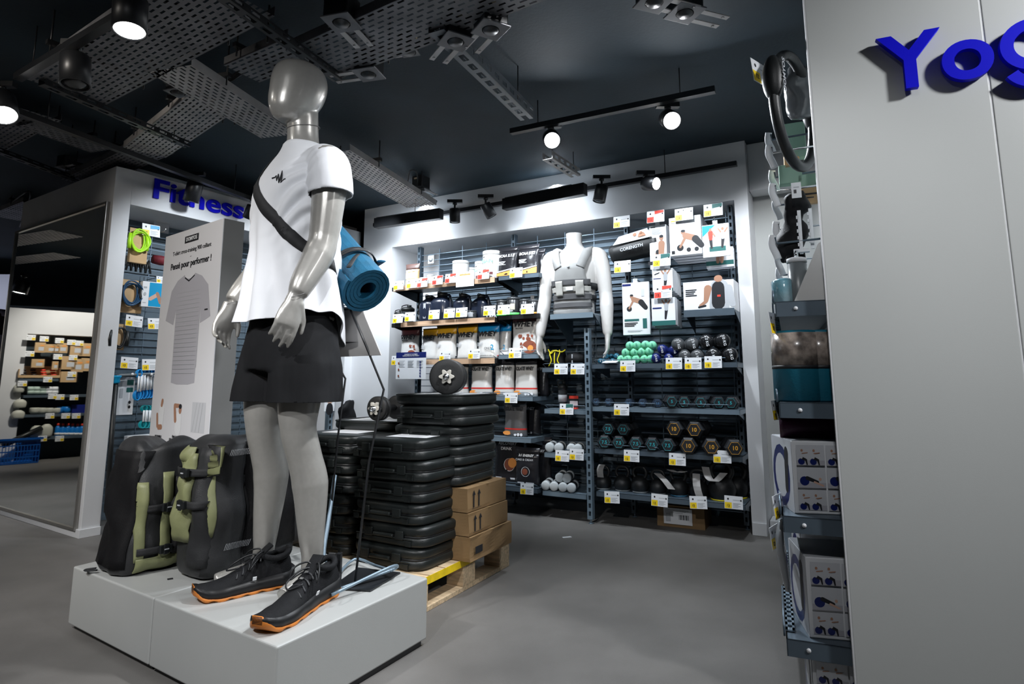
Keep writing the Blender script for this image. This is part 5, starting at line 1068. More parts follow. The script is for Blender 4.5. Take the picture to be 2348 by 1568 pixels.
aw = thing('ankle_weight', 'black ankle weight with bright yellow laces', 'ankle weight'); mb = MB(); loft(mb, [(0, 0, 0, .055, .045), (0, 0, .02, .068, .055), (0, 0, .08, .062, .05), (0, 0, .12, .05, .04)], 24, 3, 2.5); mb.obj('padded_body', fabk, aw)
yl_m = M('yellow webbing', (.85, .75, .02), .5)
for x in (-.03, 0, .03): MB().tube([(x * 1.6, -.05, .01), (x * .8, -.056, .05), (x * 1.3, -.05, .1), (x * .8, -.02, .125)], .004, 6, sub=4).obj('yellow_lace', yl_m, aw)
MB().tube([(-.06, -.03, .13), (-.03, -.05, .10), (.0, -.05, .12), (.05, -.04, .11), (.07, -.02, .125)], .005, 6, sub=4).obj('yellow_binding', yl_m, aw); put(aw, 'm1', 1279, .22)
aw2 = thing('ankle_weight', 'plain black rolled ankle weight right of the yellow-laced one', 'ankle weight'); mb = MB(); mb.tube([(-.05, 0, .05), (0, -.02, .055), (.06, 0, .05)], [.04, .05, .04], 16, sub=4); mb.obj('padded_body', fabk, aw2); MB().bb(-.004, .004, -.068, -.062, .01, .09).obj('white_stripe', paperg, aw2); put(aw2, 'm1', 1321, .24)
sb = shaker('clear sports bottle on the narrow shelf under the ankle weights', .033, .19); put(sb, 'm2', 1291, .24)
rc = thing('blister_card', 'small red and black blister card leaning beside the sports bottle', 'blister pack'); MB().box(0, 0, .045, .07, .003, .09).obj('card', foil_k, rc); art(rc, [('r', -.035, .07, .07, .02, PR), ('r', -.03, .02, .06, .035, PG_)], -.002); MB().box(0, -.02, .005, .07, .04, .008).obj('red_foot', red, rc); put(rc, 'm2', 1316, .27)
# ------------------------------------------------------------------ round-head dumbbells
def vdumb(label, grp, r, col, txt=None, L=.15, tc=paper):
    t = thing('vinyl_dumbbell', label, 'dumbbell', group=grp); pr = [(r * .1, -L / 2), (r * .55, -L / 2 + .002), (r * .9, -L / 2 + r * .35), (r, -L / 2 + r * .8), (r * .9, -L / 2 + r * 1.2), (r * .4, -L / 2 + r * 1.5)]
    MB().lathe(pr, 20, (0, 0, r * .98), 'y').obj('head', col, t); MB().lathe([(a, -b) for a, b in pr][::-1], 20, (0, 0, r * .98), 'y').obj('head', col, t); MB().lathe([(r * .38, -L / 2 + r), (r * .38, L / 2 - r)], 12, (0, 0, r * .98), 'y').obj('handle', col, t)
    if txt: text(txt, r * .5, tc, t, (0, -L / 2 - .0012, r), rot=(pi / 2, radians(80), 0), bold=.0003)
    return t
mint = M('mint vinyl', (.22, .72, .44), .5, var=.05, coat=.2); teal = M('teal vinyl', (.015, .12, .20), .35); gvy = M('grey vinyl', (.07, .075, .08), .3, coat=.3); kvy = M('black vinyl', (.012, .013, .015), .25, coat=.4)
LR = ['leftmost', 'second from the left', 'third from the left', 'fourth from the left', 'fifth from the left', 'sixth from the left', 'seventh from the left']
def pile(proto, key, lst, d=.24, turn=13, ordn=False):
    lb = proto['label']
    for i, (px, dz, rot) in enumerate(lst):
        if i == 0: put(proto, key, px, d, dz, rot + turn)
        else: c = copy_tree(proto, on(key, px, d - .0 * i, dz), RZB + radians(rot + turn))
        if ordn: (proto if i == 0 else c)['label'] = lb + ', ' + LR[i]
v0 = vdumb('mint green round-head dumbbell in the mint pile', 'mint green dumbbells piled on the wide shelf', .029, mint, '1 KG', .13, M('mint ink', (.05, .4, .25), .5))
pile(v0, 'r1', [(1426, 0, 3), (1442, 0, -4), (1460, 0, 2), (1478, 0, 5), (1438, .045, -3), (1456, .045, 6), (1474, .047, 0), (1446, .09, 4), (1464, .09, -4), (1482, .092, 3), (1498, .088, 0), (1490, .05, 3), (1495, .0, -3)], .25)
v1 = vdumb('small teal round-head dumbbell left of the mint pile', 'teal dumbbells left of the mint pile', .019, teal, '0.5', .12); pile(v1, 'r1', [(1378, 0, 5), (1392, 0, -20), (1404, .0, 10), (1408, .034, 30), (1396, .034, -15)], .25)
v2 = vdumb('navy blue round-head dumbbell right of the mint pile', 'navy dumbbells beside the mint pile', .033, navy, '2.0 KG', .14); pile(v2, 'r1', [(1506, 0, 0), (1534, 0, 4), (1522, .055, -5), (1546, .05, 5)], .25)
v3 = vdumb('grey round-head dumbbell marked 3.0 kg', 'grey three kilo dumbbells', .043, gvy, '3.0 KG', .17); pile(v3, 'r1', [(1571, 0, 3), (1601, 0, -4), (1556, .075, 3), (1587, .075, 8)], .25)
v4 = vdumb('black round-head dumbbell marked 5.0 kg', 'black five kilo dumbbells', .047, kvy, '5.0 KG', .18); pile(v4, 'r1', [(1638, 0, -5), (1672, 0, 5), (1622, .085, 0), (1656, .086, 8)], .25)
wsd = thing('white_card', 'white instruction card lying beside the teal dumbbells', 'card'); MB().box(0, 0, .012, .10, .07, .003, R=Matrix.Rotation(radians(12), 3, 'X').to_4x4()).obj('card', paper, wsd); put(wsd, 'r1', 1400, .34)
# ------------------------------------------------------------------ hexagonal dumbbells
rub = M('black hex rubber', (.020, .022, .026), .42, bump=.3, bscale=300)
def hexd(label, grp, R_, txt, col, L=.2, blue=None):
    t = thing('hex_dumbbell', label, 'dumbbell', group=grp); cz = R_ * cos(pi / 6)
    for s in (-1, 1):
        rings = []
        for y, k in ((0, .78), (.012, 1), (.06, 1), (.075, .7)):
            rings.append([(R_ * k * cos(pi / 3 * j), s * (L / 2 - y), cz + R_ * k * sin(pi / 3 * j)) for j in range(6)])
        mb = MB(); mb.rings(rings, smooth=False); mb.obj('hex_head', blue or rub, t)
    MB().lathe([(.014, -L / 2 + .06), (.017, 0), (.014, L / 2 - .06)], 12, (0, 0, cz), 'y').obj('handle', chrome, t)
    text(txt, R_ * .62, col, t, (0, -L / 2 - .0012, cz), bold=.0006, name='weight_number')
    mb = MB(); P = [(R_ * .70 * cos(pi / 3 * j), -L / 2 - .0004, cz + R_ * .70 * sin(pi / 3 * j)) for j in range(6)]; mb.tube(P, R_ * .018, 4, close=True); mb.obj('hex_outline', col, t); return t
c1 = M('blue number print', (.08, .22, .42), .5); c2 = M('teal number print', (.03, .42, .48), .5); c3 = M('orange number print', (.85, .42, .04), .5)
hx = hexd('small hexagonal dumbbell marked 2.5 in blue', 'two and a half kilo hexagonal dumbbells', .030, '2.5', c1, .15, M('blue black rubber', (.02, .03, .05), .4)); pile(hx, 'r2', [(1368, 0, 5), (1398, 0, 0), (1445, 0, -3), (1475, 0, 0), (1506, 0, 8)], .25, ordn=True)
hx = hexd('hexagonal dumbbell marked 5 in teal', 'five kilo hexagonal dumbbells', .042, '5', c2, .18); pile(hx, 'r2', [(1570, 0, 0), (1606, 0, 2), (1643, 0, 8), (1681, 0, -10)], .24, ordn=True); copy_tree(hx, on('r2', 1537, .28, .004), RZB + radians(22), 'hexagonal dumbbell marked 5, turned askew nearest the 2.5 ones', 'none')
hx = hexd('hexagonal dumbbell marked 7.5 in the lower teal row', 'seven and a half kilo dumbbells, lower row', .048, '7.5', c2, .2); pile(hx, 'r3', [(1389, 0, 3), (1424, 0, -2), (1461, 0, 0), (1497, 0, 2)], .24, ordn=True)
copy_tree(hx, on('r3', 1541, .24), RZB, 'hexagonal dumbbell marked 7.5 standing alone left of the orange ones', 'lone teal dumbbell'); 
for px, rr, w_ in ((1407, 85, 'left'), (1441, 10, 'right')): c = copy_tree(hx, on('r3', px, .2, .083), RZB, 'hexagonal dumbbell marked 7.5 on top of the row, %s of two' % w_, 'upper teal dumbbells')
hx = hexd('large hexagonal dumbbell marked 10 in the lower orange row', 'ten kilo dumbbells, lower row', .055, '10', c3, .22); pile(hx, 'r3', [(1582, 0, -4), (1631, 0, 0), (1679, 0, 6)], .25, ordn=True)
for px, w_ in ((1560, 'left'), (1606, 'right')): copy_tree(hx, on('r3', px, .22, .096), RZB + radians(-4), 'large hexagonal dumbbell marked 10 on top of the orange row, %s of two' % w_, 'upper orange dumbbells')
# ------------------------------------------------------------------ kettlebells
kb_m = M('black kettlebell vinyl', (.012, .013, .014), .45, bump=.3, bscale=300)
def kettle(label, r, base):
    t = thing('kettlebell', label, 'kettlebell'); MB().lathe([(r * .72, 0), (r * .82, .006), (r, r * .6), (r * .98, r), (r * .7, r * 1.5), (r * .3, r * 1.72)], 26).obj('bell', kb_m, t)
    MB().tube([(-r * .45, 0, r * 1.4), (-r * .75, 0, r * 2.0), (-r * .5, 0, r * 2.55), (0, 0, r * 2.65), (r * .5, 0, r * 2.55), (r * .75, 0, r * 2.0), (r * .45, 0, r * 1.4)], r * .17, 10, sub=4).obj('handle', kb_m, t)
    MB().lathe([(r * .80, 0), (r * .84, .002), (r * .84, .009)], 26).obj('base_ring', base, t); return t
grn = M('grey base ring', (.25, .28, .3), .5)
ptag = M('crumpled tag paper', (.42, .41, .40), .7)
def paper_tag(t, pts, w=.045):
    mb = MB(); P = spline([Vector(p) for p in pts], 4); vs = []
    for p in P: vs += [(p.x - w / 2, p.y, p.z), (p.x + w / 2, p.y, p.z)]
    mb.add(vs, [(2 * i, 2 * i + 1, 2 * i + 3, 2 * i + 2) for i in range(len(P) - 1)]); o = mb.obj('paper_tag', ptag, t); s = o.modifiers.new('s', 'SOLIDIFY'); s.thickness = .0008
    return o
KB = [(1384, .055, 'smallest kettlebell with an upright tag, leftmost on the bottom shelf', grn, [(0, -.02, .16), (0, -.06, .13), (0, -.05, .08)]), (1428, .058, 'kettlebell second from the left', grn, None), (1468, .060, 'kettlebell third from the left with a big round handle', grn, None), (1510, .055, 'kettlebell fourth from the left with a tag sticking up at an angle', grn, [(.0, -.02, .13), (.06, -.07, .10), (.11, -.09, .05)]), (1557, .062, 'kettlebell fifth from the left', M('blue base ring', (.05, .2, .35), .5), [(-.04, -.04, .16), (.01, -.06, .15), (.05, -.05, .16)]), (1603, .062, 'kettlebell sixth from the left with a hanging tag', grn, [(0, -.05, .15), (.01, -.09, .08), (.03, -.09, .0)]), (1657, .083, 'largest kettlebell with a yellow base ring at the right end', M('yellow base ring', (.85, .7, .02), .5), [(-.09, -.02, .19), (-.06, -.09, .14), (-.02, -.10, .12), (.03, -.08, .17)])]
for px, r, lb, bm_, pt in KB:
    k = kettle(lb, r, bm_); put(k, 'r4', px, .22)
    if pt: paper_tag(k, pt)
k = kettle('kettlebell with yellow base almost hidden behind the largest one', .075, MATS['yellow base ring']); put(k, 'r4', 1690, .10)
fb = onz(1585, 1214, 0); cbx = carton('brown cardboard box with a white address label under the bottom shelf', onz(1617, 1216, 0), RZB + radians(2), .30, .24, .135, 0, .2); MB().bb(-.255, -.075, -.010, -.008, .02, .118).obj('address_label', paper, cbx)
art(cbx, [('r', -.16 + .006 * i, .05, .0015 + .002 * (i % 3), .03, PK) for i in range(11)] + lines(-.245, .105, .15, 3, .004, PG_) + [('r', -.24, .035, .03, .05, PG_)], -.0105, 'label_print')
# ------------------------------------------------------------------ hanging goods
def hang_box(label, px, py, d, w, h, dp, body=paper, n=1, grp=None, name='product_box', rot=0, face=True):
    """front face centre at px,py on distance d; boxes line up behind on a hook"""
    a, z = BK.q(px, py, d); t = thing(name, label, 'box', BK.w(a, d, z), BK.rz + radians(rot), grp)
    MB().bb(-w / 2, w / 2, 0, dp, -h / 2, h / 2).obj('carton', body, t, bevel=.0015); MB().box(0, .003, h / 2 + .012, .03, .001, .028).obj('hang_tab', paper, t)
    for i in range(1, n):
        o = thing(name, label.replace('front', ORD[i].replace('from the top', 'from the front') if i > 0 else '') if False else (' '.join(label.split()[:9]) + ', %s behind the front one' % ('first', 'second', 'third', 'fourth', 'fifth')[i - 1]), 'box', BK.w(a, d - i * (dp + .004), z - .006 * i), BK.rz, grp)
        MB().bb(-w / 2, w / 2, 0, dp, -h / 2, h / 2).obj('carton', body, o, bevel=.0015)
        MB().bb(-w / 2, w / 2, -.0005, 0, -h / 2, -h / 2 + .02).obj('edge_print', M('box edge print', (.35, .38, .42), .5), o)
    mb = MB(); mb.tube([tuple(BK.w(a, 0, z + h / 2 + .02) - t.location), tuple(BK.w(a, d + .03, z + h / 2 + .03) - t.location)], .003, 6) 
    hk = thing('peg_hook', 'steel display hook holding the ' + ' '.join(label.split()[:11]), 'hook', BK.w(a, 0, z + h / 2 + .02), BK.rz); MB().tube([(0, 0, 0), (0, -d, .002), (0, -d - .02, .02)], .003, 6).obj('hook_wire', chrome, hk)
    return t
t = hang_box('narrow white upright box with a seated man print', 1509, 566, .26, .115, .30, .07); art(t, fig('sit', 0, -.12, .2) + lines(-.04, .12, .07, 5, .004) + [('r', -.045, .134, .03, .006, PK)], -.001); [setattr(x, 'rotation_euler', (0, radians(2), 0)) for x in ()]
t = hang_box('white square box with a man using an ab wheel', 1571, 540, .30, .205, .255, .055, n=4, grp='ab wheel boxes'); art(t, fig('roll', .02, -.10, .18) + [('e', .02, -.095, .014, .014, PK), ('e', .07, -.095, .014, .014, PK), ('r', -.09, .10, .045, .006, PY), ('r', -.09, .09, .07, .004, PG_), ('r', -.09, -.115, .02, .02, PK)], -.001)
t = hang_box('flat pack with red and white figures at the top right of the rack', 1641, 551, .30, .165, .21, .012); art(t, [('p', [(-.08, .10), (.0, .10), (-.08, .03)], PB), ('e', .055, .085, .02, .02, PW), ('r', -.04, -.07, .1, .03, PGN), ('e', -.055, -.015, .018, .018, PW)] + fig('red', -.03, -.05, .13) + fig('stand', .045, -.05, .13), -.001)
t = hang_box('lower flat pack with a dark green band behind the red figure pack', 1650, 590, .20, .17, .13, .02, n=2, grp='flat packs'); art(t, [('r', -.085, -.05, .17, .028, PGN), ('l', -.01, .0, -.012, -.03, .012, .01, PS), ('l', .015, .0, .012, -.03, .012, .01, PS)], -.001)
t = hang_box('white box with a suspension trainer print', 1519, 642, .30, .135, .15, .05, n=4, grp='suspension trainer boxes'); art(t, fig('stand', .02, -.06, .13) + [('r', -.06, .01, .05, .004, PNV), ('l', -.05, .04, -.02, .05, .003, .003, PK), ('r', .0, -.075, .067, .02, PGN)], -.001)
t = hang_box('white box with a green foot and a pull-up bar print', 1521, 714, .30, .155, .18, .05, n=3, grp='pull-up bar boxes'); art(t, fig('stand', .02, -.05, .13) + [('r', -.077, -.09, .155, .03, PGN), ('r', -.07, .02, .06, .008, PNV)], -.001)
t = hang_box('tall white box with a kneeling woman and ab mat print', 1458, 707, .26, .185, .355, .022, rot=2); art(t, [('r', -.09, .155, .06, .015, PNV)] + fig('roll', -.0, -.02, .15) + [('r', -.08, -.085, .1, .014, PGN), ('r', .045, -.135, .028, .065, PGN), ('r', .04, .08, .02, .05, PL)] + lines(-.08, -.10, .09, 3, .005, PK) + lines(-.06, -.15, .1, 2, .003), -.001)
# black padded bench sleeve with white card
a, z = BK.q(1452, 566, .24); cs = thing('padded_sleeve', 'black curved foam pad with white sleeve card hanging on the rack', 'foam pad', BK.w(a, .24, z), RZB); mb = MB(); R = []
for i in range(11): 
    an = -1.0 + 2.0 * i / 10; x = .17 * i / 5 - .17; R.append([(x, .0, -.05 - .015 * cos(an * 1.4)), (x, -.03, -.0 + .02 * cos(an)), (x, .03, .045 + .02 * cos(an)), (x, .09, -.0), (x, .06, -.08 )])
mb.T = Matrix.Rotation(radians(8), 4, 'Y').inverted(); mb.rings(R); mb.obj('foam_body', kb_m, cs)
TR = Matrix.Rotation(radians(8), 4, 'Y').inverted()
mb = MB(); mb.T = TR; mb.add([(-.13, -.035, .035), (.15, -.035, .03), (.12, .0, .105), (-.09, .0, .095)], [(0, 1, 2, 3)]); o = mb.obj('sleeve_card', paper, cs); s_ = o.modifiers.new('s', 'SOLIDIFY'); s_.thickness = .002
o = text('CORENGTH', .030, paperg, cs, (0, -.042, -.012), (pi / 2, radians(-8), 0), bold=.0006)
mb = MB(); mb.T = TR @ Matrix.Translation((0, -.022, .065)) @ Matrix.Rotation(radians(-25), 4, 'X'); 
for s_ in [('e', .03, .01, .014, .014), ('e', .075, .012, .012, .014)]: mb.add([(s_[1] + s_[3] * cos(2 * pi * j / 12), -.006, s_[2] + s_[4] * sin(2 * pi * j / 12)) for j in range(12)], [tuple(range(12))])
mb.add([(.05, -.006, -.02), (.11, -.006, -.02), (.095, -.006, .012), (.06, -.006, .012)], [(0, 1, 2, 3)]); mb.obj('printed_picture', skin_p, cs)
# weighted-vest box on its bracket
a, z = BK.q(1624, 678, .30); vb = thing('product_box', 'wide white box showing a man in a black weighted vest', 'box', BK.w(a, .30, z), RZB); w, h = .31, .19
MB().bb(-w / 2, w / 2, 0, .18, -h / 2, h / 2).obj('carton', paper, vb, bevel=.002)
art(vb, [('l', .065, -.075, .07, .05, .06, .055, PG_), ('l', .06, -.05, .062, .05, .040, .038, PK), ('l', .0, .045, -.015, -.03, .024, .014, PS), ('l', -.015, -.035, -.05, -.06, .010, .009, PS), ('l', -.06, -.07, -.02, -.062, .006, .006, PK), ('e', .065, .105, .026, .022, PS), ('r', .055, -.01, .02, .012, PR), ('l', .125, .04, .145, -.06, .024, .018, PG_)] + lines(-.14, .04, .07, 4, .006, PK), -.001)
sbk = thing('shelf_bracket', 'dark steel bracket shelf under the vest box', 'shelf', BK.w(a, .31, z - h / 2), RZB); MB().bb(-w / 2, w / 2, 0, .3, -.006, 0).bb(-w / 2, w / 2, -.002, 0, -.035, .01).obj('tray', steel, sbk); MB().prism([(.01, -.006), (.3, -.006), (.3, -.12)], -w / 2, -w / 2 + .004, 0, 'yz').obj('gusset', steel, sbk); MB().prism([(.01, -.006), (.3, -.006), (.3, -.12)], w / 2 - .004, w / 2, 0, 'yz').obj('gusset', steel, sbk)
# ------------------------------------------------------------------ bust with weighted vest
a, z = BK.q(1318, 722, .34); sp_ = thing('bust_shelf', 'small steel bracket shelf carrying the headless bust', 'shelf', BK.w(a, .40, z), RZB)
MB().bb(-.16, .16, 0, .38, -.006, 0).bb(-.16, .16, -.003, 0, -.03, .006).bb(-.16, -.157, 0, .38, -.03, 0).obj('tray', steel_lt, sp_); 
for x in (-.158, .154): MB().prism([(.02, -.006), (.38, -.006), (.38, -.19), (.33, -.19)], x, x + .004, 0, 'yz').obj('gusset', steel, sp_)
bust_m = M('matt white mannequin', (.60, .58, .56), .5, bump=.05, bscale=500)
ba, _ = BK.q(1318, 650, .24); bz = z + .003
bu = thing('bust_mannequin', 'white headless male bust with hanging arms wearing a grey weighted vest', 'mannequin', BK.w(ba, .24, bz), RZB + radians(6))
b = MB(); S = .93
loft(b, [(0, 0, .0, .135, .095), (0, 0, .02, .14, .10), (0, 0, .12, .142, .10), (0, -.005, .25, .165, .115), (0, -.005, .36, .175, .118), (0, .0, .44, .15, .095), (0, .005, .485, .085, .07), (0, .005, .52, .058, .06), (0, .0, .60, .058, .06), (0, 0, .605, .055, .056)], 36)
for s in (-1, 1):
    limb(b, [(s * .12, .0, .43), (s * .175, .0, .415), (s * .205, .0, .31), (s * .225, .0, .15), (s * .235, -.02, .05), (s * .245, -.05, -.10), (s * .248, -.06, -.145)], [.055, .066, .058, .047, .048, .036, .028])
    hand(b, (s * .248, -.062, -.15), (0, -.1, -1), (-s * 1.0, -.2, 0), s, 1.0, .35)
me = remeshed(b, .0055, 4, .5)
for v in me.vertices:
    if v.co.z > .59: v.co.z = min(v.co.z, .598)
addmesh('body', me, bust_m, bu)
vest = M('grey vest fabric', (.30, .30, .295), .7, bump=.6, bscale=500, var=.08); vd = M('dark grey velcro', (.10, .10, .105), .85, bump=.8, bscale=700); vl = M('light webbing', (.46, .45, .42), .6, bump=.5, bscale=500)
bb2 = BVHTree.FromPolygons([v.co.copy() for v in me.vertices], [tuple(p.vertices) for p in me.polygons])
ve = thing('weighted_vest', 'grey weighted vest with dark bands and pouches worn by the white bust', 'vest', bu.location, bu.rotation_euler.z)
def vp(name, x0, x1, z0, z1, m, off, tap=0, n=8):
    mb = MB(); vs = []
    for i in range(n + 1):
        for j in range(11):
            z_ = z0 + (z1 - z0) * i / n; k = 1 - tap * (i / n) ** 1.5; x = (x0 + (x1 - x0) * j / 10) * k; h_ = bb2.ray_cast(Vector((x * .92, -.4, z_)), Vector((0, 1, 0))); y = h_[0].y if h_[0] else -.06
            vs.append((x, max(y, -.125) - off - (.004 * noise.noise(Vector((x * 30, z_ * 30, 1)))), z_))
    mb.add(vs, [(i * 11 + j, i * 11 + j + 1, i * 11 + j + 12, i * 11 + j + 11) for i in range(n) for j in range(10)], 0, True); o = mb.obj(name, m, ve); s_ = o.modifiers.new('s', 'SOLIDIFY'); s_.thickness = .014 if off < .012 else .006; s_.offset = 0; return o
vp('vest_front', -.135, .135, .02, .36, vest, .010, .28)
for i, (z0_, z1_, m_) in enumerate(((.205, .245, vd), (.16, .195, vl), (.105, .145, vd), (.05, .085, vd), (.0, .035, vest))): vp('vest_band', -.142, .142, z0_, z1_, m_, .022)
for x in (-.075, .075): vp('vest_pouch', x - .027, x + .027, .13, .235, vl, .032)
vp('vest_clip', -.02, .03, .165, .19, paper, .032); MB().lathe([(.009, 0), (.008, .003)], 12, (0, -.148, .335), 'y').obj('chest_button', paper, ve)
for s in (-1, 1):
    ribbon('shoulder_strap', [(s * .085, -.14, .33), (s * .105, -.12, .39), (s * .115, -.05, .455), (s * .115, .03, .46), (s * .10, .10, .40)], .062, vest, ve, .008, .014, 6, bb2); ribbon('side_strap', [(s * .125, -.11, .20), (s * .155, -.04, .20), (s * .155, .04, .20), (s * .12, .1, .2)], .045, web, ve, .008, .006, 6, bb2)
    ribbon('side_strap', [(s * .12, -.11, .12), (s * .145, -.04, .12), (s * .145, .04, .12), (s * .11, .1, .12)], .04, web, ve, .008, .006, 6, bb2)
# ================================================================== fitness alcove goods
fk = thing('wall_rack', 'blue-grey wire rack inside the Fitness alcove', 'shelving', (0, 0, 0))
mb = MB(); wf(FT, mb, f0, fe - .14, -.42, -.41, 0, fz); mb.obj('back_panel', backp, fk)
mb = MB(); zz_ = .12
while zz_ < fz - .02: wf(FT, mb, f0, fe - .14, -.352, -.346, zz_, zz_ + .006); zz_ += .05
aa = f0 + .12
while aa < fe - .14: wf(FT, mb, aa, aa + .006, -.358, -.352, .1, fz - .02); aa += .2
mb.obj('wire_grid', wire_m, fk, kind='stuff')
for a in (f0 + .02, 1.0): rack_upright(FT, a, -.36, .03, fz - .03).obj('upright', steel, fk)
uq = FT.q(856, 760, -.12)[0]
rack_upright(FT, min(uq, fe - .17), -.14, .03, FT.q(856, 575, -.12)[1], .05, .04, steel_lt).obj('upright', steel_lt, fk)
for a0_, a1_, z_ in ((.14, .9, .16), (.14, .9, .62)): pass
def ft(px, py, d): a, z = FT.q(px, py, d); return FT.w(a, d, z)
def hook(fr, a, d0, d1, z, label):
    t = thing('peg_hook', label, 'hook', fr.w(a, d0, z), fr.rz); L = d1 - d0; MB().tube([(0, 0, 0), (0, -L, .01), (0, -L - .01, .025)], .0035, 6).obj('hook_wire', chrome, t); return t
for i, (px, py, lb) in enumerate(((330, 545, 'steel hook above the lime bands'), (345, 640, 'steel hook holding the blue tube set'), (330, 750, 'empty steel hook under the upper price cards'), (345, 745, 'second empty steel hook under the upper price cards'), (300, 700, 'steel hook over the empty hooks'), (322, 850, 'steel hook of the blue ropes'))):
    a, z = FT.q(px, py, -.3); hook(FT, a, -.35, -.02, z, lb)
for px, py, k, lb, s in ((347, 528, 'b', 'above the lime green bands in the Fitness alcove', 1.1), (308, 736, 'y', 'below the blue tube set in the Fitness alcove', 1.0), (358, 742, 'y', 'cut by the printed totem, middle height', 1.0), (297, 832, 'y', 'left of and above the blue ropes', 1.0), (345, 836, 'y', 'directly above the blue ropes', 1.0), (370, 641, 'y', 'small, beside the totem near the white box', .6)):
    tagat(FT, px, py, -.02, 'price card ' + lb, k, s, random.uniform(-4, 4))
pk = thing('price_card', 'pale grey card fixed high on the alcove rack behind the first price card', 'price tag', ft(370, 520, -.3), FT.rz); MB().box(0, 0, 0, .11, .002, .085).obj('card', paperg, pk)
lime = M('lime green rubber', (.45, .85, .02), .45); bluet = M('navy tube rubber', (.01, .06, .14), .4); 
def coil(label, p, rz, m, w, h, cardm=card_lt, n=4, cap=None):
    t = thing('resistance_band', label, 'resistance band', p, rz); MB().box(0, .012, 0, w * .75, .004, h * 1.05).obj('backing_card', cardm, t)
    for i in range(n):
        r = random.Random(i); a = w * (.30 + .05 * i); b_ = h * (.36 + .035 * i); MB().tube([(a * cos(q_) + .004 * i, -.004 - .006 * i, b_ * sin(q_) + .01 * sin(2 * q_ + i)) for q_ in [2 * pi * k / 20 for k in range(20)]], .0055, 7, close=True).obj('tube_loop', m, t)
    for s in (-1, 1): MB().tube([(s * w * .4, -.01, h * .25), (s * w * .45, -.015, -h * .1), (s * w * .42, -.012, -h * .38)], .012, 8).obj('foam_handle', cap or blackp, t)
    return t
coil('lime green resistance tube set hanging in the Fitness alcove', ft(316, 552, -.03), FT.rz, lime, .13, .16, cap=lime)
for i in range(3): o = thing('backing_box', 'tan backing box behind the lime tubes, %s one' % ('first', 'second', 'third')[i], 'box', ft(316, 575, -.05 - .05 * i), FT.rz); MB().box(0, 0, -.02, .11, .03, .13).obj('carton', card_lt, o, bevel=.002)
coil('dark blue resistance tube set on a tan card', ft(298, 672, -.03), FT.rz, bluet, .14, .17)
for i in range(3): o = thing('backing_box', 'white and tan backing box behind the blue tubes, %s one' % ('first', 'second', 'third')[i], 'box', ft(300, 685, -.06 - .05 * i), FT.rz); MB().box(0, 0, -.02, .13, .03, .15).obj('carton', card_lt if i == 0 else paper, o, bevel=.002)
for i in range(4):
    o = thing('product_box', 'white box with a blue hands picture near the totem' if i == 0 else 'white box behind the blue picture box, number %s' % ('one', 'two', 'three')[i - 1], 'box', ft(346, 676, -.02 - .055 * i), FT.rz + radians(-8)); MB().box(0, 0, 0, .125, .05, .17).obj('carton', paper, o, bevel=.002)
    if i == 0: art(o, [('r', -.02, -.08, .08, .16, PB), ('l', -.01, -.03, .03, .0, .012, .012, PSL), ('l', .055, -.05, .03, .01, .012, .010, PS), ('r', -.055, -.06, .02, .005, PG_), ('r', -.055, .04, .02, .01, PG_), ('e', -.045, .0, .008, .012, PG_)], -.026)
for i in range(5): o = thing('hand_grip', 'black and grey metal hand grip, %s in the hanging row' % ORD[i].replace(' from the top', ' from the left').replace('topmost', 'leftmost'), 'hand grip', ft(296 + 11 * i, 606 + 2 * i, -.06 - .02 * i), FT.rz + radians(15)); MB().tube([(0, 0, .05), (.02, 0, -.04)], .007, 8).obj('handle', blackp, o); MB().tube([(0, 0, .05), (-.02, 0, -.04)], .007, 8).obj('handle', blackp, o); MB().box(0, .02, .03, .04, .002, .06).obj('backing_card', paperg, o)
o = thing('yoga_strap', 'dark red fabric roll beside the totem', 'strap', ft(368, 597, -.12), FT.rz); MB().lathe([(.03, -.05), (.035, 0), (.03, .05)], 16, axis='x').obj('fabric_roll', M('dark red fabric', (.16, .01, .02), .7, bump=.5), o)
coil('black tube band on a tan card beside the white pillar edge', ft(270, 772, -.02), FT.rz, black_m, .12, .16, n=2)
o = thing('curved_hook', 'grey curved display arm in front of the blue ropes', 'hook', ft(268, 862, -.05), FT.rz); p0 = o.location.copy(); MB().tube([(0, .1, -.01), (.0, .0, 0), (.03, -.02, .005), (.30, -.02, .02)], .010, 8, sub=4).obj('arm', M('mid grey plastic', (.14, .16, .17), .4), o); [MB().sph((x, -.028, .012), .009).obj('end_bulb', paper, o) for x in (.08, .20)]
rope_b = M('azure rope', (.01, .30, .75), .4); rope_t = M('turquoise rope', (.0, .30, .34), .4)
def rope(label, p, m, L, grp):
    t = thing('skipping_rope', label, 'skipping rope', p, FT.rz, grp)
    for i in range(3): MB().tube([(.014 * cos(a) * (1 + .3 * i), .004 * i, L * .36 + L * .13 * sin(a)) for a in [2 * pi * k / 12 for k in range(12)]], .004, 6, close=True).obj('rope_coil', m, t); MB().tube([(.016 * cos(a) * (1 + .3 * i), .004 * i, -L * .34 + L * .16 * sin(a)) for a in [2 * pi * k / 12 for k in range(12)]], .004, 6, close=True).obj('rope_coil', m, t)
    for x in (-.007, .009): MB().tube([(x, -.008, L * .28), (x, -.010, -L * .22)], .006, 8).obj('handle', paper, t)
    return t
r0 = rope('azure blue skipping rope with white handles in the hanging row', ft(318, 882, -.02), rope_b, .20, 'blue skipping ropes')
for i in range(1, 7): copy_tree(r0, ft(318 + 7.5 * i, 880 - .6 * i, -.02 - .012 * i), FT.rz + .2 * (i % 2))
for i, o in enumerate([x for x in ALL() if x.get('group') == 'blue skipping ropes']): o['label'] = 'azure blue skipping rope with white handles, %s' % LR[i]
r0 = rope('turquoise skipping rope in the lower hanging row', ft(330, 955, -.10), rope_t, .15, 'turquoise skipping ropes')
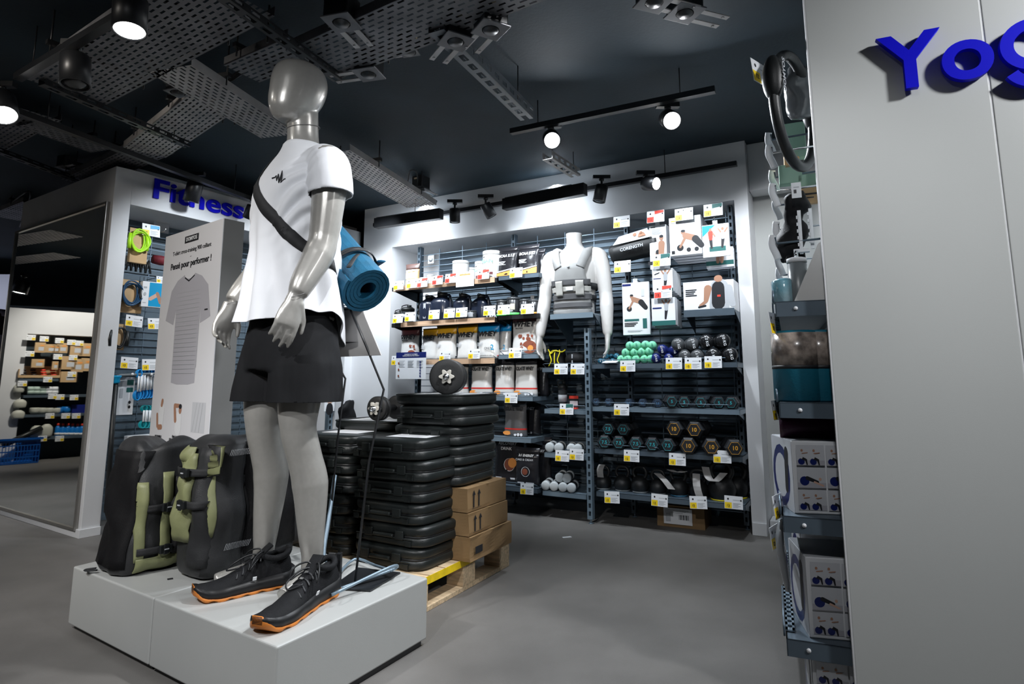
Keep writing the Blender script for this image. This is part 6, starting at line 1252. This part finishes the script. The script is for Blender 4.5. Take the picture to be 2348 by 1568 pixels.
for i in range(1, 5): copy_tree(r0, ft(330 + 8 * i, 955, -.10 - .01 * i), FT.rz)
pl = thing('exercise_bar', 'tall black foam bar with a bright blue collar leaning by the pillar', 'exercise bar', ft(256, 1040, .02), FT.rz); tp = ft(266, 868, -.02) - pl.location; tp.rotate(Matrix.Rotation(-FT.rz, 3, 'Z')); MB().tube([(0, 0, -.35), tuple(tp)], .014, 12).obj('foam_bar', blackp, pl); MB().lathe([(.02, 0), (.024, .01), (.022, .03), (.03, .04), (.03, .05)], 14, tuple(tp - Vector((0, 0, .03)))).obj('blue_collar', sky_p, pl)
o = thing('product_box', 'slim white and green box behind the black foam bar', 'box', ft(286, 908, -.08), FT.rz); MB().box(0, 0, 0, .10, .03, .24).obj('carton', paper, o, bevel=.002); art(o, [('r', .0, .07, .04, .035, PGN), ('r', .0, .025, .04, .03, PGN), ('e', .025, -.04, .008, .01, PK), ('e', .025, -.07, .008, .01, PK), ('r', -.04, -.01, .02, .06, PG_)], -.016)
for i in range(2): o = thing('product_box', 'flat white box lying low on the alcove rack, %s' % ('front', 'rear')[i], 'box', ft(325 + 30 * i, 1003, -.05 - .1 * i), FT.rz + .1); MB().box(0, 0, 0, .16, .12, .03).obj('carton', paper, o, bevel=.002); art(o, [('r', -.04, -.006, .06, .008, PK)], -.061)
# far end of the alcove: dark garments and small packs
for i, (px, py, s, lb) in enumerate(((800, 845, 1.0, 'black fabric accessories hanging below the tilted grey sign'), (828, 880, .8, 'black knee support hanging beside the light blue post'), (792, 690, .7, 'black pack hanging under the rolled mat'), (835, 700, .6, 'small black pack high beside the light blue post'), (800, 945, 1.1, 'dark pack left of the shorter back stack of cases'))):
    p = ft(px, py, -.1 if py < 940 else .03); o = thing('fabric_support', lb, 'accessory', p, FT.rz); mb = MB(); loft(mb, [(0, 0, -.10 * s, .05 * s, .03), (.01, 0, -.04 * s, .09 * s, .04), (-.01, 0, .03 * s, .08 * s, .04), (.0, 0, .09 * s, .04 * s, .02)], 20, 3); me = mb.mesh('f', fabk); displace(me, lambda co, nn: .03 * noise.noise(co * 16)); addmesh('fabric', me, fabk, o)
for i, (px, py, lb) in enumerate(((838, 872, 'white pack with a portrait print beside the garments'), (772, 868, 'white pack with a portrait print near the shorts hem'), (755, 925, 'white pack with a face print low behind the shorts'))):
    o = thing('product_pack', lb, 'pack', ft(px, py, -.06), FT.rz); MB().box(0, 0, 0, .11, .01, .13).obj('card', paper, o); art(o, [('e', .0, .02, .025, .03, PSL), ('e', 0, .045, .026, .014, PK), ('l', 0, -.03, 0, -.06, .035, .04, PK)], -.006)
tagat(FT, 786, 690, -.02, 'price card half hidden under the rolled mat', 'y', .9)
# ================================================================== gondola goods
def gw(x, px, z): 
    P = G0 + gA * x; P.z = z; return P + gL * along(P, gL, px)
grz = atan2(-gL.y, -gL.x)     # local x points right, -y to the camera
zs = [s_[0] for s_ in gshelf]
def gtag(x, px, py, lb, rot=75, s=1.0):
    P = G0 + gA * x; a = onplane(px, py, P, gA); return price_card(a, grz + radians(rot), lb, 'y', .105 * s, .074 * s)
# hooks with curved white end labels
for i, (px, py, x) in enumerate(((1768, 322, .30), (1770, 352, .12), (1776, 408, .4), (1778, 440, .15), (1784, 472, .35), (1786, 528, .2), (1778, 560, .1), (1790, 600, .4), (1792, 632, .45))):
    P = G0 + gA * x; a = onplane(px, py, P, gA); t = thing('peg_hook', 'steel display hook of the side gondola, %s' % (ORD + ['eighth from the top', 'lowest'])[i], 'hook', a, grz)
    MB().tube([(0, 0, .022), (.004, 0, .002), (.30, 0, .012)], .0035, 6).obj('hook_wire', chrome if i % 2 else steel, t)
    MB().tube([(-.006, 0, .03), (-.010, 0, .0), (.0, 0, -.03), (.006, 0, -.05)], .011, 8, sub=3, flat=(.25, 1)).obj('end_label', paper, t)
gtag(.05, 1747, 170, 'white card tilted at the top left edge of the gondola', 62, 1.1); gtag(.05, 1778, 742, 'price card seen edge-on under the upper gondola shelf', 72, .9); gtag(.1, 1782, 940, 'price card seen edge-on under the middle gondola shelf', 72, .8); gtag(.1, 1786, 1160, 'price card seen edge-on above the third gondola shelf', 74, .9); gtag(.2, 1779, 1230, 'pale card hanging edge-on below the third gondola shelf', 74, .9)
P = G0 + gA * .10; c = onplane(1822, 255, P, gA); rg = thing('pilates_ring', 'black padded exercise ring hanging edge-on at the top of the gondola', 'exercise ring', c, grz + radians(66))
MB().tube([(.062 * 0 + .15 * cos(a), 0, .185 * sin(a)) for a in [2 * pi * k / 48 for k in range(48)]], .0165, 12, close=True).obj('ring_tube', blackp, rg)
for s in (-1, 1):
    mb = MB(); mb.sph((s * .15, 0, .06 if s < 0 else .05), (.026, .033, .075), 18, 12); mb.obj('grip_pad', blackp, rg)
text('DOMYOS', .026, paperg, rg, (-.15, -.0345, .06), rot=(pi / 2, -pi / 2, 0), bold=.0004)
fo = thing('foil_bag', 'smoky grey plastic bag hanging behind the exercise ring', 'bag', onplane(1834, 215, G0 + gA * .2, gA), grz); mb = MB(); loft(mb, [(0, 0, -.09, .035, .02), (.005, 0, -.04, .05, .035), (0, 0, .04, .045, .04), (0, 0, .09, .03, .02)], 20, 4); me = mb.mesh('f', clear); displace(me, lambda co, nn: .02 * noise.noise(co * 22)); addmesh('bag_film', me, M('grey film', (.16, .17, .18), .2, coat=.5), fo)
gm = M('sage green board', (.30, .50, .38), .5)
for i, (px, py, w, h) in enumerate(((1822, 325, .07, .13), (1812, 402, .075, .07), (1850, 418, .06, .05), (1815, 370, .05, .06))): o = thing('product_box', 'sage green pack hanging behind the exercise ring, %s' % ('uppermost', 'lower left', 'lower right', 'middle')[i], 'pack', onplane(px, py, G0 + gA * .35, gA), grz); MB().box(0, 0, 0, w, .04, h).obj('carton', gm if i < 3 else foil_o, o, bevel=.003)
o = thing('product_box', 'tan card pack below the exercise ring', 'pack', onplane(1858, 448, G0 + gA * .3, gA), grz); MB().box(0, 0, 0, .06, .02, .06).obj('carton', card_lt, o); art(o, [('r', -.02, .0, .04, .006, PK), ('r', -.02, -.012, .03, .004, PK)], -.011)
o = thing('swing_tag', 'white paper tag hanging from the exercise ring', 'tag', onplane(1826, 436, G0 + gA * .08, gA), grz); MB().box(0, 0, 0, .028, .001, .05).obj('paper', paper, o); art(o, [('r', -.008, -.01, .008, .012, PK), ('r', -.008, .008, .016, .003, PG_)], -.001)
bg = thing('fitness_gloves', 'bundle of black gloves hanging below the exercise ring', 'gloves', onplane(1822, 520, G0 + gA * .15, gA), grz); mb = MB(); loft(mb, [(-.03, 0, -.11, .02, .02), (-.015, 0, -.05, .045, .035), (.0, 0, .02, .03, .03), (.012, 0, .08, .032, .03), (.01, 0, .11, .02, .02)], 24, 4); me = mb.mesh('f', fabk); displace(me, lambda co, nn: .022 * noise.noise(co * 24)); addmesh('glove_fabric', me, fabk, bg)
for k in range(4): MB().tube([(-.02 + .012 * k, -.02, -.09), (-.03 + .016 * k, -.03, -.12 - .005 * k)], .008, 8).obj('finger', fabk, bg)
wz = thing('plastic_rack_strip', 'white toothed plastic strip above the grey pump', 'display strip', onplane(1838, 575, G0 + gA * .1, gA), grz); MB().box(0, 0, .06, .010, .006, .14).box(0, 0, 0, .045, .02, .010).obj('strip', paper, wz); [MB().box(-.006, 0, .02 + .022 * k, .006, .006, .010).obj('tooth', paper, wz) for k in range(5)]
wz2 = thing('plastic_rack_strip', 'second white toothed strip near the panel edge', 'display strip', onplane(1862, 545, G0 + gA * .12, gA), grz); MB().box(0, 0, .03, .010, .006, .13).obj('strip', paper, wz2); [MB().box(-.006, 0, -.01 + .022 * k, .006, .006, .010).obj('tooth', paper, wz2) for k in range(5)]
pc = gw(.05, 1833, zs[0]); pu = thing('hand_pump', 'grey hand pump with white cap standing on the upper gondola shelf', 'pump', pc, grz); MB().lathe([(.026, 0), (.027, .004), (.027, .125)], 22).obj('pump_barrel', M('pump grey', (.15, .17, .18), .35), pu); MB().lathe([(.0285, .122), (.0285, .135), (.02, .138)], 22).obj('pump_cap', paper, pu); MB().lathe([(.006, .138), (.006, .16)], 10).obj('pump_rod', chrome, pu)
cardp = gw(.015, 1868, zs[0]); cd_ = thing('pyramid_stand', 'white folded triangular display card beside the pump', 'display card', cardp, grz); mb = MB(); mb.prism([(-.055, 0), (.08, 0), (.045, .19), (.02, .17)], -.001, .03, 0, 'xz'); mb.obj('folded_card', M('off white board', (.62, .62, .61), .5), cd_)
pk_ = gw(.06, 1800, zs[0]); bmp = thing('wrapped_mat', 'small teal mat wrapped in clear film on the upper gondola shelf', 'exercise mat', pk_, grz); film = M('clear film over teal', (.04, .22, .30), .18, coat=.6, bump=.8, bscale=60, rgb2=(.35, .5, .55)); MB().lathe([(.032, 0), (.036, .005), (.036, .068), (.028, .075)], 20).obj('rolled_mat', film, bmp)
tealm = M('teal foam', (.008, .13, .20), .45, bump=.5, bscale=120); 
for i, (x, px) in enumerate(((.09, 1835), (.09, 1886), (.36, 1830))):
    p = gw(x, px, zs[1]); r = .072 if i != 1 else .05; t = thing('exercise_mat', 'upright teal rolled mat with printed wrapper, middle gondola shelf, %s' % ('front', 'beside the panel edge', 'rear')[i], 'exercise mat', p, grz); MB().lathe([(r * .9, 0), (r, .006), (r, .205), (r * .92, .212)], 30).obj('rolled_mat', tealm, t); MB().lathe([(r * 1.012, .10), (r * 1.014, .205)], 30).obj('printed_wrapper', M('wrapper print', (.12, .10, .09), .25, coat=.5, rgb2=(.45, .38, .33), scale=30), t)
    mb = MB(); 
    for k in range(9): a0_ = -pi / 2 - .9 + .05; 
    MB().lathe([(r * 1.016, .098), (r * 1.017, .108)], 30).obj('wrapper_edge', ink, t)
for i, (x, px) in enumerate(((.1, 1840), (.35, 1835))): p = gw(x, px, zs[2] + .24); 
pm = thing('exercise_mat', 'dark purple rolled mat lying on top of the photo box', 'exercise mat', gw(.16, 1850, zs[2] + .200), grz); MB().lathe([(.04, -.075), (.045, -.065), (.045, .12), (.04, .13)], 24, (0, 0, .045), 'x').obj('rolled_mat', M('purple foam', (.055, .008, .04), .4, bump=.5, bscale=120), pm)
def ballbox(x, px, z, w, h, d, label, rot=8):
    p = gw(x, px, z); t = thing('gym_ball_box', label, 'box', p, grz + radians(rot)); MB().bb(0, w, 0, d, 0, h).obj('carton', paper, t, bevel=.003); MB().bb(.002, w - .002, .002, d - .002, h, h + .001).obj('top_panel', paperg, t)
    cw_, ch_ = w * .31, h * .28
    sh = []
    for r_ in range(3):
        for c_ in range(3):
            X = w * .04 + c_ * (cw_ + .004) * (1 if r_ != 1 else 1); Z = h * .05 + r_ * (ch_ + h * .03); sh.append(('r', X, Z, cw_, ch_, PL)); sh.append(('r', X, Z, cw_, ch_ * .25, 14)); s_ = ch_ * .95
            if r_ == 1: sh += [('e', X + cw_ * .25, Z + s_ * .35, s_ * .24, s_ * .24, PNV), ('l', X + cw_ * .35, Z + s_ * .5, X + cw_ * .7, Z + s_ * .3, s_ * .10, s_ * .08, PK), ('l', X + cw_ * .6, Z + s_ * .3, X + cw_ * .9, Z + s_ * .12, s_ * .05, s_ * .04, PSL), ('e', X + cw_ * .8, Z + s_ * .45, s_ * .07, s_ * .08, PSL)]
            else:
                for o_ in (.28, .70): sh += [(q_[0],) + tuple(q_[1:]) for q_ in fig('ball', X + cw_ * o_, Z + .02 * s_, s_ * .85)]
    art(t, sh, -.001, 'printed_photos')
    sh2 = [('r', .0, 0, d, h, PL), ('e', d * .45, h * .45, d * .42, d * .42, PNV), ('e', d * .45, h * .45, d * .30, d * .30, PL), ('l', d * .7, h * .3, d * .75, h * .8, .015, .02, PK)]
    art(t, [(q_[0],) + tuple(q_[1:]) for q_ in sh2], -.001, 'side_print', Matrix.Rotation(radians(-90), 4, 'Z') @ Matrix.Translation((-d, 0, 0)))
    return t
ballbox(.04, 1824, zs[2] + .001, .25, .205, .22, 'white box with ball exercise photos on the third gondola shelf', 14)
ballbox(.30, 1818, zs[2] + .001, .25, .205, .22, 'ball box standing behind the front photo box', 6)
ballbox(.03, 1858, zs[3] + .001, .25, .215, .22, 'dark topped box with ball exercise photos on the bottom gondola shelf', 10)
ballbox(.32, 1846, zs[3] + .001, .25, .215, .22, 'ball box standing behind the one on the bottom gondola shelf', 6)
ballbox(.03, 1872, zs[3] - .245, .25, .20, .22, 'box with ball photos lowest of all under the gondola', 3)
o = MB(); mb = MB(); mb.T = Matrix.Translation(gw(.05, 1812, zs[3] + .003)) @ Matrix.Rotation(grz, 4, 'Z')
for i in range(22): mb.box(-.005, .02 + .04 * i, .02, .012, .022, .004, R=None)
rl = thing('edge_rail', 'perforated grey rail along the front of the bottom gondola shelf', 'rail', gw(.05, 1812, zs[3] + .003), grz); mb.T = Matrix.Identity(4); mb = MB()
for i in range(22): mb.bb(-.012, .012, .0 + .04 * i, .022 + .04 * i, 0, .004)
mb.bb(-.012, -.006, 0, .9, 0, .004).bb(.006, .012, 0, .9, 0, .004); mb.obj('rail_profile', steel_lt, rl)
sg = thing('cloth_bag', 'grey plastic bag hanging off the left edge of the bottom gondola shelves', 'bag', gw(.1, 1789, zs[2] - .03), grz); mb = MB(); loft(mb, [(0.01, 0, -.20, .008, .02), (0.0, 0, -.12, .014, .04), (-.004, 0, -.05, .012, .05), (0, 0, .0, .006, .02)], 16, 3); mb.obj('bag_film', M('pale film', (.25, .27, .29), .2, coat=.5), sg)
# ================================================================== what the mirror shows: shelves on the far side of the shop
def refl(p): d = (p - SD.P).dot(SD.n); return p - SD.n * (2 * d)
def refld(v): return v - SD.n * (2 * v.dot(SD.n))
VU = az(44); V0 = onz(130, 1052, 0)
class RF_(Frame):
    def __init__(s): s.P = refl(V0); s.u = -refld(VU); s.n = Vector((s.u.y, -s.u.x, 0)); s.rz = atan2(s.u.y, s.u.x)
RF = RF_(); VF = Frame(V0, 44)
def vq(px, py, d=0): a, z = VF.q(px, py, d); return -a, z
def vw(px, py, d=0): a, z = vq(px, py, d); return RF.w(a, d, z)
xl = vq(205 + 60, 900)[0]; xr = vq(54, 900)[0]; vt = vq(130, 768)[1]; vtt = vq(130, 712)[1]
w = MB(); wf(RF, w, xr, xr + .9, -.22, .0, 0, vtt); wf(RF, w, xl - .9, xr, -.22, 0, vt, vtt); wf(RF, w, xl - .9, xl - .3, -.22, 0, 0, vt); wf(RF, w, xl - .9, xr + .9, -.6, -.22, 0, vtt)
struct(w.obj('wall_side', white_wall))
w = MB(); wf(RF, w, xl - .3, xr, -.22, -.20, 0, vt); struct(w.obj('trim_3', M('dark rack back', (.02, .035, .045), .6)))
def vshelf(py, lb, px0=60, px1=225):
    a1, z = vq(px0, py, .05); a0, _ = vq(px1, py, .05); t = thing('shelf', lb, 'shelf', RF.w(a0, .05, z), RF.rz); MB().bb(0, a1 - a0, 0, .24, -.03, 0).obj('shelf_board', steel, t)
vshelf(868, 'mirrored shelf with a tan tray of small tins', 50, 140); vshelf(906, 'mirrored shelf with pale green packs'); vshelf(951, 'mirrored shelf with pale bowls'); vshelf(1004, 'mirrored shelf with blue gas bottles')
for i, (px, py, k) in enumerate(((77, 774, 'y'), (107, 777, 'y'), (142, 781, 'y'), (169, 785, 'y'), (187, 787, 'y'), (74, 811, 'y'), (138, 818, 'y'), (173, 820, 'y'), (170, 858, 'y'), (115, 870, 'y'), (57, 879, 'y'), (126, 908, 'y'), (143, 910, 'y'), (175, 911, 'y'), (120, 953, 'y'), (156, 953, 'y'), (180, 953, 'y'), (103, 1005, 'y'), (142, 1005, 'y'))):
    a, z = vq(px, py, .08); price_card(RF.w(a, .08, z), RF.rz, 'price card reflected in the mirror, %s row, %s' % (('top' if py < 800 else 'second' if py < 840 else 'tin tray' if py < 890 else 'green pack' if py < 930 else 'bowl' if py < 980 else 'bottle'), 'place %d from the left' % (1 + [q for q in (0,)][0]) if False else ('at the left', 'left of centre', 'at the centre', 'right of centre', 'near the right', 'rightmost')[min(5, int((px - 55) / 26))]), 'y', .085, .065)
kraft = card_lt
for i, (px, py, w_, h_, n) in enumerate(((97, 797, .10, .12, 3), (120, 799, .10, .10, 2), (133, 800, .07, .09, 1), (147, 798, .11, .12, 2), (180, 800, .13, .16, 3), (200, 802, .12, .16, 2), (92, 833, .12, .10, 3), (131, 838, .06, .1, 1), (163, 832, .15, .16, 2), (182, 838, .12, .16, 3), (201, 836, .1, .16, 2), (162, 864, .16, .13, 2))):
    for k in range(n):
        o = thing('kraft_pack', 'brown card pack reflected in the mirror, hanging %s' % ('on the top hooks' if py < 815 else 'on the second hooks' if py < 850 else 'beside the tin tray'), 'pack', vw(px, py, .05 - .06 * k), RF.rz, 'reflected kraft packs ' + ('top' if py < 815 else 'second' if py < 850 else 'third')); MB().box(0, 0, 0, w_, .04, h_).obj('carton', kraft, o)
        if k == 0: art(o, [('r', -w_ * .35, -h_ * .3, w_ * .5, h_ * .35, PL), ('r', -w_ * .4, h_ * .15, w_ * .4, h_ * .12, PO)], -.021)
tt = thing('tin_tray', 'tan display tray full of small tins reflected in the mirror', 'tray', vw(96, 866, .04), RF.rz); MB().bb(-.2, .2, 0, .2, 0, .012).bb(-.2, .2, .19, .2, 0, .14).bb(-.2, -.19, 0, .2, 0, .12).bb(.19, .2, 0, .2, 0, .1).bb(-.2, .2, -.005, 0, 0, .03).obj('tray_body', card_lt, tt)
for c_ in range(4):
    for r_ in range(3): MB().lathe([(.028, 0), (.028, .02), (.02, .022)], 12, (-.14 + .095 * c_, .03 + .05 * r_, .02 + .03 * r_)).obj('tin', (red if c_ < 2 else ink), tt)
pg_ = M('pale green pack', (.50, .62, .55), .5)
for i in range(5):
    for j in range(2): o = thing('soft_pack', 'pale green rolled pack reflected in the mirror', 'pack', vw(75 + 14 * i, 903 - 8 * j, .0), RF.rz, 'reflected pale green packs'); mb = MB(); mb.lathe([(.02, -.03), (.027, -.025), (.027, .025), (.02, .03)], 12, (0, 0, .02), 'x'); mb.obj('pack_roll', pg_ if i < 3 else paper, o)
for i in range(4): o = thing('camping_bowl', 'pale camping bowl reflected in the mirror', 'bowl', vw(84 + 17 * i, 948, -.02), RF.rz, 'reflected pale bowls'); MB().lathe([(.035, 0), (.05, .02), (.05, .06), (.045, .07)], 16).obj('bowl_body', M('bone plastic', (.6, .6, .52), .5), o)
for i in range(2): o = thing('blue_canister', 'short blue canister reflected in the mirror, %s' % ('left', 'right')[i], 'canister', vw(142 + 15 * i, 948, -.02), RF.rz); MB().lathe([(.042, 0), (.042, .07), (.03, .085)], 16).obj('canister_body', M('canister blue', (.01, .2, .6), .35), o)
o = thing('blue_canister', 'dark blue pack at the right of the reflected bowls', 'canister', vw(186, 948, -.02), RF.rz); MB().box(0, 0, .055, .16, .06, .11).obj('canister_body', M('deep blue pack', (.01, .02, .2), .35), o)
for i in range(6):
    o = thing('gas_bottle', 'blue bottle with red cap reflected in the mirror', 'bottle', vw(136 + 11 * i, 1003, .0), RF.rz, 'reflected blue bottles'); MB().lathe([(.028, 0), (.029, .004), (.029, .12), (.015, .14)], 16).obj('bottle_body', MATS['canister blue'], o); MB().lathe([(.014, .138), (.014, .165), (.008, .17)], 12).obj('red_cap', red, o); MB().lathe([(.0295, .03), (.0295, .06)], 16).obj('label_band', paper, o)
for i, (px, py, w_, h_) in enumerate(((88, 1001, .12, .13), (110, 1001, .12, .15), (50, 935, .12, .1), (46, 960, .12, .1), (48, 900, .1, .1))): o = thing('pale_bottle', 'pale jug or flask reflected in the mirror, %s' % ('left of the blue bottles', 'next to the blue bottles', 'on the side hooks, middle', 'on the side hooks, low', 'on the side hooks, high')[i], 'flask', vw(px, py, .03), RF.rz); mb = MB(); loft(mb, [(0, 0, 0, w_ * .42, .03), (0, 0, .02, w_ * .5, .04), (0, 0, h_ * .7, w_ * .5, .04), (0, 0, h_, w_ * .2, .02)], 18, 3, 2.6); mb.obj('flask_body', MATS['bone plastic'], o)
bk = thing('shopping_basket', 'blue perforated shopping basket reflected in the mirror, cut by its left edge', 'basket', refl(onz(32, 1062, 0)), RF.rz); bw, bh, bd = .42, .34, .3; bl_ = M('basket blue', (.005, .10, .42), .4)
bsc = 1.15
mb = MB()
def bwall(p0, p1, z0, z1, name):
    mb = MB(); n = 16; d = (Vector(p1) - Vector(p0)); L = d.length; rz_ = atan2(d.y, d.x); mb.T = Matrix.Translation(p0) @ Matrix.Rotation(rz_, 4, 'Z')
    for i in range(n + 1): mb.bb(L * i / n - .004, L * i / n + .004, -.002, .002, z0, z1)
    for k in range(5): zz2 = z0 + (z1 - z0) * k / 4; mb.bb(0, L, -.0025, .0025, zz2 - (.03 if k == 4 else .006), zz2 + .006)
    mb.obj(name, bl_, bk)
for a, b_ in (((-.22, -.14, 0), (.22, -.14, 0)), ((.22, -.14, 0), (.22, .14, 0)), ((.22, .14, 0), (-.22, .14, 0)), ((-.22, .14, 0), (-.22, -.14, 0))): bwall(a, b_, .01, .27, 'basket_side')
MB().bb(-.22, .22, -.14, .14, 0, .012).obj('basket_floor', bl_, bk); MB().tube([(-.24, -.16, .275), (.24, -.16, .275), (.24, .16, .275), (-.24, .16, .275)], .012, 8, close=True).obj('basket_rim', bl_, bk)
MB().tube([(.1, 0, .20), (-.25, .05, .38)], .03, 10).obj('basket_handle', blackp, bk)
# far left: strip of a jacket and wall beyond the fitness unit
P = aty(-12, 790, 6.6); jk = thing('jacket_mannequin', 'slice of a dark and lilac jacket at the left picture edge', 'jacket', (P.x, P.y, P.z - .2), 0); mb = MB(); loft(mb, [(0, 0, -.25, .16, .12), (0, 0, 0, .18, .13), (0, 0, .3, .2, .14), (0, 0, .5, .17, .1), (0, 0, .58, .07, .07)], 28, 4); me = mb.mesh('j', fabk); displace(me, lambda co, nn: .02 * noise.noise(co * 9)); addmesh('jacket_shell', me, M('lilac jacket', (.30, .30, .42), .5), jk); mb = MB(); loft(mb, [(0, 0, .30, .205, .145), (0, 0, .5, .18, .112), (0, 0, .58, .08, .08)], 28, 4); mb.obj('dark_shoulders', fabk, jk); MB().cyl((0, 0, -1.0), .02, .8, n=12).obj('stand_pole', black_m, jk)
# a pair of trays above the mirrored shop side, seen in the mirror
q = refl(onz(120, 610, 2.3) if False else aty(120, 590, 6.2)); 
for i, (yy, x0) in enumerate(((5.6, 0), (6.6, 1))):
    c = refl(aty(160, 560 + 40 * i, yy)); c.z = 2.3; a_ = refl(aty(-60, 640, yy + .6)); a_.z = 2.3; d = (a_ - c); L = d.length; t = thing('cable_tray', 'cable tray seen only in the mirror, %s' % ('nearer', 'further')[i], 'cable tray', c, atan2(d.y, d.x)); mb = MB()
    for j in range(10):
        y0 = -.15 + j * .03; mb.bb(0, L, y0, y0 + .018, 0, .002)
        for k in range(int(L / .06)): mb.bb(k * .06 + .03 * (j % 2), k * .06 + .022 + .03 * (j % 2), y0 + .018, y0 + .03, 0, .002)
    mb.obj('slotted_base', traylt_m, t)
# small white scrap on the floor
p = onz(1300, 1232, 0); o = thing('paper_scrap', 'small white paper scrap on the bare floor before the shelves', 'scrap', p, .3); MB().box(0, 0, .0015, .055, .02, .002).obj('scrap', paper, o)
# ================================================================== unseen spots added outside the frame to brighten near and mirrored things
spot((2.0, .25, 2.42), (1.35, 1.50, 1.25), 105, 85, .9, .1, 'n')        # towards the yoga panel
spot(RF.w(xr - .4, 1.2, 2.35), RF.w(xr - .5, 0, .9), 75, 85, .8, .06, 'w')  # added to light the shelves shown in the mirror
spot((-3.6, 2.0, 2.4), (-3.4, 3.3, .0), 60, 70, .8, .06, 'n')
spot((-2.6, .4, 2.4), (-1.75, 2.9, 1.25), 110, 60, .8, .06, 'w')  # added to brighten the totem front
spot(refl(aty(110, 1100, 5.0)) + Vector((0, 0, 2.0)), refl(aty(110, 1100, 5.0)), 60, 80, .8, .06, 'n')

track_spot(0, 0, 2.3, (0, .2, -1), 'lit spotlight seen only in the mirror', 1, .07, .13).location = refl(aty(50, 672, 6.3))
for i, o in enumerate([x for x in ALL() if x.get('group') == 'turquoise skipping ropes']): o['label'] = 'turquoise skipping rope in the lower hanging row, %s' % LR[i]

spot((.25, .3, 2.42), (.88, 1.9, 1.0), 32, 45, .9, .08, 'n')  # weak extra spot, added because the gondola goods came out dark
